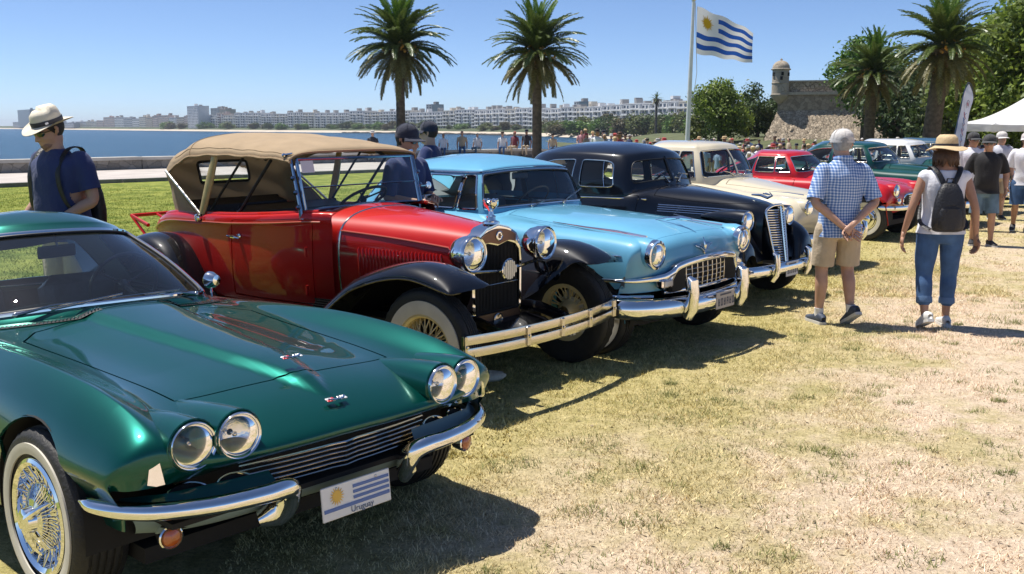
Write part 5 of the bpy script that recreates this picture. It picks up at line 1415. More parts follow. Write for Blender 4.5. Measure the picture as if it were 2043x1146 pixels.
    g = MB(); g.add([m0, m1, b1, b0], [(0, 1, 2, 3)]); g.build('windscreen', M['glass'], root)
    p = a0.lerp(b0, .72) + Vector((.004, .03, 0)); up = (b0 - a0).normalized()
    g = MB(); g.add([p, p + Vector((0, .12, 0)), p + Vector((0, .12, 0)) + up * .09, p + up * .09], [(0, 1, 2, 3)]); g.build('paper_sticker', mat('paper', (.7, .74, .72), .8), root)
    for s in (-1, 1):
        q0, q1 = (a0, b0) if s < 0 else (a1, b1)
        g = MB(); g.tube([q0 + Vector((-.01, s * .03, -.09)), q0 + Vector((-.015, s * .035, 0)), q1 + Vector((-.015, s * .035, 0))], [.022, .016, .012], 8)
        for t in (.03, .33, .62): g.ball(q0.lerp(q1, t) + Vector((-.01, s * .055, 0)), .019, 8)
        g.build('windscreen_post', FR, root)
        g = MB(); g.tube([q0.lerp(q1, .3) + Vector((0, s * .05, 0)), q0.lerp(q1, .3) + Vector((0, s * .12, .0))], .006, 6); g.lathe([(.03, -.006), (.032, 0), (.028, .01), (.002, .012)], q0.lerp(q1, .3) + Vector((0, s * .14, 0)), (1, 0, .1), 16)
        if s > 0: g.build('side_mirror', M['chrome'], root)
    # radiator shell
    def shell(y): # top outline
        return [(-.265, .42), (-.275, .6), (-.278, .85), (-.265, .97), (-.215, 1.05), (-.12, 1.105), (0, 1.13)]
    o = shell(0); out = o + [(-a, b) for a, b in o[-2::-1]]
    inn = [(-.243, .50), (-.250, .62), (-.252, .85), (-.243, .93), (-.20, .975), (-.11, 1.0), (0, .975)]
    inn = inn + [(-a, b) for a, b in inn[-2::-1]]
    n = len(out); g = MB()
    rows_ = []
    for (yy, zz), (y2, z2) in zip(out, inn):
        rows_.append([(.03, yy * 1.0, zz), (.125, yy, zz), (.15, yy * .985 + y2 * .015, zz * .985 + z2 * .015), (.158, yy * .3 + y2 * .7, zz * .3 + z2 * .7), (.15, y2, z2), (.115, y2, z2)])
    g.grid(rows_, flip=True); g.build('radiator_shell', M['chrome'], root)
    g = MB(); g.add([(.118, y, z) for y, z in inn], [tuple(range(n))]); g.build('radiator_core', M['blackdull'], root)
    for k in range(31):
        y = -.236 + .472 * k / 30; top = float(np.interp(abs(y), [0, .11, .2, .252], [.975, 1.0, .975, .92])) - .006
        g = MB(); g.box((.126, y, (.51 + top) / 2), (.012, .0055, top - .51)); g.build('radiator_fin', M['blackdull'], root)
    g = MB(); g.tube([(.134, -.245, .70), (.134, .245, .70)], .004, 6); g.build('radiator_rod', M['chrome_worn'], root)
    bad = mat('badge_bronze', (.16, .09, .06), .35, .8)
    g = MB(); pts = [(y, float(np.interp(abs(y), [0, .11, .2], [.985, 1.008, .99]))) for y in np.linspace(-.19, .19, 13)] + [(y, 1.095 - 1.45 * y * y) for y in np.linspace(.19, -.19, 13)]
    g.prism([(a, b) for a, b in pts], .155, .163, 'x'); g.build('badge_panel', bad, root)
    g = MB(); g.lathe([(.034, .0), (.036, .006), (.031, .009), (.028, .005), (.001, .007)], (.162, 0, 1.045), (1, 0, 0), 24, sy=1); q = g.build('radiator_badge', M['chrome'], root)
    g = MB()
    for k in range(3): a = math.pi / 3 * k; g.box((.170, 0, 1.045), (.003, .036, .007), R=Matrix.Rotation(a, 3, 'X'))
    g.build('badge_mark', bad, q)
    g = MB(); g.prism([(-.255, .50), (-.262, .425), (-.20, .405), (.20, .405), (.262, .425), (.255, .50)], .08, .15, 'x'); q = g.build('radiator_apron', mat('apron_brown', (.10, .065, .05), .3, .5), root)
    g = MB(); g.lathe([(.036, 0), (.04, .008), (.034, .012), (.03, .006), (.001, .008)], (.15, 0, .455), (1, 0, 0), 24, sy=1.3); g.build('crank_cover', M['chrome_worn'], q)
    # mascot on the cap
    g = MB(); g.lathe([(.062, 0), (.06, .012), (.035, .022), (.03, .04), (.036, .05), (.02, .062), (.016, .085), (.026, .10), (.05, .125), (.054, .15), (.045, .158), (.03, .15), (.002, .16)], (.09, 0, 1.128), (0, 0, 1), 20)
    for k in range(7): a = 2 * math.pi * k / 7; g.ball((.09 + .045 * math.cos(a), .045 * math.sin(a), 1.29), .012, 8)
    g.build('radiator_mascot', M['chrome'], root)
    # lamps and bar
    for s in (-1, 1):
        lamp(root, (.27, s * .40, .965), (1, 0, 0), .112, .09, .013, shell=[(1.07, .0), (1.09, .03), (1.06, .07), (.92, .12), (.65, .165), (.3, .19), (.02, .2)])
        g = MB(); g.tube([(.18, s * .40, .86), (.18, s * .42, .78), (.14, s * .52, .72)], .017, 8); g.build('lamp_bracket', BK, root)
    g = MB(); g.tube([(.18, -.52, .80), (.20, -.40, .835), (.20, 0, .80), (.20, .40, .835), (.18, .52, .80)], .013, 8); g.build('lamp_bar', M['chrome_worn'], root)
    g = MB(); g.lathe([(.02, -.07), (.06, -.04), (.078, -.005), (.079, .008), (.073, .014)], (.245, 0, .815), (1, 0, 0), 28); q = g.build('fog_lamp', M['chrome'], root)
    g = MB()
    for k in range(7): # ribbed lens
        y = -.066 + .022 * k; hh = math.sqrt(max(0, .073 ** 2 - y * y))
        if hh > .01: g.box((.256, y, .815), (.016, .015, 2 * hh), bev=.006, smooth=True)
    g.build('ribbed_lens', mat('ribbed_glass', (.62, .63, .58), .12, .3, coat=1), q)
    g = MB(); g.lathe([(.015, -.1), (.02, -.02), (.05, .03), (.055, .035)], (.22, .56, .72), (1, 0, 0), 18); g.build('horn', BK, root)
    # wings, running boards
    def wing(name, path, tipf, s):
        net = []
        N = len(path)
        for i, (x, z) in enumerate(path):
            w = tipf(i / (N - 1))
            cy = .765; hw = .185 * w
            yb = .33; zb = .50; dr = {0: 0.0, 1: .35, 2: .68, 3: .9}.get(i, 1.0) if x > 0 else 1.0
            t = min(1, max(0, (.46 - x) / .34)) if x > -1.5 else 1; e = cy - hw * 1.08
            net.append([(x - .03 * (1 - t), e + (yb - e) * t, z - .075 + (min(zb, z - .05) - z + .075) * t), (x - .01, e + (.40 - e) * t, z - .07 + (zb * .55 - z * .55 - .05 + .07) * t), (x, cy - hw * 1.05, z - .055), (x, cy - hw * .7, z - .012), (x, cy - hw * .2, z + .006), (x, cy + hw * .3, z + .004), (x, cy + hw * .75, z - .02), (x, cy + hw * .98, z - .06), (x, cy + hw, z - .085), (x, cy + hw - .012, z - .088), (x, cy + hw - .02, z - .07)])
            net[-1] = [(a, b_, z + (c_ - z) * dr) for a, b_, c_ in net[-1]]
        for r in net:
            for j in range(len(r)): r[j] = (r[j][0], r[j][1] * s, r[j][2])
        Sf = Surf(net, k=.5, sym=False)
        surf_build(Sf, 70, 44, [], name, BK, root)
        g = MB(); g.tube(Sf(np.linspace(0, Sf.n - 1, 50), np.full(50, 8.3)).tolist(), .008, 6); g.build('wing_bead', BK, root)
    front = [(.565, .805), (.55, .832), (.508, .866), (.44, .898), (.34, .928), (.20, .948), (.03, .933), (-.16, .885), (-.36, .81), (-.52, .70), (-.68, .58), (-.84, .475), (-1.0, .43)]
    rear = [(-2.18, .43), (-2.28, .52), (-2.38, .68), (-2.52, .83), (-2.70, .915), (-2.9, .93), (-3.1, .88), (-3.26, .78), (-3.38, .63), (-3.44, .5)]
    for s in (-1, 1):
        wing('front_wing', front, lambda t: min(1, .62 + 1.6 * t ** .5) if t < .06 else 1, s)
        wing('rear_wing', rear, lambda t: 1, s)
        g = MB(); g.box((-1.60, s * .765, .405), (1.30, .30, .035), bev=.012); g.build('running_board', BK, root)
        g = MB()
        for k in range(7): g.box((-1.60, s * (.66 + .035 * k), .426), (1.26, .016, .008))
        g.build('tread_strip', M['rubber'], root)
        g = MB(); g.add([(-.85, s * .60, .56), (-2.35, s * .66, .50), (-2.35, s * .63, .41), (-.85, s * .60, .41)], [(0, 1, 2, 3)]); g.build('splash_apron', BK, root)
        for x in (.22, -2.82):
            wheel(root, x, s * .775, .395, .395, .135, .22, s, 'wire', -.0 if x > 0 else 0, (.228, .315), rim_mat=CREAM)
    # front axle, frame, springs
    g = MB(); g.tube([(.22, -.72, .38), (.22, -.4, .31), (.22, .4, .31), (.22, .72, .38)], .025, 8); g.tube([(-2.82, -.72, .375), (-2.82, .72, .375)], .05, 8); g.build('axle', M['under'], root)
    for s in (-1, 1):
        g = MB(); g.tube([(-3.3, s * .40, .52), (-.2, s * .37, .50), (.25, s * .36, .50), (.50, s * .36, .44)], (.022, .045), 6, up=(0, 0, 1)); g.build('frame_rail', BK, root)
        g = MB(); g.tube([(.52, s * .36, .46), (.60, s * .36, .47)], .02, 6); g.build('bumper_bracket', BK, root)
    g = MB(); g.box((-1.6, 0, .45), (3.4, 1.15, .05)); g.box((-.4, 0, .55), (.9, .5, .2)); g.build('underbody', M['under'], root)
    g = MB(); g.grid([[(.13, -.36, .45), (.13, .36, .45)], [(.30, -.36, .43), (.30, .36, .43)], [(.44, -.34, .37), (.44, .34, .37)]]); g.build('front_apron', BK, root)
    # double bar bumper
    for z in (.505, .425):
        P = [(.70 - .11 * (abs(y) / .86) ** 2.2, y, z) for y in np.linspace(-.875, .80, 25)]
        g = MB(); g.tube(P, (.006, .029), 8, up=(0, 0, 1), sec=[(-1, -1), (1, -1), (1.5, -.5), (1.5, .5), (1, 1), (-1, 1)], smooth=False); g.build('bumper_bar', M['chrome_worn'], root)
    for y in (-.865, -.36, 0, .36, .79):
        x = .70 - .11 * (abs(y) / .86) ** 2.2
        g = MB(); g.box((x + (.004 if abs(y) < .8 else 0), y, .465), (.036, .035 if abs(y) < .8 else .022, .13 if abs(y) < .8 else .145), bev=.006); g.lathe([(.012, 0), (.010, .01), (.002, .011)], (x + .020, y, .465), (1, 0, 0), 10); g.build('bumper_clamp', M['chrome_worn'], root)
    # cabin
    interior_pan(root, -1.22, -2.92, .60, .52, 1.02)
    seat(root, -1.82, -.56, .56, .72, .46, M['leather_black']); seat(root, -2.62, -.56, .56, .72, .46, M['leather_black'])
    g = MB(); g.box((-1.24, 0, 1.10), (.05, 1.12, .16), bev=.02); g.build('dashboard', M['blackdull'], root)
    steering(root, (-1.56, .33, 1.20), 1.0, .205, spokes=4, thick=.013)
    return root
build_red_tourer()
# ------------------------------------------------------------------ closed cars: shared builders
def greenhouse(root, rows, mt, wins, trim=None, r_trim=.008, name='roof', k=.6, gl=None, nu=54, nv=120):
    T = Surf(rows, k=k); cuts = []
    for nm, poly in wins:
        if nm in ('windscreen', 'rear_window') and poly[0][1] * poly[1][1] < 0 or nm == 'windscreen' and min(p[1] for p in poly) < 0:
            cuts.append(dict(poly=poly, part=nm, mat=gl or M['glass'], off=-.007, flange=0))
        else:
            for q in (poly, mirror_poly(poly)): cuts.append(dict(poly=q, part=nm, mat=gl or M['glass'], off=-.007, flange=0))
    ob, _ = surf_build(T, nu, nv, cuts, name, mt, root)
    for c in cuts:
        fill_strip(c['part'] + '_trim', T, c['poly'], r_trim, trim or M['chrome'], root, .001, n=6)
    return T, ob

def bumper(root, pts, sec, name='bumper', mt=None):
    path = spline(pts, 40); full = [(p[0], -p[1], p[2]) for p in path[::-1]] + [tuple(p) for p in path[1:]]
    N = len(full); g = MB()
    rr = []
    for i in range(N):
        t = abs(i / (N - 1) * 2 - 1); e = 1 if t < .93 else max(.25, 1 - ((t - .93) / .07) ** 2 * .8)
        rr.append((sec[0] * (1 if t < .93 else e), sec[1] * e))
    g.tube(full, rr, 14, up=(0, 0, 1)); return g.build(name, mt or M['chrome'], root)

def guard(root, x, y, z, h, w=.028):
    g = MB(); g.tube([(x, y, z - h * .55), (x + .035, y, z - h * .3), (x + .045, y, z + h * .15), (x + .03, y, z + h * .5), (x + .0, y, z + h * .58)], [w * .9, w, w, w * 1.12, w * .6], 12); return g.build('bumper_guard', M['chrome'], root)

def plate(root, c, w, h, col=(.55, .55, .52), txt=None, ry=0):
    g = MB(); g.box((0, 0, 0), (.008, w, h), bev=.003); o = g.build('number_plate', mat('plate_paint', col, .45), root); o.location = c; o.rotation_euler = (0, ry, 0)
    ink = mat('plate_ink', (.05, .06, .10), .5)
    rr = random.Random(int(c[0] * 1000) + 5)
    y = -w * .40
    g = MB(); g.box((.005, 0, h * .33), (.002, w * .6, h * .10)); g.build('plate_band', ink, o)
    for k in range(6):
        gw = w * .095
        g = MB(); cy = y + k * w * .155 + gw / 2
        g.box((.005, cy - gw * .36, -h * .1), (.002, gw * .25, h * .42)); g.box((.005, cy + gw * .36, -h * .1), (.002, gw * .25, h * .42))
        for zz in rr.sample([.08, -.1, -.28], 2): g.box((.0052, cy, h * zz), (.002, gw * .6, h * .09))
        g.build('plate_character', ink, o)
    return o

def fender_pod(root, mt, path, radii, name='headlight_pod', n=22):
    g = MB(); g.tube(path, radii, n, caps=False); return g.build(name, mt, root)

def car_net(W, xs, zc, zf, xn=None, belt=.62, low=.26, narrow=None, yf=.82, plan=None):
    """generic half body net: per station the centre height zc and wing height zf; plan is the half width factor"""
    net = []
    for i, x in enumerate(xs):
        f = plan[i] if plan else 1.0; w = W * f; c, q = zc[i], zf[i]; h = narrow[i] if narrow else .62
        ym, yv = w * h * .72, w * h
        sh = q - .045
        row = [(0, c), (w * h * .38, c - .006), (ym, c - .022), (yv, min(c, q) - (.028 if abs(c - q) < .12 else .03)), (w * yf, q), (w * .95, sh - .03), (w * 1.0, belt + (sh - belt) * .42), (w * 1.0, belt), (w * .97, (belt + low) * .52), (w * .90, low)]
        net.append([(x - (xn[i] * (abs(y) / W) ** 2.4 if xn else 0), y, z) for y, z in row])
    return net

def wheels(root, xs, y, r, w, rim, style='cap', white=None, cap=None, rim_mat=None, wl=.36):
    for x in xs:
        for s in (-1, 1):
            wheel(root, x, s * y, r, r, w, rim, s, style, 0, white, cap, rim_mat)
            well(root, x, s * (y + w * .42), r + .02, wl, s)

def arches(S, xs, z, r, vr):
    out = []
    for x in xs:
        A = S.inv(circle_xz(x, z, r, -16, 196, 26), (0, 2), vr=vr); out += [dict(poly=A, part=None), dict(poly=mirror_poly(A), part=None)]
    return out

# ------------------------------------------------------------------ light blue saloon
def build_blue_saloon():
    BL = paint('sky_blue_enamel', (.135, .395, .585), rough=.4, inside=(.10, .12, .13))
    root = thing('saloon_car', (.981, 8.188, 0), -.715, 'light blue 1950s saloon car with a mesh grille and heavy chrome bumper', 'car', 'classic cars parked in a row on the grass')
    low = [(.885, .62), (.86, .42), (.79, .26)]
    def stn(x, z, xx=None, ys=(0, .25, .44, .57, .72, .84, .88)):
        P = [(x if xx is None else xx[i], ys[i], z[i]) for i in range(7)]
        xl = P[-1][0]
        for k, (y, zz) in enumerate(low): P.append((xl - .02 * (k + 1), y, min(zz, z[6] - .02 * (k + 1))))
        return P
    st = [
     stn(0, (.54, .54, .54, .54, .54, .54, .54), (.735, .735, .725, .71, .68, .61, .55)),
     stn(0, (.70, .70, .70, .70, .71, .70, .69), (.775, .77, .755, .74, .715, .65, .59)),
     stn(0, (.83, .825, .815, .815, .85, .83, .78), (.765, .76, .75, .735, .73, .68, .62)),
     stn(0, (.945, .94, .925, .905, .945, .90, .81), (.70, .70, .69, .685, .70, .66, .61)),
     stn(.48, (1.005, 1.0, .98, .935, .972, .925, .82)),
     stn(.12, (1.04, 1.035, 1.015, .955, .985, .935, .82)),
     stn(-.4, (1.065, 1.06, 1.045, .99, .995, .945, .82)),
     stn(-.88, (1.08, 1.08, 1.07, 1.045, 1.02, .96, .82)),
     stn(-1.2, (1.07, 1.07, 1.07, 1.065, 1.055, .985, .82), None, (0, .25, .44, .60, .76, .85, .885)),
     stn(-2.0, (1.06, 1.06, 1.06, 1.06, 1.055, .99, .82), None, (0, .25, .44, .62, .775, .86, .89)),
     stn(-2.7, (1.06, 1.06, 1.06, 1.055, 1.05, .99, .82), None, (0, .25, .44, .62, .77, .86, .89)),
     stn(-3.2, (1.02, 1.015, 1.0, .98, 1.03, .985, .82), None, (0, .25, .44, .58, .75, .85, .885)),
     stn(-3.75, (.92, .915, .90, .88, .99, .95, .80), None, (0, .25, .44, .58, .73, .82, .86)),
     stn(-3.98, (.70, .70, .69, .69, .75, .74, .70), None, (0, .25, .44, .56, .68, .76, .80)),
    ]
    S = Surf(st, k=.5)
    wx, r = .245, .33
    cuts = arches(S, (wx, -2.75), r + .01, .345, (5, 9))
    H = S.inv([(.665, .0), (.655, .3), (.63, .52), (.4, .545), (-.3, .555), (-.84, .57), (-.87, .3), (-.875, 0)], (0, 1), vr=(0, 4)); H[0] = (H[0][0], 0); H[-1] = (H[-1][0], 0)
    cuts.append(dict(poly=H + [(u, -v) for u, v in H[-2:0:-1]], part='hood', mat=BL, gap=.007))
    cuts += side_cut(S, rpoly([(-1.02, .30), (-.98, .6), (-1.0, .99), (-1.72, 1.0), (-1.72, .30)], .04), 'door', BL, (4.5, 9), .008)
    cuts += side_cut(S, rpoly([(-1.75, .30), (-1.75, 1.0), (-2.42, 1.0), (-2.46, .62), (-2.38, .30)], .04), 'door', BL, (4.5, 9), .008)
    ck = [S.inv([p], (0, 1), vr=(0, 4.4))[0] for p in ((-1.06, .02), (-1.10, .62), (-2.55, .62), (-2.65, .02))]
    cuts.append(dict(poly=[(ck[0][0], 0), ck[1], ck[2], (ck[3][0], 0), (ck[2][0], -ck[2][1]), (ck[1][0], -ck[1][1])], part=None))
    surf_build(S, 180, 150, cuts, 'body', BL, root)
    r0 = [(-.88,0,1.075),(-.90,.35,1.075),(-.96,.655,1.065),(-1.09,.735,1.05),(-1.7,.765,1.045),(-2.4,.74,1.05),(-2.78,.58,1.06),(-2.98,0,1.06)]
    r2 = [(-1.06,0,1.425),(-1.07,.33,1.42),(-1.10,.575,1.398),(-1.19,.615,1.388),(-1.72,.635,1.39),(-2.2,.615,1.38),(-2.45,.48,1.37),(-2.6,0,1.39)]
    r1 = [tuple((np.array(a) + np.array(b)) / 2 + np.array([.012 if i < 3 else 0, .012 if 1 < i < 7 else 0, .01])) for i, (a, b) in enumerate(zip(r0, r2))]
    r3 = [(-1.11,0,1.465),(-1.12,.31,1.46),(-1.15,.54,1.438),(-1.24,.58,1.43),(-1.72,.60,1.435),(-2.15,.57,1.425),(-2.38,.44,1.415),(-2.52,0,1.435)]
    r4 = [(-1.35,0,1.52),(-1.36,.2,1.515),(-1.40,.33,1.505),(-1.5,.37,1.50),(-1.75,.38,1.505),(-2.0,.36,1.495),(-2.2,.27,1.485),(-2.28,0,1.485)]
    r5 = [(x, 0, z) for x, z in ((-1.48,1.537),(-1.5,1.537),(-1.55,1.537),(-1.62,1.538),(-1.75,1.538),(-1.92,1.532),(-2.03,1.527),(-2.1,1.522))]
    rb = [(x, y, z - .05) for x, y, z in r0]
    wins = [('windscreen', rpoly([(1.12, -2.50), (2.9, -2.42), (2.9, 2.42), (1.12, 2.50)], .22)),
            ('vent_window', rpoly([(1.15, 2.86), (2.86, 2.84), (2.86, 3.20), (1.15, 3.38)], .06)),
            ('side_window', rpoly([(1.15, 3.43), (2.86, 3.25), (2.86, 4.0), (1.15, 4.0)], .06)),
            ('side_window', rpoly([(1.15, 4.12), (2.86, 4.12), (2.8, 5.05), (1.15, 5.2)], .12)),
            ('rear_window', rpoly([(1.3, 5.95), (2.8, 5.95), (2.8, 6.98), (1.3, 6.98)], .2))]
    T, _ = greenhouse(root, [rb, r0, r1, r2, r3, r4, r5], BL, wins, r_trim=.011)
    fill_strip('windscreen_seal', T, rpoly([(1.18, -2.44), (2.85, -2.36), (2.85, 2.36), (1.18, 2.44)], .22), .008, M['seal'], root)
    g = MB(); g.tube(along(T, [(3.15, v) for v in np.linspace(-5.6, 5.6, 70)], .004, closed=False).tolist(), .009, 6); g.build('drip_rail', M['chrome'], root)
    wheels(root, (wx, -2.75), .745, r, .19, .195, 'cap', (.21, .285), wl=.375)
    # lamps
    for s in (-1, 1):
        P = [(.25, s * .70, .845), (.50, s * .70, .85), (.66, s * .695, .845), (.735, s * .69, .835)]
        fender_pod(root, BL, P, [.06, .105, .118, .112])
        g = MB(); g.lathe([(.112, -.03), (.117, .0), (.113, .03), (.098, .034)], (.735, s * .69, .835), (1, 0, -.05), 28); g.build('lamp_hood', M['chrome'], root)
        lamp(root, (.755, s * .69, .835), (1, s * .03, -.05), .086, .06, .010)
        g = MB(); g.box((.765, s * .585, .605), (.07, .15, .085), bev=.02, smooth=True); o = g.build('parking_lamp', M['chrome'], root)
        g = MB(); g.box((.800, s * .585, .605), (.02, .118, .058), bev=.01, smooth=True); g.build('lens', mat('parking_lens', (.62, .56, .50), .15, coat=1), o)
        # wing wrap from the grille round the flank
        P = spline([(.795, .49, .685), (.775, .60, .655), (.72, .73, .645), (.64, .84, .638), (.52, .895, .635), (.38, .905, .632)], 24)
        g = MB(); g.tube([(p[0], s * p[1], p[2]) for p in P], [(.016, .030 - .018 * k / 23) for k in range(24)], 12, up=(0, 0, 1)); g.build('chrome_wing', M['chrome'], root)
        P = spline([(.74, .70, .515), (.64, .82, .515), (.5, .895, .515)], 14)
        g = MB(); g.tube([(p[0], s * p[1], p[2]) for p in P], .012, 8); g.build('chrome_strip', M['chrome'], root)
        uv = S.inv([(x, z) for x, z in ((.56, .825), (.2, .815), (-.3, .81), (-.95, .80), (-1.7, .79), (-2.6, .78), (-3.6, .78))], (0, 2), vr=(5, 8))
        g = MB(); g.tube(along(S, [(u, s * v) for u, v in uv], .004, closed=False).tolist(), [.006, .011, .011, .011, .011, .011, .006], 6); g.build('side_spear', M['chrome'], root)
        uv = S.inv([(x, y) for x, y in ((.60, .60), (.3, .585), (0, .575), (-.35, .565))], (0, 1), vr=(2.2, 5))
        g = MB(); g.tube(along(S, [(u, s * v) for u, v in uv], .012, closed=False).tolist(), [(.012, .022), (.012, .022), (.008, .012), (.003, .004)], 8, up=(0, 0, 1)); g.build('wing_ornament', M['chrome'], root)
        guard(root, .872, s * .41, .475, .27, .05)
    # grille
    g = MB(); g.prism([(-.50, .525), (.50, .525), (.52, .60), (.44, .70), (.2, .722), (-.2, .722), (-.44, .70), (-.52, .60)], .738, .790, 'x'); g.build('grille_recess', M['under'], root)
    top = lambda y: float(np.interp(abs(y), [0, .2, .44, .51], [.724, .720, .700, .60]))
    X = lambda y: .805 - .05 * (abs(y) / .5) ** 2
    for k in range(13):
        y = -.46 + .92 * k / 12; g = MB(); g.tube([(X(y), y, .53), (X(y) + .006, y, (.53 + top(y)) / 2), (X(y), y, top(y))], .0042, 6); g.build('grille_bar', M['chrome_worn'], root)
    for k in range(4):
        z = .562 + .040 * k; hw = float(np.interp(z, [.53, .6, .70], [.49, .51, .44])); g = MB(); g.tube([(X(y) + .002, y, z) for y in np.linspace(-hw, hw, 15)], .0042, 6); g.build('grille_bar', M['chrome_worn'], root)
    P = spline([(.775, -.53, .62), (.79, -.47, .70), (.815, -.40, .735), (.835, -.2, .757), (.84, 0, .762), (.835, .2, .757), (.815, .40, .735), (.79, .47, .70), (.775, .53, .62)], 50)
    g = MB(); g.tube(P.tolist(), (.022, .028), 12); g.build('grille_surround', M['chrome'], root)
    P = [(.80 - .06 * (abs(y) / .55) ** 2, y, .525) for y in np.linspace(-.56, .56, 17)]
    g = MB(); g.tube(P, .018, 10); g.build('grille_surround', M['chrome'], root)
    bumper(root, [(.84, 0, .405), (.835, .2, .405), (.80, .5, .41), (.73, .74, .418), (.62, .895, .425), (.48, .935, .43)], (.068, .082))
    V = Surf([[(.74,0,.40),(.74,.3,.40),(.70,.6,.40),(.56,.82,.42)],[(.76,0,.34),(.75,.3,.34),(.71,.6,.34),(.57,.83,.34)],[(.6,0,.27),(.6,.3,.27),(.58,.6,.27),(.5,.8,.27)]], k=.4)
    surf_build(V, 12, 40, [], 'front_valance', BL, root)
    plate(root, (.905, .13, .40), .30, .14, (.42, .38, .36))
    # V bird badge and ornaments
    g = MB()
    for s in (-1, 1):
        g.tube([(.775, 0, .785), (.772, s * .05, .825), (.765, s * .14, .855)], [.008, .007, .003], 6); g.tube([(.775, 0, .815), (.770, s * .06, .85), (.764, s * .13, .858)], [.006, .006, .003], 6)
    g.tube([(.775, 0, .79), (.778, 0, .85), (.755, 0, .915)], [.004, .016, .003], 8); g.build('bird_badge', M['chrome'], root)
    g = MB(); g.tube([(.30, 0, 1.02), (.42, 0, 1.045), (.56, 0, 1.055), (.64, 0, 1.05)], [.006, .012, .018, .006], 8); g.tube([(.45, -.07, 1.03), (.56, 0, 1.05), (.45, .07, 1.03)], [.004, .010, .004], 6); g.build('hood_ornament', M['chrome'], root)
    wiper(root, (-.87, -.22, 1.085), (-.905, .10, 1.125), (.0, .20, -.01)); wiper(root, (-.87, .25, 1.085), (-.915, .42, 1.15), (-.01, .17, .06))
    g = MB(); g.box((-1.20, 0, 1.345), (.02, .22, .065), bev=.01, smooth=True); g.tube([(-1.19, 0, 1.37), (-1.14, 0, 1.43)], .006, 6); g.build('rear_view_mirror', M['steel'], root)
    # cabin
    interior_pan(root, -1.0, -2.85, .66, .34, .98, mat('cabin_trim_blue', (.14, .19, .21), .8))
    dm = mat('pale_dash', (.16, .30, .38), .5)
    g = MB(); g.box((-1.08, 0, 1.02), (.16, 1.3, .10), bev=.03, smooth=True); g.build('dashboard', dm, root)
    SV = mat('grey_cloth_seat', (.20, .22, .24), .8)
    seat(root, -1.72, -.62, .62, .62, .50, SV); seat(root, -2.5, -.62, .62, .62, .50, SV)
    steering(root, (-1.36, .36, 1.08), .75, .20, mat('ivory_wheel', (.20, .18, .15), .4), 2, thick=.010)
    g = MB(); g.box((-1.09, .32, 1.085), (.16, .42, .035), bev=.015, smooth=True); g.build('white_cover', M['white_paint'], root)
    g = MB(); g.box((-1.5, 0, .3), (4.2, 1.35, .08)); g.build('underbody', M['under'], root)
    return root
build_blue_saloon()
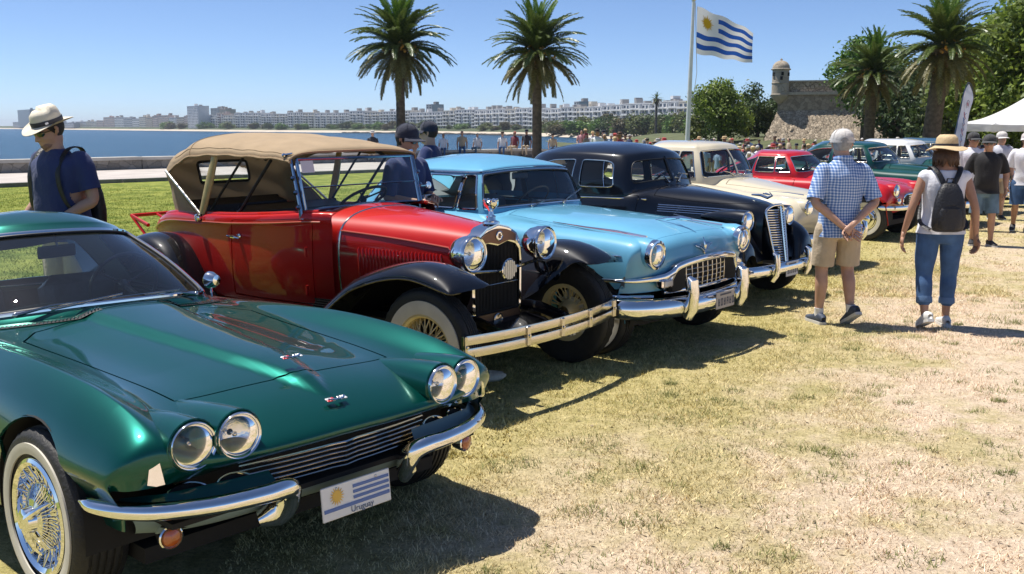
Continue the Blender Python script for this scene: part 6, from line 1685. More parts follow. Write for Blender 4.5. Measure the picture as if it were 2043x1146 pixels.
# ------------------------------------------------------------------ black pre-war saloon
def build_black_saloon():
    BK = paint('blue_black_enamel', (.004, .0055, .010), rough=.3, inside=(.05, .045, .04))
    root = thing('saloon_car', (2.335, 10.021, 0), -.736, 'black pre-war saloon with narrow upright chrome grille and bullet lamps', 'car', 'classic cars parked in a row on the grass')
    def st_(x, P): return [(x, y, z) for y, z in P]
    net = [
     st_(.44, [(0,1.005),(.07,1.0),(.14,.965),(.185,.90),(.20,.75),(.195,.6),(.17,.47),(.16,.42)]),
     st_(.30, [(0,1.05),(.095,1.045),(.185,1.0),(.235,.93),(.255,.78),(.25,.62),(.23,.47),(.22,.40)]),
     st_(.05, [(0,1.09),(.13,1.083),(.235,1.03),(.28,.94),(.30,.80),(.30,.64),(.29,.47),(.28,.40)]),
     st_(-.3, [(0,1.13),(.20,1.122),(.34,1.065),(.40,.97),(.425,.82),(.43,.64),(.42,.47),(.40,.38)]),
     st_(-.68, [(0,1.17),(.28,1.165),(.46,1.115),(.545,1.03),(.59,.86),(.60,.65),(.60,.47),(.58,.36)]),
     st_(-.85, [(0,1.175),(.33,1.165),(.56,1.12),(.665,1.045),(.715,.87),(.725,.66),(.72,.47),(.70,.34)]),
     st_(-1.2, [(0,1.13),(.35,1.13),(.62,1.115),(.715,1.045),(.765,.88),(.78,.66),(.77,.47),(.75,.33)]),
     st_(-1.8, [(0,1.12),(.35,1.12),(.63,1.11),(.725,1.04),(.775,.88),(.79,.66),(.78,.47),(.76,.33)]),
     st_(-2.4, [(0,1.12),(.35,1.12),(.61,1.10),(.70,1.03),(.75,.87),(.765,.66),(.755,.47),(.74,.34)]),
     st_(-2.9, [(0,1.10),(.32,1.09),(.54,1.04),(.62,.96),(.67,.83),(.69,.65),(.68,.48),(.66,.37)]),
     st_(-3.3, [(0,.98),(.27,.97),(.45,.91),(.52,.84),(.56,.74),(.58,.62),(.57,.5),(.55,.42)]),
     st_(-3.5, [(0,.78),(.2,.77),(.33,.74),(.38,.70),(.42,.64),(.44,.58),(.43,.52),(.42,.48)]),
    ]
    S = Surf(net, k=.5)
    cuts = []
    H = S.inv([(.36, .0), (.345, .12), (.0, .265), (-.35, .385), (-.665, .50), (-.70, .25), (-.70, 0)], (0, 1), vr=(0, 3.2)); H[0] = (H[0][0], 0); H[-1] = (H[-1][0], 0)
    cuts.append(dict(poly=H + [(u, -v) for u, v in H[-2:0:-1]], part='hood', mat=BK, gap=.008))
    cuts += side_cut(S, rpoly([(-.80, .40), (-.79, 1.075), (-1.47, 1.085), (-1.49, .36), (-1.0, .36)], .04), 'door', BK, (2.5, 7), .010)
    cuts += side_cut(S, rpoly([(-1.52, .36), (-1.51, 1.085), (-2.15, 1.085), (-2.12, .80), (-1.98, .36)], .04), 'door', BK, (2.5, 7), .010)
    ck = [S.inv([p], (0, 1), vr=(0, 2.4))[0] for p in ((-.98, .02), (-1.02, .54), (-2.45, .54), (-2.5, .02))]
    cuts.append(dict(poly=[(ck[0][0], 0), ck[1], ck[2], (ck[3][0], 0), (ck[2][0], -ck[2][1]), (ck[1][0], -ck[1][1])], part=None))
    surf_build(S, 150, 110, cuts, 'body', BK, root)
    r0 = [(-.74,0,1.175),(-.775,.28,1.165),(-.86,.57,1.135),(-.98,.685,1.095),(-1.55,.72,1.085),(-2.2,.69,1.085),(-2.62,.48,1.085),(-2.9,0,1.085)]
    r2 = [(-.885,0,1.49),(-.90,.25,1.485),(-.97,.47,1.465),(-1.10,.58,1.46),(-1.55,.62,1.475),(-2.05,.59,1.465),(-2.42,.42,1.44),(-2.66,0,1.43)]
    r1 = [tuple((np.array(a) + np.array(b)) / 2 + np.array([.0 if i < 3 else (-.03 if i > 5 else 0), .03 if 1 < i < 7 else 0, .0])) for i, (a, b) in enumerate(zip(r0, r2))]
    r3 = [(-.95,0,1.545),(-.965,.23,1.54),(-1.04,.42,1.525),(-1.16,.52,1.52),(-1.55,.555,1.535),(-2.0,.53,1.525),(-2.32,.37,1.51),(-2.52,0,1.505)]
    r4 = [(-1.2,0,1.605),(-1.22,.17,1.60),(-1.28,.28,1.592),(-1.36,.33,1.59),(-1.6,.35,1.598),(-1.9,.33,1.59),(-2.12,.23,1.578),(-2.24,0,1.575)]
    r5 = [(x, 0, z) for x, z in ((-1.4,1.625),(-1.42,1.625),(-1.46,1.626),(-1.52,1.627),(-1.65,1.628),(-1.8,1.622),(-1.92,1.617),(-1.98,1.612))]
    rb = [(x, y, z - .06) for x, y, z in r0]
    wins = [('windscreen', rpoly([(1.35, .07), (2.72, .07), (2.72, 2.0), (1.35, 2.12)], [.04, .04, .3, .3])),
            ('windscreen_b', None)]
    T = Surf([rb, r0, r1, r2, r3, r4, r5], k=.6)
    ws = rpoly([(1.38, .06), (2.74, .06), (2.74, 2.02), (1.38, 2.15)], [.03, .03, .34, .34])
    sf = rpoly([(1.35, 3.12), (2.82, 3.02), (2.82, 3.93), (1.35, 3.93)], [.2, .4, .12, .12])
    sr = rpoly([(1.35, 4.12), (2.82, 4.12), (2.75, 5.0), (1.4, 5.15)], [.1, .12, .4, .4])
    rw = rpoly([(1.9, 6.2), (2.8, 6.2), (2.8, 6.95), (1.9, 6.95)], .2)
    G = M['glass']; cuts = []
    for nm, p in (('windscreen', ws), ('side_window', sf), ('side_window', sr), ('rear_window', rw)):
        for q in (p, mirror_poly(p)): cuts.append(dict(poly=q, part=nm, mat=G, off=-.008, flange=0))
    surf_build(T, 54, 120, cuts, 'roof', BK, root)
    for c in cuts: fill_strip(c['part'] + '_trim', T, c['poly'], .007, M['chrome_worn'] if 'side' in c['part'] else M['seal'], root, .0, n=6)
    for s in (-1, 1): # quarter light divider
        g = MB(); g.tube(along(T, [(u, 3.36 * s) for u in np.linspace(1.38, 2.78, 8)], 0, closed=False).tolist(), .006, 6); g.build('window_divider', M['chrome'], root)
        uv = S.inv([(x, z) for x, z in ((-.72, 1.035), (-1.0, 1.04), (-1.6, 1.03), (-2.2, 1.02), (-2.8, .97))], (0, 2), vr=(2, 6))
        g = MB(); g.tube(along(S, [(u, s * v) for u, v in uv], .004, closed=False).tolist(), .009, 6); g.build('belt_moulding', M['chrome'], root)
        for k in range(4):
            uv = S.inv([(x, .985 - .022 * k - .045 * (x + .6)) for x in np.linspace(-.60, .24 - .05 * k, 9)], (0, 2), vr=(1.5, 5))
            g = MB(); g.tube(along(S, [(u, s * v) for u, v in uv], .004, closed=False).tolist(), .007, 6); g.build('hood_strip', M['chrome'], root)
        # pontoon wings
        def pon(name, prof, hole, s=s):
            net = []
            for x, top, cy, hw, bot in prof:
                net.append([(x, s * max(.30, cy - hw * 1.15), bot + .04), (x, s * (cy - hw), bot * .6 + top * .4), (x, s * (cy - hw * .62), top - (top - bot) * .12), (x, s * cy, top), (x, s * (cy + hw * .62), top - (top - bot) * .13), (x, s * (cy + hw * .97), bot * .52 + top * .48), (x, s * (cy + hw * 1.0), bot * .8 + top * .2), (x, s * (cy + hw * .94), bot)])
            Sf = Surf(net, k=.5, sym=False)
            A = Sf.inv(circle_xz(hole[0], hole[1], hole[2], -20, 200, 26), (0, 2), vr=(3.6, 7))
            surf_build(Sf, 60, 60, [dict(poly=A, part=None)], name, BK, root)
        pon('front_wing', [(.56, .56, .62, .10, .44), (.53, .68, .63, .155, .38), (.42, .785, .645, .195, .36), (.22, .85, .66, .215, .34), (-.02, .865, .665, .22, .33), (-.28, .83, .665, .215, .32), (-.52, .74, .67, .20, .31), (-.76, .60, .69, .17, .30), (-.98, .44, .70, .12, .29)], (.08, .35, .375))
        pon('rear_wing', [(-2.02, .46, .74, .08, .32), (-2.14, .66, .73, .13, .32), (-2.34, .80, .72, .17, .32), (-2.6, .86, .71, .185, .33), (-2.85, .84, .69, .18, .34), (-3.1, .75, .66, .165, .36), (-3.34, .58, .62, .13, .40), (-3.42, .48, .60, .09, .42)], (-2.68, .35, .36))
        # bullet lamps on stalks
        P = [(-.12, s * .44, .885), (.10, s * .45, .885), (.30, s * .45, .875), (.40, s * .45, .868)]
        fender_pod(root, BK, P, [.02, .075, .105, .108])
        lamp(root, (.405, s * .45, .868), (1, s * .04, 0), .094, .07, .012)
        g = MB(); g.tube([(.2, s * .46, .80), (.16, s * .52, .70)], .05, 12); g.build('lamp_stalk', BK, root)
        g = MB(); g.tube([(.60, s * .55, .39), (.66, s * .55, .36), (.68, s * .55, .43), (.66, s * .55, .54)], [.02, .04, .045, .03], 12) if False else None
        guard(root, .655, s * .36, .42, .24, .034)
        g = MB(); g.tube([(-.5, s * .46, .895), (-.1, s * .55, .86), (.05, s * .60, .845)], .006, 6); g.build('wing_moulding', M['chrome_worn'], root)
    # windscreen centre bar, wipers
    g = MB(); g.tube(along(T, [(u, 0) for u in np.linspace(1.2, 2.9, 8)], .004, closed=False).tolist(), .012, 6); g.build('windscreen_bar', BK, root)
    wiper(root, (-.745, -.10, 1.20), (-.80, -.22, 1.30), (.0, .10, .02)); wiper(root, (-.745, .10, 1.20), (-.80, .26, 1.28), (.0, .10, -.01))
    # grille
    hw = lambda z: float(np.interp(z, [.42, .6, .9, 1.0], [.105, .145, .185, .165])); gx = lambda y, z: .50 + (.06 - .34 * abs(y)) + float(np.interp(z, [.42, 1.0], [.05, -.04]))
    rows_ = []
    zs = [.425, .5, .6, .75, .9, .965]
    g = MB(); g.add([(gx(-hw(z), z) - .03, -hw(z), z) for z in zs] + [(gx(0, z) - .03, 0, z) for z in zs[::-1]], [tuple(range(12))]); g.add([(gx(hw(z), z) - .03, hw(z), z) for z in zs] + [(gx(0, z) - .03, 0, z) for z in zs[::-1]], [tuple(range(12))]); g.build('grille_recess', M['under'], root)
    for k in range(22):
        z = .445 + .0248 * k; g = MB(); w = hw(z) - .006; g.tube([(gx(w, z), -w, z), (gx(0, z), 0, z - .006), (gx(w, z), w, z)], (.006, .0072), 6); g.build('grille_bar', M['chrome'], root)
    g = MB(); P = [(gx(hw(z), z), -hw(z) - .006, z) for z in zs] + [(gx(.09, 1.0), -.10, 1.005), (gx(0, 1.02), 0, 1.015), (gx(.09, 1.0), .10, 1.005)] + [(gx(hw(z), z), hw(z) + .006, z) for z in zs[::-1]]
    g.tube(spline(P, 60).tolist(), .013, 10); g.build('grille_frame', M['chrome'], root)
    g = MB(); g.tube([(gx(0, z) + .006, 0, z) for z in (.43, .7, 1.0)], .008, 6); g.build('grille_spine', M['chrome'], root)
    # nose between lamps and wings
    V = Surf([[(.50,0,.44),(.46,.16,.46),(.46,.34,.44),(.50,.52,.44)],[(.42,0,.62),(.40,.16,.62),(.38,.34,.60),(.44,.52,.56)],[(.38,0,.78),(.36,.16,.76),(.26,.34,.73),(.26,.52,.70)]], k=.5)
    surf_build(V, 14, 40, [], 'front_apron', BK, root)
    g = MB(); g.tube([(.20, 0, 1.10), (.30, 0, 1.10), (.38, 0, 1.075), (.43, 0, 1.10), (.40, 0, 1.135)], [.008, .014, .016, .012, .004], 8); g.tube([(.34, -.03, 1.12), (.40, 0, 1.11), (.34, .03, 1.12)], .008, 6); g.build('hood_ornament', M['chrome'], root)
    bumper(root, [(.64, 0, .39), (.635, .3, .39), (.60, .6, .392), (.53, .78, .395), (.44, .865, .40), (.34, .88, .40)], (.045, .060))
    plate(root, (.675, .02, .375), .26, .15, (.45, .48, .55))
    wheels(root, (.08, -2.68), .68, .345, .16, .20, 'cap', (.21, .27), wl=.30)
    interior_pan(root, -.9, -2.6, .60, .35, 1.0, mat('cabin_trim_grey', (.10, .09, .08), .85))
    SV = mat('brown_cloth_seat', (.09, .07, .055), .85)
    seat(root, -1.55, -.56, .56, .68, .5, SV); seat(root, -2.3, -.56, .56, .68, .5, SV)
    steering(root, (-1.15, .34, 1.15), .8, .20)
    g = MB(); g.box((-.98, 0, 1.08), (.14, 1.1, .1), bev=.03, smooth=True); g.build('dashboard', M['blackdull'], root)
    g = MB(); g.box((-1.4, 0, .3), (3.6, 1.1, .08)); g.build('underbody', M['under'], root)
    return root
build_black_saloon()

# ------------------------------------------------------------------ cream coupe, red coupe and the farther cars: one builder, different outlines
def build_round_car(name, pose, label, body, roof, D):
    root = thing(name, (pose[0], pose[1], 0), pose[2], label, 'car', 'classic cars parked in a row on the grass')
    W = D['W']; S = Surf(car_net(W, D['xs'], D['zc'], D['zf'], D.get('xn'), D.get('belt', .62), D.get('low', .26), D.get('narrow'), D.get('yf', .82), D.get('plan')), k=.5)
    wx, wr, r = D['wx'], D['xr'], D['r']
    xb, xt = D['ws']      # windscreen foot and head
    cuts = arches(S, (wx, wr), r + .02, r + .03, (5, 9))
    z0, z1 = D.get('door', (.34, .97))
    cuts += side_cut(S, rpoly([(xb - .12, z0), (xb - .10, z1), (D['dr'], z1), (D['dr'] - .02, z0)], .05), 'door', body, (4.2, 9), .009)
    hx = D['hood']; hy = D.get('hoody', (.34, .52))
    H = S.inv([(hx, 0), (hx - .02, hy[0] * .6), (hx - .10, hy[0]), (xb + .10, hy[1]), (xb + .07, hy[1] * .5), (xb + .06, 0)], (0, 1), vr=(0, 4)); H[0] = (H[0][0], 0); H[-1] = (H[-1][0], 0)
    cuts.append(dict(poly=H + [(u, -v) for u, v in H[-2:0:-1]], part='hood', mat=body, gap=.008))
    cr_ = D['cab']
    ck = [S.inv([p], (0, 1), vr=(0, 4.4))[0] for p in ((xb - .16, .02), (xb - .2, W * .66), (cr_ + .35, W * .66), (cr_ + .25, .02))]
    cuts.append(dict(poly=[(ck[0][0], 0), ck[1], ck[2], (ck[3][0], 0), (ck[2][0], -ck[2][1]), (ck[1][0], -ck[1][1])], part=None))
    surf_build(S, D.get('nu', 120), D.get('nv', 110), cuts, 'body', body, root)
    # greenhouse
    zb, zh, zr = D['zb'], D['zh'], D['zr']; w = W * D.get('gw', .84); L = cr_; tw = D.get('tumble', .82)
    B = lambda f: (1 - f)
    xm = D['dr']; rr_ = D['roofrear']
    r0 = [(xb + .02, 0, zb + .02), (xb, w * .45, zb + .015), (xb - .09, w * .86, zb), (xb - .24, w * .98, zb - .01), (xm, w * 1.0, zb - .01), (L + .55, w * .94, zb - .01), (L + .15, w * .68, zb - .01), (L, 0, zb - .02)]
    t = w * tw
    r2 = [(xt + .03, 0, zh + .02), (xt + .02, t * .45, zh + .015), (xt - .05, t * .86, zh), (xt - .16, t * .97, zh - .005), (xm - .02, t, zh), (rr_ + .30, t * .95, zh - .01), (rr_ + .05, t * .7, zh - .05), (rr_ - .16, 0, zh - .06)]
    r1 = [tuple((np.array(a) + np.array(b)) / 2 + np.array([.02 if i < 3 else 0, .02 if 1 < i < 7 else 0, .015])) for i, (a, b) in enumerate(zip(r0, r2))]
    dz = zr - zh
    r3 = [(x - (.06 if i < 3 else 0) + (.08 if i > 5 else 0), y * .91, z + dz * .52) for i, (x, y, z) in enumerate(r2)]
    xc = (xt + rr_) / 2
    r4 = [(xc + (x - xc) * .66, y * .56, zr - dz * .10) for x, y, z in r2]
    r5 = [(xc + (x - xc) * .45, 0, zr) for x, y, z in r2]
    rb = [(x + (.03 if i < 3 else 0), y, z - .15) for i, (x, y, z) in enumerate(r0)]
    T = Surf([rb, r0, r1, r2, r3, r4, r5], k=.6)
    G = M['glass']; c2 = []
    split = D.get('split')
    ws = [rpoly([(1.12, .05), (2.9, .05), (2.9, 2.22), (1.12, 2.36)], [.03, .03, .34, .34])] if split else [rpoly([(1.12, -2.36), (2.9, -2.24), (2.9, 2.24), (1.12, 2.36)], .28)]
    if split: ws.append(mirror_poly(ws[0]))
    for p in ws: c2.append(dict(poly=p, part='windscreen', mat=G, off=-.008, flange=0))
    sides = [rpoly([(1.12, 2.86), (2.9, 2.82), (2.9, 3.24), (1.12, 3.42)], .08), rpoly([(1.12, 3.47), (2.9, 3.29), (2.9, 4.02), (1.12, 4.02)], .08), rpoly([(1.12, 4.13), (2.88, 4.13), (2.74, 5.2), (1.2, 5.42)], [.08, .08, .5, .3])]
    for p in sides:
        for q in (p, mirror_poly(p)): c2.append(dict(poly=q, part='side_window', mat=G, off=-.008, flange=0))
    p = rpoly([(1.5, 5.9), (2.8, 5.9), (2.8, 6.98), (1.5, 6.98)], .25)
    for q in (p, mirror_poly(p)): c2.append(dict(poly=q, part='rear_window', mat=G, off=-.008, flange=0))
    surf_build(T, 44, 100, c2, 'roof', roof, root)
    for c in c2: fill_strip(c['part'] + '_trim', T, c['poly'], D.get('trim', .008), D.get('trimmat') or M['chrome_worn'], root, .001, n=6)
    if split: g = MB(); g.tube(along(T, [(u, 0) for u in np.linspace(1.1, 2.95, 8)], .003, closed=False).tolist(), .011, 6); g.build('windscreen_bar', D.get('barmat') or M['seal'], root)
    wiper(root, (xb + .03, -.12, zb + .04), (xb - .04, -.28, zb + .10), (0, .13, .02)); wiper(root, (xb + .03, .14, zb + .04), (xb - .04, .30, zb + .10), (0, .13, -.01))
    # lamps
    lx, ly, lz, lr = D['lamp']
    for s in (-1, 1):
        fender_pod(root, body, [(lx - .40, s * ly, lz), (lx - .16, s * ly, lz), (lx - .02, s * ly, lz), (lx + .01, s * ly, lz)], [lr * .7, lr * 1.22, lr * 1.26, lr * 1.16])
        lamp(root, (lx + .015, s * ly, lz), (1, s * .04, 0), lr, lr * .7, .014)
        if D.get('mould'):
            zz = D['mould']; uv = S.inv([(x, zz) for x in np.linspace(D['xs'][2] - .1, D['xs'][-2], 10)], (0, 2), vr=(5, 8))
            g = MB(); g.tube(along(S, [(u, s * v) for u, v in uv], .004, closed=False).tolist(), .010, 6); g.build('side_spear', M['chrome'], root)
        g = MB(); c = S(*[np.array([q]) for q in S.inv([(D['dr'] + .16, z1 - .10)], (0, 2), vr=(4.5, 8))[0]])[0]; g.tube([Vector(c) * 1 + Vector((0, s * 0, 0))] and [Vector((c[0] - .06, s * (c[1] + .03), c[2])), Vector((c[0] + .07, s * (c[1] + .03), c[2]))], .010, 8); g.build('door_handle', M['chrome'], root)
    if D.get('bump'):
        bx, bz, sec = D['bump']
        bumper(root, [(bx, 0, bz), (bx - .01, W * .3, bz), (bx - .05, W * .68, bz), (bx - .13, W * .92, bz), (bx - .26, W * 1.03, bz), (bx - .40, W * 1.04, bz)], sec)
        for s in (-1, 1): guard(root, bx + .028, s * W * .42, bz + .04, .2, .03)
    if D.get('grille'):
        gx, gw, ga, gb, kind = D['grille']
        g = MB(); g.prism([(-gw, ga + .03), (-gw * .9, ga), (gw * .9, ga), (gw, ga + .03), (gw, gb - .05), (gw * .8, gb), (-gw * .8, gb), (-gw, gb - .05)], gx - .05, gx - .012, 'x'); g.build('grille_recess', M['under'], root)
        n = 5 if kind == 'bars' else 4
        for k in range(n):
            z = ga + .03 + (gb - ga - .06) * k / (n - 1); g = MB(); g.tube([(gx - .05 * (abs(y) / gw) ** 2, y, z) for y in np.linspace(-gw * .95, gw * .95, 13)], .010 if kind == 'bars' else .006, 6); g.build('grille_bar', M['chrome'], root)
        for k in range(3 if kind == 'bars' else 13):
            y = -gw * .86 + gw * 1.72 * k / ((3 if kind == 'bars' else 13) - 1); g = MB(); g.tube([(gx - .05 * (abs(y) / gw) ** 2 - .006, y, z) for z in (ga + .01, gb - .015)], .006, 6); g.build('grille_bar', M['chrome'], root)
        g = MB(); P = [(gx - .05 * (y / gw) ** 2, y, z) for y, z in ((-gw, ga + .04), (-gw * .9, ga), (0, ga - .005), (gw * .9, ga), (gw, ga + .04), (gw, gb - .06), (gw * .8, gb), (0, gb + .012), (-gw * .8, gb), (-gw, gb - .06))]
        g.tube(spline(P, 60, closed=True).tolist(), .015, 8, closed=True); g.build('grille_frame', M['chrome'], root)
    wheels(root, (wx, wr), W - .12, r, .17, r * .58, 'cap', D.get('white', (r * .62, r * .82)), wl=.32)
    interior_pan(root, xb - .16, L + .3, W * .70, .32, zb - .24, mat('cabin_trim', D.get('trimcol', (.04, .035, .03)), .85))
    SV = mat('car_seat_cloth', D.get('seatcol', (.05, .045, .04)), .8)
    seat(root, xb - .85, -W * .68, W * .68, zb - .48, .5, SV); seat(root, max(L + .75, xb - 1.6), -W * .66, W * .66, zb - .46, .46, SV)
    steering(root, (xb - .42, W * .42, zb + .03), .8, .19)
    g = MB(); g.box((xb - .20, 0, zb - .06), (.15, W * 1.3, .1), bev=.03, smooth=True); g.build('dashboard', M['blackdull'], root)
    g = MB(); g.box(((wx + wr) / 2, 0, .28), (abs(wr - wx) + .6, W * 1.4, .08)); g.build('underbody', M['under'], root)
    return root, S

CRM = paint('cream_lacquer', (.66, .585, .43), rough=.35, inside=(.10, .09, .07))
cream, CS = build_round_car('coupe_car', (3.66, 12.525, -.75), 'cream rounded 1940s coupe with split windscreen and red seats', CRM, CRM, dict(
    W=.86, xs=[.60, .68, .66, .52, .25, -.2, -.72, -1.2, -1.9, -2.5, -3.0, -3.4, -3.55], zc=[.50, .66, .80, .93, .98, 1.035, 1.12, 1.12, 1.12, 1.10, 1.0, .78, .55],
    zf=[.50, .66, .80, .90, .945, .965, 1.035, 1.07, 1.07, 1.05, .98, .80, .58], xn=[.20, .18, .15, .10, .04, 0, 0, 0, 0, 0, 0, 0, 0], belt=.62, narrow=[.42, .42, .42, .44, .47, .52, .62, .66, .66, .64, .6, .55, .5], yf=.80,
    plan=[.9, .95, .98, 1, 1, 1, 1, 1, 1, 1, .96, .86, .75], wx=.05, xr=-2.6, r=.34, ws=(-.80, -1.02), dr=-1.75, hood=.50, hoody=(.24, .46), cab=-2.75, zb=1.105, zh=1.49, zr=1.60, roofrear=-2.15, split=True, barmat=CRM,
    lamp=(.55, .63, .80, .092), bump=(.80, .44, (.03, .065)), grille=(.70, .40, .50, .66, 'bars'), gw=.84, seatcol=(.30, .04, .05), trimcol=(.22, .03, .04), trimmat=M['chrome_worn'], door=(.34, 1.02)))
g = MB(); g.tube([(.45, -.55, .955), (.25, -.56, .975), (-.05, -.56, .985)], [.012, .010, .003], 6); g.build('wing_ornament', M['chrome'], cream)
RD2 = paint('bright_red_enamel', (.50, .012, .018), rough=.35, inside=(.03, .02, .02))
redc, RS = build_round_car('coupe_car', (5.9, 15.9, -.72), 'low bright red sports coupe with a small grille and white wall tyres', RD2, RD2, dict(
    W=.84, xs=[.62, .74, .74, .62, .30, -.2, -.78, -1.2, -1.8, -2.4, -2.9, -3.3, -3.4], zc=[.46, .60, .76, .86, .93, .97, 1.01, 1.01, 1.01, 1.0, .92, .78, .6],
    zf=[.46, .60, .76, .90, .945, .95, .955, .96, .97, .98, .95, .82, .62], xn=[.12, .12, .10, .06, .02, 0, 0, 0, 0, 0, 0, 0, 0], belt=.60, narrow=[.5] * 6 + [.6, .66, .66, .64, .6, .55, .5], yf=.80,
    plan=[.92, .96, .98, 1, 1, 1, 1, 1, 1, 1, .97, .9, .82], wx=.30, xr=-2.3, r=.345, ws=(-.82, -1.10), dr=-1.7, hood=.58, hoody=(.34, .44), cab=-2.75, zb=1.02, zh=1.30, zr=1.395, roofrear=-2.0,
    lamp=(.68, .57, .79, .092), bump=None, grille=(.775, .33, .56, .72, 'egg'), gw=.80, tumble=.78, door=(.30, .93), white=(.20, .262)))
for s in (-1, 1):
    P = spline([(.80, .28, .525), (.77, .5, .525), (.68, .72, .53), (.52, .84, .535)], 20); g = MB(); g.tube([(p[0], s * p[1], p[2]) for p in P], [(.016, .038)] * 18 + [(.014, .03), (.006, .012)], 10, up=(0, 0, 1)); g.build('bumper', M['chrome'], redc)
    lamp(redc, (.745, s * .56, .63), (1, 0, 0), .042, .03, .008, name='parking_lamp')
GRN = paint('bottle_green_enamel', (.004, .055, .045), rough=.35, inside=(.03, .03, .03))
WHT = paint('white_enamel', (.72, .72, .70), rough=.35, inside=(.10, .10, .10))
DBL = paint('steel_blue_enamel', (.03, .085, .14), rough=.35, inside=(.04, .04, .04))
base = dict(W=.88, xs=[.60, .70, .70, .58, .30, -.2, -.72, -1.2, -1.9, -2.5, -3.1, -3.6, -3.75], zc=[.50, .66, .80, .95, 1.02, 1.07, 1.11, 1.10, 1.10, 1.09, 1.02, .85, .6],
    zf=[.50, .66, .80, .92, .965, .98, 1.0, 1.04, 1.05, 1.04, 1.0, .86, .6], xn=[.14, .14, .12, .08, .03, 0, 0, 0, 0, 0, 0, 0, 0], belt=.62, narrow=[.5] * 5 + [.56, .62, .66, .66, .64, .6, .55, .5], yf=.81,
    plan=[.92, .96, .98, 1, 1, 1, 1, 1, 1, 1, .97, .9, .82], wx=.10, xr=-2.7, r=.34, ws=(-.80, -1.05), dr=-1.7, hood=.50, hoody=(.38, .48), cab=-2.95, zb=1.12, zh=1.40, zr=1.515, roofrear=-2.35,
    lamp=(.66, .66, .80, .092), bump=(.86, .43, (.035, .075)), grille=(.77, .5, .50, .66, 'bars'), mould=.80, nu=80, nv=80)
build_round_car('saloon_car', (7.94, 17.94, -.72), 'dark green rounded saloon behind the low red coupe', GRN, GRN, base)
build_round_car('saloon_car', (9.75, 20.4, -.72), 'dark green saloon with a white roof, behind the all green saloon', GRN, WHT, dict(base, zr=1.53, split=True))
build_round_car('saloon_car', (11.6, 23.0, -.72), 'steel blue saloon, farthest car of the row', DBL, DBL, dict(base, zr=1.52))
# ------------------------------------------------------------------ people
from mathutils import noise as mnoise
def skin(name, col): return mat(name, col, .5, var=.10, vscale=14, bump=.08, bscale=90, sss=.08)
SK = [skin('skin_fair', (.50, .29, .20)), skin('skin_tan', (.40, .215, .135)), skin('skin_brown', (.27, .14, .085))]
HAIR = dict(grey=mat('grey_hair', (.34, .33, .32), .7, var=.25, vscale=40, bump=.6, bscale=120), brown=mat('brown_hair', (.085, .045, .024), .6, var=.3, vscale=40, bump=.6, bscale=120), dark=mat('dark_hair', (.015, .011, .009), .6, var=.3, vscale=40, bump=.5, bscale=120))
STUB = mat('stubble', (.30, .17, .12), .7, var=.3, vscale=60, bump=.3, bscale=200)
def tee(name, col, bump=.25): return mat(name, col, .9, var=.08, vscale=10, bump=bump, bscale=45, sheen=.15)
CLO = dict(navy=tee('navy_cotton', (.026, .040, .125)), white=tee('white_cotton', (.74, .74, .78)), black=tee('black_cotton', (.014, .013, .015)), khaki=tee('khaki_twill', (.50, .395, .265)), denim=mat('blue_denim', (.045, .105, .23), .85, var=.35, vscale=7, bump=.3, bscale=160), denim_pale=mat('faded_denim', (.12, .19, .25), .85, var=.3, vscale=7, bump=.3, bscale=160), blackshort=tee('black_shorts_cloth', (.012, .012, .014)))
def plaid():
    m = bpy.data.materials.new('blue_check_cotton'); m.use_nodes = True; N, L = nodes_of(m); p = N['Principled BSDF']; p.inputs['Roughness'].default_value = .9
    tc = N.new('ShaderNodeTexCoord'); s = N.new('ShaderNodeSeparateXYZ'); L.new(tc.outputs['Object'], s.inputs[0]); ms = []
    nz = N.new('ShaderNodeTexNoise'); nz.inputs['Scale'].default_value = 5; L.new(tc.outputs['Object'], nz.inputs['Vector'])
    for k in (1, 2):
        a = N.new('ShaderNodeMath'); a.operation = 'MULTIPLY_ADD'; L.new(nz.outputs['Fac'], a.inputs[0]); a.inputs[1].default_value = .03; L.new(s.outputs[k], a.inputs[2])
        b = N.new('ShaderNodeMath'); b.operation = 'MULTIPLY'; L.new(a.outputs[0], b.inputs[0]); b.inputs[1].default_value = 1 / .025
        c = N.new('ShaderNodeMath'); c.operation = 'FRACT'; L.new(b.outputs[0], c.inputs[0])
        d = N.new('ShaderNodeMath'); d.operation = 'LESS_THAN'; L.new(c.outputs[0], d.inputs[0]); d.inputs[1].default_value = .42; ms.append(d.outputs[0])
    a = N.new('ShaderNodeMath'); a.operation = 'ADD'; L.new(ms[0], a.inputs[0]); L.new(ms[1], a.inputs[1])
    h = N.new('ShaderNodeMath'); h.operation = 'MULTIPLY'; L.new(a.outputs[0], h.inputs[0]); h.inputs[1].default_value = .5
    r = N.new('ShaderNodeValToRGB'); r.color_ramp.interpolation = 'CONSTANT'; e = r.color_ramp.elements; e[0].color = (.09, .18, .42, 1); e[1].position = .75; e[1].color = (.68, .72, .80, 1); q = e.new(.25); q.color = (.29, .41, .64, 1)
    L.new(h.outputs[0], r.inputs[0]); L.new(r.outputs[0], p.inputs['Base Color']); return m
CLO['plaid'] = plaid()
SHOE = dict(white=mat('white_shoe', (.68, .68, .66), .6, var=.12, vscale=30), black=mat('black_shoe', (.02, .021, .024), .6, var=.3, vscale=30), grey=mat('grey_shoe', (.05, .065, .10), .65, var=.4, vscale=25))
SOLE = mat('pale_shoe_sole', (.58, .57, .54), .7)
STRAW = mat('straw', (.64, .47, .26), .8, var=.15, vscale=20, bump=.6, bscale=140); PANAMA = mat('pale_straw', (.70, .63, .50), .8, var=.06, vscale=20, bump=.4, bscale=160)
CAPW = tee('pale_cap_cloth', (.60, .565, .53)); CAPN = tee('navy_cap_cloth', (.016, .02, .04)); CAPG = tee('charcoal_cap_cloth', (.05, .05, .05))
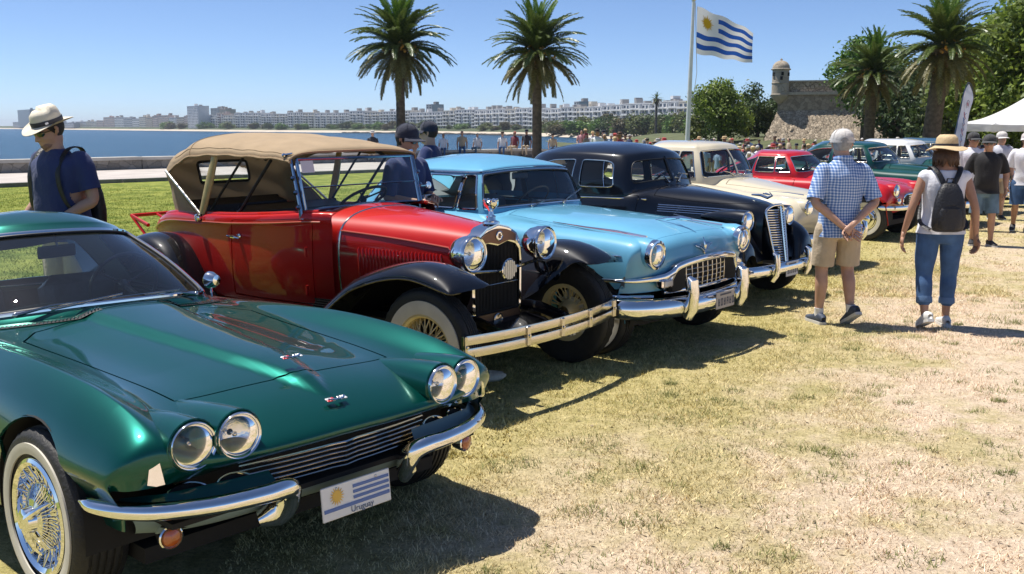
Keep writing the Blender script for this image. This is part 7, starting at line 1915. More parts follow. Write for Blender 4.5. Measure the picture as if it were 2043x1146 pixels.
PACK = mat('black_backpack_cloth', (.011, .011, .014), .5, var=.3, vscale=9, bump=.4, bscale=60)
SUNG = mat('dark_lens', (.012, .012, .014), .12, coat=1)

def solidify(mb, voxel, smooth=4, wr=0.0, wf=9.0, seed=0, wz=None):
    """fuse overlapping solids into one skin"""
    me = bpy.data.meshes.new('tmp'); me.from_pydata(mb.v, [], mb.f); o = bpy.data.objects.new('tmp', me); COL.objects.link(o)
    r = o.modifiers.new('r', 'REMESH'); r.mode = 'VOXEL'; r.voxel_size = voxel; r.use_smooth_shade = True
    s = o.modifiers.new('s', 'SMOOTH'); s.iterations = smooth; s.factor = .5
    dg = bpy.context.evaluated_depsgraph_get(); out = bpy.data.meshes.new_from_object(o.evaluated_get(dg)); bpy.data.objects.remove(o); bpy.data.meshes.remove(me)
    if wr:
        n = len(out.vertices); co = np.empty(n * 3); no = np.empty(n * 3); out.vertices.foreach_get('co', co); out.vertices.foreach_get('normal', no); co = co.reshape(-1, 3); no = no.reshape(-1, 3)
        d = np.array([(mnoise.noise(Vector((p[0] * wf + seed, p[1] * wf, p[2] * wf * .55))) + .5 * mnoise.noise(Vector((p[0] * wf * 2.3, p[1] * wf * 2.3 + seed, p[2] * wf * 1.3)))) for p in co])
        co += no * (d * wr)[:, None]; out.vertices.foreach_set('co', co.ravel()); out.update()
    out.polygons.foreach_set('use_smooth', np.ones(len(out.polygons), bool))
    return out

def tor(mb, sec, off=0.0, n=22):
    """stack of ellipses (z, cx, cy, rx, ry)"""
    P = spline([s for s in sec], len(sec) * 4, .8); G = []
    for z, cx, cy, rx, ry in P: G.append([(cx + (rx + off) * math.cos(a) * (1 if abs(math.cos(a)) < 2 else 1), cy + (ry + off) * math.copysign(abs(math.sin(a)) ** .85, math.sin(a)), z) for a in [2 * math.pi * k / n for k in range(n)]])
    mb.grid(G, cv=True); m = len(G)
    b = len(mb.v) - m * n; mb.f.append(tuple(range(b + n - 1, b - 1, -1))); mb.f.append(tuple(b + (m - 1) * n + k for k in range(n))); mb.m += [0, 0]; mb.s += [True, True]

def open_hem(me, p, d, rad):
    """open a sleeve or trouser leg with a clean edge"""
    bm = bmesh.new(); bm.from_mesh(me); p = Vector(p); d = Vector(d).normalized()
    fs = [f for f in bm.faces if (f.calc_center_median() - p).length < rad] if rad else list(bm.faces)
    vs = {v for f in fs for v in f.verts}; es = {e for f in fs for e in f.edges}
    bmesh.ops.bisect_plane(bm, geom=list(vs) + list(es) + fs, plane_co=p, plane_no=d, clear_outer=True); bm.to_mesh(me); bm.free(); me.polygons.foreach_set('use_smooth', np.ones(len(me.polygons), bool)); me.update()

def limb(mb, pts, rad, off=0.0, n=14, ball=True):
    m = len(pts) * 4; P = spline(pts, m, .75); r = np.interp(np.linspace(0, len(pts) - 1, m), range(len(pts)), rad) + off
    mb.tube(P.tolist(), r.tolist(), n); mb.ball(tuple(P[0]), float(r[0]) * .99, 12)
    if ball: mb.ball(tuple(P[-1]), float(r[-1]) * .99, 12)

def hand(mb, w, d, palm_n, curl=.5, L=.19, thumb=1, sp=1.0):
    """palm, four bent fingers of different lengths and a thumb that leaves the palm's side; d points along the fingers, palm_n out of the palm"""
    w = Vector(w); d = Vector(d).normalized(); pn = Vector(palm_n); pn = (pn - d * pn.dot(d)).normalized(); sd = d.cross(pn) * thumb
    mb.tube([w - d * .02, w + d * .03, w + d * .07, w + d * L * .5], [(.026, .020), (.034, .018), (.041, .016), (.038, .012)], 12, up=pn)
    for i, (o, l) in enumerate(((.030, .93), (.010, 1.0), (-.010, .94), (-.029, .76))):
        p = w + d * (L * .48) + sd * o; f = L * .5 * l; P = [p]; dd = d + sd * (o * 2.2 * sp); dd.normalize(); a = 0
        for k, fr in enumerate((.45, .32, .23)):
            a += curl * (.55, .75, .55)[k]; v = dd * math.cos(a) + pn * math.sin(a); P.append(P[-1] + v * f * fr)
        mb.tube(P, [.0095, .009, .0085, .0065], 7); mb.ball(P[-1], .0065, 6)
    p = w + d * .035 + sd * .033; P = [p - sd * .008, p + sd * .022 + d * .022 + pn * .006, p + sd * .030 + d * .05 + pn * .016, p + sd * .026 + d * .075 + pn * .024]
    mb.tube(P, [.014, .012, .010, .0075], 8); mb.ball(P[-1], .0075, 6)

def head(mb, c, R, s=1.0, jaw=1.0):
    """skull, brow, nose, lips, chin, ears about the head centre c; R turns it"""
    c = Vector(c)
    def B(p, r): mb.ball(tuple(c + R @ (Vector(p) * s)), tuple(x * s for x in r), 18, R=R)
    B((-.012, 0, .035), (.098, .078, .092)); B((.012, 0, -.03), (.078, .068, .085)); B((.030, 0, -.075), (.058, .052 * jaw, .040)); B((.062, 0, -.098), (.022, .024, .018))
    B((.076, 0, .028), (.020, .052, .016)); B((.074, .031, -.028), (.016, .020, .018)); B((.074, -.031, -.028), (.016, .020, .018))
    mb.tube([tuple(c + R @ (Vector(p) * s)) for p in ((.088, 0, .012), (.102, 0, -.015), (.112, 0, -.036), (.092, 0, -.044))], [.009 * s, .011 * s, .0145 * s, .008 * s], 8)
    B((.098, .012, -.036), (.010, .008, .008)); B((.098, -.012, -.036), (.010, .008, .008)); B((.086, 0, -.062), (.011, .024, .0065)); B((.084, 0, -.074), (.011, .020, .007))
    for q in (-1, 1):
        mb.tube([tuple(c + R @ (Vector(p) * s)) for p in ((-.004, q * .078, -.026), (-.012, q * .088, -.006), (-.016, q * .092, .016), (-.004, q * .086, .028))], [(.004 * s, .010 * s), (.005 * s, .016 * s), (.005 * s, .018 * s), (.004 * s, .010 * s)], 8)

def person(loc, rz, label, J, top, bottom, sk=0, group=None, vox=.010, sleeve=.45, hem=.82, short=None, loose=.016, belly=0.0, hair=None, hat=None, shoes='black', sung=False, hands=((0, 0), (0, 0)), H=1.75, seed=1, female=False, socks=None, cuff=False, cap_mat=None, stubble=False, wrinkle=.006, bodyw=1.0, sleeveless=False, collar=False):
    """J: joints in metres for a 1.75 m figure facing +x: hip, knee, ankle, toe, shoulder, elbow, wrist for l and r, head centre, yaw and pitch"""
    o = thing('person', loc, rz, label, 'person', group); k = H / 1.75; o.scale = (k, k, k)
    px, pz = J.get('pelvis', (0, .93)); lean = J.get('lean', 0.0)     # chest shifts forward by lean
    def cx(z): return px + lean * max(0, (z - pz)) / .5
    bw = bodyw; f = female
    T = [(.80, cx(.80), 0, .085, .125 * bw), (.90, cx(.9) - .01, 0, .118 * bw, (.182 if f else .170) * bw), (.98, cx(.98) + belly * .3, 0, (.112 + belly * .6) * bw, (.165 if f else .160) * bw), (1.08, cx(1.08) + belly * .5, 0, (.105 + belly) * bw, (.140 if f else .152) * bw), (1.20, cx(1.2) + belly * .2, 0, (.112 + belly * .6) * bw, (.150 if f else .165) * bw), (1.32, cx(1.32) + .005, 0, (.125 if f else .120) * bw, (.160 if f else .180) * bw), (1.41, cx(1.41), 0, .098 * bw, (.165 if f else .185) * bw), (1.46, cx(1.46) - .008, 0, .070, .120), (1.50, cx(1.5) - .008, 0, .057, .066)]
    hc = Vector(J.get('head', (cx(1.62) + .02, 0, 1.625))); R = Rz(J.get('yaw', 0)) @ Matrix.Rotation(J.get('pitch', 0), 3, 'Y') @ Matrix.Rotation(J.get('roll', 0), 3, 'X')
    b = MB(); tor(b, T)
    limb(b, [(cx(1.46) - .008, 0, 1.46), (hc.x * .6 + cx(1.5) * .4 - .012, hc.y * .5, 1.53), tuple(hc + R @ Vector((-.02, 0, -.05)))], [.068, .064, .062])
    head(b, hc, R)
    leg = (.088, .078, .056, .058, .042, .036) if not f else (.092, .080, .056, .056, .038, .033)
    arm = (.052, .048, .040, .041, .028, .026) if not f else (.046, .042, .036, .036, .026, .023)
    for s in 'lr':
        h, kn, an = [Vector(p) for p in J['leg_' + s][:3]]
        limb(b, [h, h.lerp(kn, .5) + Vector((.012, 0, 0)), kn, kn.lerp(an, .32) + Vector((-.018, 0, 0)), kn.lerp(an, .75), an], leg)
        sh, el, wr = [Vector(p) for p in J['arm_' + s]]
        limb(b, [sh, sh.lerp(el, .5), el, el.lerp(wr, .3), el.lerp(wr, .85), wr], arm)
    me = solidify(b, vox, 3); bm2 = MB()
    for i, s in enumerate('lr'):
        hd = J.get('hand_' + s)
        el, wr = Vector(J['arm_' + s][1]), Vector(J['arm_' + s][2]); d = (wr - el).normalized()
        if hd: hand(bm2, wr, hd[0], hd[1], hd[2], thumb=hd[3])
        else: hand(bm2, wr, d + Vector((.05, 0, 0)), (0, -1 if s == 'l' else 1, 0), .45, thumb=1 if s == 'l' else -1)
    # add the fingers to the same skin
    V = [tuple(v.co) for v in me.vertices]; F = [tuple(p.vertices) for p in me.polygons]; body = MB(); body.add(V, F); body.add(bm2.v, bm2.f)
    body.build('body', SK[sk], o, sharp=0); bpy.data.meshes.remove(me)
    # top
    c = MB(); hz = hem; T2 = [t for t in T if t[0] > hz + .03 and t[0] < (1.475 if sleeveless else 1.51)]
    T2 = [(hz, cx(hz) + belly * .3, 0, T[1][3] + belly * .5 + loose * 1.0, T[1][4] + loose * .6)] + T2
    T2 = [(z, x, y, a + (loose if z < 1.35 else .014), e + (loose if z < 1.35 else .014)) for z, x, y, a, e in T2]; tor(c, T2)
    for s in 'lr':
        sh, el = Vector(J['arm_' + s][0]), Vector(J['arm_' + s][1]); q = 1 if s == 'l' else -1
        if sleeveless: c.ball(tuple(sh + Vector((0, -q * .018, -.005))), .066, 12)
        else: limb(c, [sh + Vector((0, -q * .02, -.004)), sh.lerp(el, sleeve * .5), sh.lerp(el, sleeve), sh.lerp(el, sleeve * 1.5 + .10)], [.068, .066, .068, .070], .003, 14, False)
    cm = solidify(c, vox * 1.05, 5, wrinkle, 8.5, seed)
    if not sleeveless:
        for s in 'lr': sh, el = Vector(J['arm_' + s][0]), Vector(J['arm_' + s][1]); open_hem(cm, sh.lerp(el, sleeve * 1.5), el - sh, .13)
    open_hem(cm, (0, 0, hz + .022), (0, 0, -1), 0); tp = link('top' if sleeveless else 'shirt', cm, o); cm.materials.append(top)
    if collar:
        c = MB(); P = [(cx(1.5) - .010 + .072 * math.cos(a), .080 * math.sin(a), 1.505 - .012 * math.cos(a)) for a in [.5 + (2 * math.pi - 1.0) * q / 20 for q in range(21)]]; c.tube(P, (.006, .022), 8, up=(.1, 0, 1)); c.build('collar', top, o)
    # trousers or shorts
    c = MB(); w0 = .018; z1 = 1.02
    tor(c, [(.79, cx(.8), 0, .09 + w0, .13 * bw + w0)] + [(t[0], t[1], t[2], t[3] + w0 * .7, t[4] + w0 * .6) for t in T[1:3]] + [(z1, cx(z1) + belly * .3, 0, T[2][3] + w0 * .6, T[2][4] + w0 * .5)])
    for s in 'lr':
        h, kn, an = [Vector(p) for p in J['leg_' + s][:3]]
        if short is not None:
            e = h.lerp(kn, short); limb(c, [h, h.lerp(e, .5), e, e + (e - h).normalized() * .05], [.102, .100, .098, .098], .006, 14, False)
        else:
            e = kn.lerp(an, .62 if cuff else .93); limb(c, [h, h.lerp(kn, .5), kn, kn.lerp(e, .4) + Vector((-.01, 0, 0)), e], [.100, .090, .068, .068, .056 if cuff else .05], .006)
    cm = solidify(c, vox * 1.05, 3, wrinkle * .8, 10, seed + 5)
    if short is not None:
        for s in 'lr': h, kn = Vector(J['leg_' + s][0]), Vector(J['leg_' + s][1]); open_hem(cm, h.lerp(kn, short), kn - h, .16)
    link('shorts' if short is not None else 'jeans', cm, o); cm.materials.append(bottom)
    if cuff:
        for s in 'lr':
            kn, an = Vector(J['leg_' + s][1]), Vector(J['leg_' + s][2]); d = (an - kn).normalized(); e = kn.lerp(an, .60); c = MB(); c.lathe([(.060, -.03), (.070, -.028), (.072, .02), (.066, .03), (.055, .026)], e, d, 20); c.build('cuff', mat('turned_up_denim', (.09, .17, .32), .85, bump=.3, bscale=150), o)
    # shoes
    for s in 'lr':
        an, to = Vector(J['leg_' + s][2]), Vector(J['leg_' + s][3]); d = (to - an); d2 = Vector((d.x, d.y, 0)).normalized(); tilt = J.get('tilt_' + s, 0.0)
        Rf = Matrix.Rotation(math.atan2(d2.y, d2.x), 3, 'Z') @ Matrix.Rotation(tilt, 3, 'Y'); base = an + Vector((0, 0, -.085)) if not tilt else to + Vector((0, 0, -.0)) - Rf @ Vector((.155, 0, 0))
        c = MB(); G = []
        for x, w, h, y0 in ((-.085, .020, .05, .02), (-.075, .034, .082, .012), (-.03, .038, .098, .010), (.02, .039, .090, .010), (.07, .044, .066, .010), (.12, .047, .052, .010), (.165, .040, .042, .013), (.188, .020, .028, .018)):
            G.append([Rf @ Vector((x, w * math.copysign(abs(math.cos(a)) ** .8, math.cos(a)), y0 + h / 2 + h / 2 * math.copysign(abs(math.sin(a)) ** .8, math.sin(a)))) + base for a in [2 * math.pi * q / 16 for q in range(16)]])
        c.grid(G, cv=True, flip=True); n = len(c.v); c.f += [tuple(range(16)), tuple(range(n - 1, n - 17, -1))]; c.m += [0, 0]; c.s += [True, True]; sh = c.build('shoe', SHOE[shoes], o, sharp=0)
        c = MB(); L = [(-.09, .026), (-.08, .036), (-.03, .041), (.03, .041), (.08, .047), (.125, .049), (.168, .041), (.193, .02)]; out = [(x, w) for x, w in L] + [(x, -w) for x, w in L[::-1]]
        c.prism(out, .0, .026, 'z'); c.v = [tuple(Rf @ Vector(v) + base) for v in c.v]; c.build('sole', SOLE, sh)
        if socks: c = MB(); c.lathe([(.036, -.03), (.041, .0), (.040, .045), (.043, .055), (.036, .056)], an + Vector((0, 0, .005)), (0, 0, 1), 16); c.build('sock', CLO['white'], o)
    def HP(p): return hc + R @ Vector(p)
    def HB(mb, p, r): mb.ball(tuple(HP(p)), r, 18, R=R)
    if hair:
        c = MB()
        G = []
        for i in range(11):
            t = i / 10 * (2.42 if hair[1] == 'short' else 2.55); row = []
            for q in range(28):
                a = 2 * math.pi * q / 28; fr = max(0, math.cos(a)); tt = t * (1 - .60 * fr ** .9); row.append(HP((-.014 + (.105) * math.sin(tt) * math.cos(a), .085 * math.sin(tt) * math.sin(a), .03 + .101 * math.cos(tt) - (.02 if hair[1] == 'long' and tt > 1.8 else 0))))
            G.append(row)
        c.grid(G, cv=True)
        if hair[1] == 'long':
            R_ = random.Random(seed)
            for q in range(34):
                a = math.pi * (.32 + 1.36 * q / 33); p0 = (-.014 + .10 * math.cos(a), .085 * math.sin(a), -.0); c.tube([HP(p0), HP((p0[0] * 1.12, p0[1] * 1.15, -.06)), HP((p0[0] * 1.05 + R_.uniform(-.02, .01), p0[1] * 1.05 + R_.uniform(-.02, .02), -.115 - R_.uniform(0, .03)))], [.018, .017, .006], 6)
        c.build('hair', HAIR[hair[0]], o, sharp=0)
    if stubble:
        c = MB(); c.ball(tuple(HP((.040, 0, -.083))), (.052, .051, .034), 16, R=R); c.ball(tuple(HP((.066, 0, -.1))), (.021, .024, .018), 12, R=R); c.build('beard', STUB, o)
    if sung:
        c = MB()
        for q in (-1, 1):
            c.tube([HP((.094, q * .010, .006)), HP((.093, q * .026, .004)), HP((.082, q * .050, .004)), HP((.070, q * .060, .006))], [(.004, .014), (.004, .020), (.004, .019), (.004, .010)], 10, up=R @ Vector((0, 0, 1))); c.tube([HP((.072, q * .062, .010)), HP((.0, q * .086, .012))], .0035, 6)
        c.tube([HP((.097, -.012, .012)), HP((.097, .012, .012))], .004, 6); c.build('sunglasses', SUNG, o)
    if hat == 'cap':
        c = MB(); c.lathe([(.099, -.012), (.102, .02), (.094, .058), (.066, .09), (.03, .104), (.003, .106)], HP((-.012, 0, .042)), R @ Vector((0, 0, 1)), 24, sy=1); c.ball(tuple(HP((-.012, 0, .149))), .009, 8)
        G = []
        for i in range(6):
            t = i / 5; row = []
            for q in range(11): a = -1.15 + 2.3 * q / 10; rr = .098 + .078 * t * math.cos(a) ** .6; row.append(HP((-.012 + rr * math.cos(a), rr * math.sin(a) * (1 - .12 * t), .040 - .022 * t - .014 * t * math.sin(a) ** 2)))
            G.append(row)
        h2 = MB(); h2.grid(G); h2.grid([[Vector(p) - R @ Vector((0, 0, .006)) for p in r] for r in G], flip=True)
        for a in range(6): an = math.pi / 3 * a; h2.tube([HP((-.012 + r_ * math.cos(an), r_ * math.sin(an), .044 + z_)) for r_, z_ in ((.1025, .02), (.0955, .058), (.068, .09), (.03, .105))], .002, 4)
        cp = c.build('cap', cap_mat or CAPW, o, sharp=0); h2.build('peak', cap_mat or CAPW, cp, sharp=30)
        c = MB(); c.add([HP((-.012 - .1035, .034 * math.cos(a), .040 + .034 * abs(math.sin(a)) * .9)) for a in [math.pi * q / 10 for q in range(11)]], [tuple(range(11))]); c.build('cap_opening', HAIR['grey'] if hair and hair[0] == 'grey' else HAIR['dark'], cp)
        c = MB(); c.tube([HP((-.012 + .1035 * math.cos(a), .1035 * math.sin(a), .034)) for a in [2 * math.pi * q / 24 for q in range(24)]], (.002, .010), 6, closed=True, up=R @ Vector((0, 0, 1))); c.build('cap_band', cap_mat or CAPW, cp)
    if hat in ('straw', 'panama'):
        m_ = STRAW if hat == 'straw' else PANAMA; c = MB(); ax = R @ Vector((0, 0, 1)); n = 36; br = .185 if hat == 'straw' else .172; ch = .10 if hat == 'straw' else .118
        prof = [(.101, 0), (.100, .03), (.094, .07), (.086, ch - .02), (.066, ch), (.03, ch + .002 if hat == 'straw' else ch - .016), (.003, ch - (0 if hat == 'straw' else .03))]
        G = []
        for r_, h_ in prof: G.append([HP((-.012 + r_ * 1.08 * math.cos(a), r_ * .93 * math.sin(a) * (1 - (.05 if hat == 'panama' and h_ > .08 and math.cos(a) > .2 else 0)), .052 + h_ - (.018 if hat == 'panama' and h_ > .09 and math.cos(a) > 0 else 0))) for a in [2 * math.pi * q / n for q in range(n)]])
        c.grid(G, cv=True, flip=True); cr = c.build('hat', m_, o, sharp=0)
        c = MB(); G = []
        for i in range(8):
            t = i / 7; G.append([HP((-.012 + (.101 + (br - .101) * t) * 1.05 * math.cos(a), (.101 + (br - .101) * t) * .95 * math.sin(a), .052 - (.030 if hat == 'straw' else .012) * t ** 1.3 + (.030 * t * t * math.sin(a) ** 2 if hat == 'panama' else .012 * t * math.sin(3 * a + 1)) - .02 * t * (math.cos(a) > .3) * math.cos(a))) for a in [2 * math.pi * q / n for q in range(n)]])
        c.grid(G, cv=True); c.grid([[Vector(p) - ax * .004 for p in r] for r in G], cv=True, flip=True); c.build('brim', m_, cr, sharp=0)
        c = MB(); bh = .018 if hat == 'straw' else .030
        c.grid([[HP((-.012 + .1035 * 1.08 * math.cos(a), .1035 * .93 * math.sin(a), .053 + q)) for a in [2 * math.pi * w / n for w in range(n)]] for q in (0, bh)], cv=True, flip=True); c.build('hat_band', mat('hat_band_dark', (.016, .017, .03), .6), cr, sharp=0)
        if hat == 'panama': c = MB(); c.box(tuple(HP((.045, .0915, .068))), (.022, .004, .014), R=R); c.build('band_mark', CLO['white'], cr)
    return o

def std(**k):
    J = dict(leg_l=[(0, .095, .88), (.015, .10, .49), (-.01, .105, .085), (.14, .12, .02)], leg_r=[(0, -.095, .88), (.015, -.10, .49), (-.01, -.105, .085), (.14, -.12, .02)],
             arm_l=[(-.01, .195, 1.42), (-.03, .255, 1.13), (.04, .255, .88)], arm_r=[(-.01, -.195, 1.42), (-.03, -.255, 1.13), (.04, -.255, .88)])
    J.update(k); return J

# man in the checked shirt, seen from behind, hands clasped behind his back
person((2.97, 8.63, 0), math.radians(97), 'man in a blue checked shirt, khaki shorts and pale cap with hands clasped behind', std(
    leg_l=[(0, .11, .88), (.035, .125, .50), (.03, .13, .085), (.17, .145, .02)], leg_r=[(0, -.11, .88), (.03, -.12, .50), (-.10, -.11, .135), (-.03, -.10, .0)], tilt_r=.55,
    arm_l=[(-.02, .20, 1.41), (-.10, .285, 1.13), (-.205, .045, .905)], arm_r=[(-.02, -.20, 1.41), (-.10, -.285, 1.13), (-.215, -.02, .93)],
    hand_l=((-.15, -1, -.55), (-1, .1, -.2), .45, 1), hand_r=((-.25, .75, -.75), (-1, -.2, .1), .6, -1), yaw=-.25, head=(.03, 0, 1.625)),
    CLO['plaid'], CLO['khaki'], 0, sleeve=.62, hem=.79, short=.88, loose=.026, hair=('grey', 'short'), hat='cap', cap_mat=CAPW, shoes='grey', H=1.755, seed=3, socks=True, wrinkle=.008, bodyw=1.03, collar=True)
# woman with the backpack
person((3.84, 8.50, 0), math.radians(82), 'woman in a straw hat, white top and turned-up jeans wearing a black backpack', std(
    leg_l=[(0, .105, .88), (-.02, .125, .49), (-.14, .125, .12), (-.06, .135, .01)], tilt_l=.38, leg_r=[(0, -.105, .88), (.05, -.115, .49), (.03, -.11, .085), (.18, -.11, .02)],
    arm_l=[(-.01, .185, 1.40), (-.05, .275, 1.12), (.0, .325, .87)], arm_r=[(-.01, -.185, 1.40), (-.07, -.265, 1.12), (-.03, -.305, .86)],
    hand_l=((.1, .12, -1), (-.3, -1, 0), .55, 1), hand_r=((.05, -.12, -1), (-.3, 1, 0), .75, -1), yaw=.15),
    CLO['white'], CLO['denim'], 1, hem=.86, loose=.020, hair=('brown', 'long'), hat='straw', shoes='white', H=1.70, seed=5, female=True, cuff=True, bodyw=1.06, sleeveless=True, wrinkle=.007)
# her backpack hangs on her shoulders: a thing of its own
def backpack(loc, rz, label, k=1.0, fwd=0.0, back=0.0):
    o = thing('backpack', loc, rz, label, 'backpack'); o.scale = (k, k, k)
    c = MB(); G = []
    for z, w, d in ((.91, .09, .035), (.925, .128, .075), (.97, .142, .095), (1.06, .142, .10), (1.18, .128, .09), (1.28, .10, .07), (1.34, .066, .05), (1.355, .03, .02)):
        G.append([(-.155 - d * .55 + d * math.copysign(abs(math.cos(a)) ** .7, math.cos(a)) * .62, w * math.copysign(abs(math.sin(a)) ** .6, math.sin(a)), z) for a in [2 * math.pi * q / 24 for q in range(24)]])
    c.grid(G, cv=True, flip=False); n = len(c.v); c.f += [tuple(range(24)), tuple(range(n - 1, n - 25, -1))]; c.m += [0, 0]; c.s += [True, True]; c.build('bag', PACK, o, sharp=0)
    c = MB(); G = []
    for z, w in ((.94, .08), (.955, .10), (1.04, .105), (1.11, .095), (1.13, .08)): G.append([(-.155 - .09 - .032 * math.sin(math.pi * q / 8) - .012, w * math.cos(math.pi * q / 8), z) for q in range(9)])
    c.grid(G, flip=True); c.build('pocket', PACK, o, sharp=0)
    c = MB(); c.tube([(-.245, -.11, 1.15), (-.268, 0, 1.16), (-.245, .11, 1.15)], .004, 5); c.build('zip', M['blackdull'], o)
    c = MB(); c.tube([(-.17, -.03, 1.345), (-.18, -.025, 1.39), (-.18, .025, 1.39), (-.17, .03, 1.345)], .008, 6); c.build('carry_loop', PACK, o)
    for s in (-1, 1):
        c = MB(); P = spline([(-.15, s * .045, 1.345), (-.125, s * .085, 1.43), (-.06, s * .115, 1.485 + fwd * .3), (.03 + fwd * .4, s * .122, 1.475 + fwd * .3), (.105 + fwd * .75, s * .125, 1.36), (.092 + fwd * .85, s * .14, 1.2), (.045 + fwd * .8, s * .172, 1.08), (-.06, s * .195, .98), (-.16, s * .14, .93)], 40); ups = []
        for i in range(40):
            t = Vector(P[min(39, i + 1)] - P[max(0, i - 1)]); n = t.cross(Vector((0, 1, 0))); n = n.normalized() if n.length > 1e-6 else Vector((1, 0, 0)); ups.append(n if n.dot(Vector((P[i][0], 0, P[i][2] - 1.22))) > 0 else -n)
        c.tube(P.tolist(), (.024, .006), 10, up=ups); c.build('strap', PACK, o)
    return o
backpack((3.84, 8.50, .0), math.radians(82), "small black backpack hanging on the back of the woman in the straw hat", .97)
# people walking towards the camera on the right
person((7.16, 14.45, 0), math.radians(-105), 'man in a black t-shirt, faded denim shorts and dark cap walking forward', std(
    leg_l=[(0, .10, .88), (.06, .115, .49), (.02, .13, .085), (.16, .17, .02)], leg_r=[(0, -.10, .88), (.02, -.12, .49), (-.08, -.13, .085), (.07, -.16, .02)],
    arm_l=[(-.01, .205, 1.42), (-.04, .285, 1.14), (.03, .285, .90)], arm_r=[(-.01, -.205, 1.42), (-.04, -.29, 1.14), (.04, -.28, .90)], yaw=-.25),
    CLO['black'], CLO['denim_pale'], 1, sleeve=.6, short=.92, belly=.025, hair=('dark', 'short'), hat='cap', cap_mat=CAPG, sung=True, shoes='black', H=1.66, seed=8, bodyw=1.08, vox=.012, loose=.02)
person((7.95, 16.6, 0), math.radians(-100), 'man in a white t-shirt and dark shorts with a cap, partly behind the woman', std(yaw=.5), CLO['white'], CLO['blackshort'], 1, sleeve=.6, short=.9, hair=('dark', 'short'), hat='cap', cap_mat=CAPG, sung=True, H=1.68, seed=9, vox=.013)
person((8.72, 16.3, 0), math.radians(-115), 'person in a white t-shirt and denim shorts at the right edge', std(
    leg_l=[(0, .10, .88), (.07, .10, .49), (-.02, .105, .085), (.12, .12, .02)], leg_r=[(0, -.10, .88), (.0, -.10, .49), (-.16, -.105, .12), (-.05, -.12, .02)], tilt_r=.3), CLO['white'], CLO['denim'], 1, sleeve=.6, short=.98, hair=('dark', 'short'), hat='cap', cap_mat=CAPW, sung=True, H=1.68, seed=10, vox=.013)
person((9.45, 18.6, 0), math.radians(-95), 'man in a pale grey t-shirt standing behind the person at the right edge', std(yaw=.2), tee('pale_grey_cotton', (.55, .55, .60)), CLO['khaki'], 0, sleeve=.6, short=.9, hair=('dark', 'short'), hat='cap', cap_mat=CAPW, H=1.68, seed=11, vox=.014)
# man with the panama hat behind the green coupe
person((-3.44, 7.34, 0), math.radians(-112), 'man in a pale hat, sunglasses and navy t-shirt looking down behind the green coupe', std(
    lean=.05, arm_l=[(.015, .20, 1.43), (.0, .265, 1.15), (.19, .13, 1.02)], arm_r=[(.015, -.20, 1.43), (-.03, -.27, 1.14), (.10, -.33, .98)],
    hand_l=((.9, -.5, -.2), (0, -.5, -1), .7, 1), hand_r=((.8, .0, -.6), (0, .6, -.6), .7, -1), yaw=-.20, pitch=.32, head=(.09, -.005, 1.625)),
    CLO['navy'], CLO['khaki'], 0, sleeve=.50, hem=.84, belly=.03, hair=('dark', 'short'), hat='panama', sung=True, stubble=True, H=1.90, seed=13, vox=.009, bodyw=1.10, loose=.018, wrinkle=.007, short=.9)
backpack((-3.44, 7.34, 0), math.radians(-112), 'dark backpack worn by the man in the pale hat', 1.085, .075)
# two men in navy shirts behind the light blue saloon
person((-.93, 8.46, 0), math.radians(-35), 'man in navy t-shirt and dark cap standing between the red tourer and blue saloon', std(
    arm_l=[(.0, .19, 1.42), (.02, .25, 1.16), (.22, .10, 1.15)], arm_r=[(.0, -.19, 1.42), (.0, -.25, 1.15), (.23, -.10, 1.12)], hand_l=((.7, -.7, .1), (0, -.4, -1), .9, 1), hand_r=((.7, .7, .2), (0, .4, -1), .9, -1), yaw=.1, pitch=.12),
    CLO['navy'], CLO['khaki'], 0, sleeve=.62, hair=('dark', 'short'), hat='cap', cap_mat=CAPN, sung=True, H=1.80, seed=15, vox=.012, short=.9, bodyw=.92)
def camera_thing():
    o = thing('compact_camera', (-.735, 8.30, 1.185), math.radians(-35), 'small silver compact camera in the hands of the navy shirted man', 'camera')
    c = MB(); c.box((0, 0, 0), (.035, .10, .06), bev=.008, smooth=True); c.build('camera_body', M['steel'], o)
    c = MB(); c.lathe([(.024, 0), (.024, .02), (.018, .022), (.016, .012), (.002, .012)], (.017, .012, 0), (1, 0, 0), 18); c.build('camera_lens', M['blackdull'], o)
camera_thing()
person((-1.0, 11.7, 0), math.radians(165), 'man in navy t-shirt and black cap facing away beyond the blue saloon', std(yaw=.2), CLO['navy'], CLO['khaki'], 0, sleeve=.62, hair=('dark', 'short'), hat='cap', cap_mat=CAPN, sung=True, H=1.84, seed=16, vox=.013, short=.9)

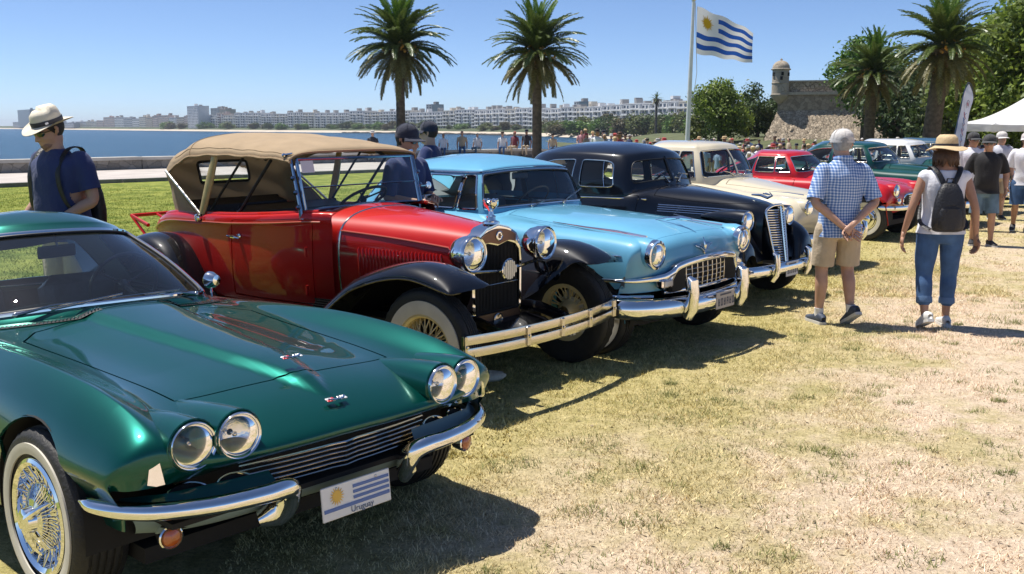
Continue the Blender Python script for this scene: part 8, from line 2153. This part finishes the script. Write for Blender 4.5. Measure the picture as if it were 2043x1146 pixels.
# ------------------------------------------------------------------ crowd: small figures, one mesh each
def crowd_mesh(sit=False, hat=0, arms=0):
    g = MB(); dz = -.42 if sit else 0
    def el(z0, z1, r0, r1, x=0, y=0, mi=0, x1=None): g.tube([(x, y, z0), (x if x1 is None else (x + x1) / 2, y, (z0 + z1) / 2), (x if x1 is None else x1, y, z1)], [r0, ((r0[0] + r1[0]) / 2 * 1.05, (r0[1] + r1[1]) / 2 * 1.05), r1], 9, mi, up=(1, 0, 0))
    for s in (-1, 1):
        if sit: g.tube([(0, s * .09, .50), (.42, s * .11, .50), (.44, s * .11, .06)], [.085, .065, .045], 8, 2)
        else:
            el(.07, .50, (.045, .045), (.06, .06), .0, s * .10, 2 if arms != 1 else 0); el(.48, .93, (.066, .066), (.09, .09), .0, s * .095, 2)
        g.box((.05 + (.44 if sit else 0), s * .11, .04), (.25, .09, .08), 3, bev=.03, smooth=True)
        g.tube([(0, s * .18, 1.42 + dz), (-.03, s * .245, 1.14 + dz), (.08 + .06 * arms, s * .24, .9 + dz + .08 * arms)], [.055, .042, .030], 8, 0); g.tube([(0, s * .17, 1.43 + dz), (-.015, s * .22, 1.24 + dz)], [.066, .062], 8, 1)
        g.ball((.09 + .06 * arms, s * .24, .85 + dz + .08 * arms), (.035, .025, .055), 7, 0)
    g.tube([(0, 0, .86 + dz), (0, 0, .98 + dz), (.01, 0, 1.15 + dz), (.0, 0, 1.35 + dz), (-.01, 0, 1.46 + dz), (-.01, 0, 1.5 + dz)], [(.17, .11), (.17, .115), (.155, .115), (.185, .12), (.15, .085), (.06, .06)], 12, 1, up=(1, 0, 0))
    g.tube([(-.01, 0, 1.47 + dz), (.0, 0, 1.57 + dz)], .055, 8, 0); g.ball((.015, 0, 1.63 + dz), (.088, .074, .108), 10, 0); g.ball((.105, 0, 1.62 + dz), (.016, .012, .018), 6, 0)
    if hat == 0: g.ball((-.012, 0, 1.665 + dz), (.092, .08, .088), 10, 4)
    elif hat == 1: g.ball((0, 0, 1.68 + dz), (.098, .085, .075), 10, 4); g.box((.12, 0, 1.675 + dz), (.09, .13, .012), 4)
    else: g.lathe([(.19, 1.69 + dz), (.10, 1.70 + dz), (.095, 1.78 + dz), (.06, 1.81 + dz), (.002, 1.81 + dz)], (0, 0, 0), (0, 0, 1), 14, 4)
    return g.mesh('person', [SK[0], CLO['white'], CLO['denim'], SHOE['black'], HAIR['dark']])
CM = [crowd_mesh(False, h, a) for h in (0, 1, 2) for a in (0, 1)]; CS_ = [crowd_mesh(True, h, 0) for h in (0, 1, 2)]
TOPS = [(n, tee('crowd_' + n.replace(' ', '_'), c)) for n, c in (('white', (.70, .70, .72)), ('pale blue', (.30, .42, .60)), ('red', (.45, .06, .06)), ('dark', (.03, .03, .04)), ('grey', (.25, .25, .26)), ('pink', (.55, .28, .30)), ('navy', (.02, .03, .09)), ('maroon', (.16, .03, .045)), ('sand', (.45, .36, .25)))]
BOTS = [CLO['denim'], CLO['khaki'], CLO['blackshort'], CLO['denim_pale']]
HATS = [HAIR['dark'], HAIR['brown'], HAIR['grey'], CAPW, CAPN, STRAW, tee('red_cap_cloth', (.4, .05, .05))]
def crowd_person(x, y, z, me, rz, top, label, group):
    o = tag(link('person', me), label, 'person', group); o.location = (x, y, z); o.rotation_euler = (0, 0, rz); k = rnd.uniform(.92, 1.05); o.scale = (k, k, k)
    hm = rnd.choice(HATS); o['label'] = label.replace('HEAD', {'grey_hair': 'grey hair', 'brown_hair': 'brown hair', 'dark_hair': 'dark hair', 'pale_cap_cloth': 'pale hat', 'navy_cap_cloth': 'navy hat', 'straw': 'straw hat', 'red_cap_cloth': 'red hat'}[hm.name.split('.')[0]])
    for i, m in ((0, rnd.choice(SK)), (1, top), (2, rnd.choice(BOTS)), (4, hm)): o.material_slots[i].link = 'OBJECT'; o.material_slots[i].material = m
    return o
pos = []
while len(pos) < 250:
    Y = rnd.uniform(37, 59); px = rnd.uniform(1125, 2020) if len(pos) % 3 else rnd.uniform(1380, 2020); x = (px - 1021.5) / F_ * Y
    if x < 3.5 or any((x - a) ** 2 + (Y - b) ** 2 < .16 for a, b in pos): continue
    wl = float(np.interp(x, [w[0] for w in WALL], [w[1] for w in WALL]))
    if Y > wl - .8: continue
    pos.append((x, Y)); n, m = rnd.choice(TOPS)
    crowd_person(x, Y, gz(x, Y) + (.10 if Y > wl - 6.9 else 0), rnd.choice(CM), rnd.uniform(0, 6.28), m, 'person, HEAD, %s top, in crowd %s' % (n, zone(px)), 'crowd standing beyond the row of cars')
for px, t in ((885, 'white'), (926, 'sand'), (955, 'white'), (1004, 'white'), (1027, 'maroon'), (1051, 'dark'), (1100, 'sand'), (745, 'dark')):
    # sitting on the sea wall
    best = min(((abs((p[0]) / p[1] * F_ + 1021.5 - px), p) for p in poly_pts(WALL, 900)), key=lambda q: q[0])[1]
    m = dict(TOPS)[t]; hat = rnd.choice([0, 1, 2])
    crowd_person(best[0] - .02, best[1] + .12, gz(*best) + .60 - .42, CS_[hat], math.radians(-100 + rnd.uniform(-30, 30)), m, 'person with HEAD and %s top sitting on the sea wall' % t, 'people sitting on the sea wall')
for px, Y, t in ((1470, 33, 'white'), (1490, 34, 'pale blue'), (1497, 36, 'white'), (1512, 38, 'white')):
    x = (px - 1021.5) / F_ * Y; crowd_person(x, Y, gz(x, Y), CM[rnd.randrange(6)], rnd.uniform(0, 6), dict(TOPS)[t], 'person with HEAD and %s top behind the red coupe roof' % t, 'people behind the red coupe')

set_apart([o for o in SC.objects if o.parent is None and o.get('category') == 'person' and o.get('group')], '%s, %s from the left')
# ------------------------------------------------------------------ things on the ground
def pale_stone():
    o = MB(); G = []; R_ = np.random.default_rng(3)
    for i in range(9):
        t = math.pi * i / 8; G.append([(.15 * math.sin(t) * math.cos(a) * (1 + .15 * math.sin(3 * a + i)), .07 * math.sin(t) * math.sin(a) * (1 + .2 * math.cos(2 * a)), .03 + .042 * math.cos(t) + .008 * math.sin(5 * a + i)) for a in [2 * math.pi * q / 18 for q in range(18)]])
    o.grid(G, cv=True, flip=True); q = o.build('pale_stone', mat('bleached_stone', (.62, .58, .48), .9, var=.2, vscale=18, bump=.7, bscale=30), sharp=0); q.location = (-.19, 6.62, .0); q.rotation_euler = (0, 0, .1); tag(q, 'pale bleached stone lying in the grass by the tourer front tyre', 'stone')
pale_stone()
# grass: short blades gathered in tufts, real geometry near the camera
def grass():
    R_ = np.random.default_rng(5)
    def patch(n, x0, x1, y0, y1, h0, h1, w, keep):
        x = R_.uniform(x0, x1, n); y = y0 + (y1 - y0) * R_.uniform(0, 1, n) ** 1.5
        q = .83 * (x + 1.3) - .56 * (y - 4.1)
        px = x / np.maximum(y, .1) * F_ + 1021; vis = (px > -700) & (px < 2300)
        cl = np.sin(x * 3.1 + np.sin(y * 2.3) * 1.7) * np.sin(y * 2.7 + np.sin(x * 1.9) * 2.1) + .6 * np.sin(x * 9 + y * 7.3) * np.sin(y * 11 - x * 4)
        fade = np.clip((x - x0) / 6, 0, 1) * np.clip((y1 - y) / 7, 0, 1) if x0 < -9 else 1; pr = np.clip(keep(q) + cl * .28, 0, 1) * fade; ok = vis & (R_.uniform(0, 1, n) < pr); x, y, q = x[ok], y[ok], q[ok]; m = len(x)
        a = R_.uniform(0, 6.283, m); h = R_.uniform(h0, h1, m) * (1 + .35 * np.clip(cl[ok], -1, 1)); lean = R_.uniform(.3, 1.6, m) * h; b = R_.uniform(0, 6.283, m); z = np.array([gz(i, j) for i, j in zip(x, y)])
        ww = w * R_.uniform(.7, 1.3, m)
        A = np.stack([x - np.cos(a) * ww, y - np.sin(a) * ww, z - .004], 1); B = np.stack([x + np.cos(a) * ww, y + np.sin(a) * ww, z - .004], 1); T = np.stack([x + np.cos(b) * lean, y + np.sin(b) * lean, z + h], 1)
        return np.stack([A, B, T], 1).reshape(-1, 3)
    V = [patch(430000, -1.2, 6.5, 2.9, 13, .008, .026, .0028, lambda q: np.clip(.95 - .26 * np.maximum(q + .1, 0), .07, 1)),
         patch(90000, 1, 12, 10, 24, .010, .03, .006, lambda q: np.clip(.8 - .22 * np.maximum(q - .3, 0), .05, 1)),
         patch(420000, -21, 0, 5, 30, .010, .034, .006, lambda q: np.clip(1.0 - .2 * np.maximum(q, 0), 0, 1))]
    V = np.concatenate(V); tag(link('grass', mesh_np('grass', V, np.arange(len(V)).reshape(-1, 3), BLADE)), kind='stuff')
grass()
def tufts_and_litter():
    R_ = np.random.default_rng(9); V = []
    for k in range(330):
        y = 3.2 + 9 * R_.uniform() ** 1.4; x = R_.uniform(-.2, 5.5)
        q = .83 * (x + 1.3) - .56 * (y - 4.1)
        if q < .6: continue
        n = R_.integers(25, 90); r = R_.uniform(.03, .16); a = R_.uniform(0, 6.28, n); d = r * np.sqrt(R_.uniform(0, 1, n)); px, py = x + d * np.cos(a) * 1.5, y + d * np.sin(a)
        h = R_.uniform(.012, .04, n); b = R_.uniform(0, 6.28, n); ln = h * R_.uniform(.5, 1.6, n); w = .0028
        A = np.stack([px - w * np.sin(b), py + w * np.cos(b), np.full(n, -.003)], 1); B = np.stack([px + w * np.sin(b), py - w * np.cos(b), np.full(n, -.003)], 1); T = np.stack([px + np.cos(b) * ln, py + np.sin(b) * ln, h], 1); V.append(np.stack([A, B, T], 1).reshape(-1, 3))
    V = np.concatenate(V); tag(link('grass', mesh_np('grass_tufts', V, np.arange(len(V)).reshape(-1, 3), leaf_mat('tuft_green', (.10, .12, .03), (.30, .30, .10), .8, .2))), kind='stuff')
    n = 5200; y = 3.0 + 11 * R_.uniform(0, 1, n) ** 1.5; x = R_.uniform(-.5, 7.5, n); q = .83 * (x + 1.3) - .56 * (y - 4.1); ok = q > R_.uniform(-.5, 3, n); x, y = x[ok], y[ok]; n = len(x)
    s = R_.uniform(.004, .016, n); a = R_.uniform(0, 6.28, n); t = R_.uniform(-.5, .5, (n, 4)); c, d = np.cos(a) * s, np.sin(a) * s
    P = np.stack([np.stack([x - c, y - d, .006 + t[:, 0] * s], 1), np.stack([x + d * .45, y - c * .45, .006 + t[:, 1] * s * .6], 1), np.stack([x + c, y + d, .008 + t[:, 2] * s], 1), np.stack([x - d * .45, y + c * .45, .007 + t[:, 3] * s * .6], 1)], 1).reshape(-1, 3)
    tag(link('leaf_litter', mesh_np('leaf_litter', P, np.arange(4 * n).reshape(-1, 4), leaf_mat('dry_litter', (.10, .07, .04), (.48, .38, .24), .9, .1))), kind='stuff')
tufts_and_litter()
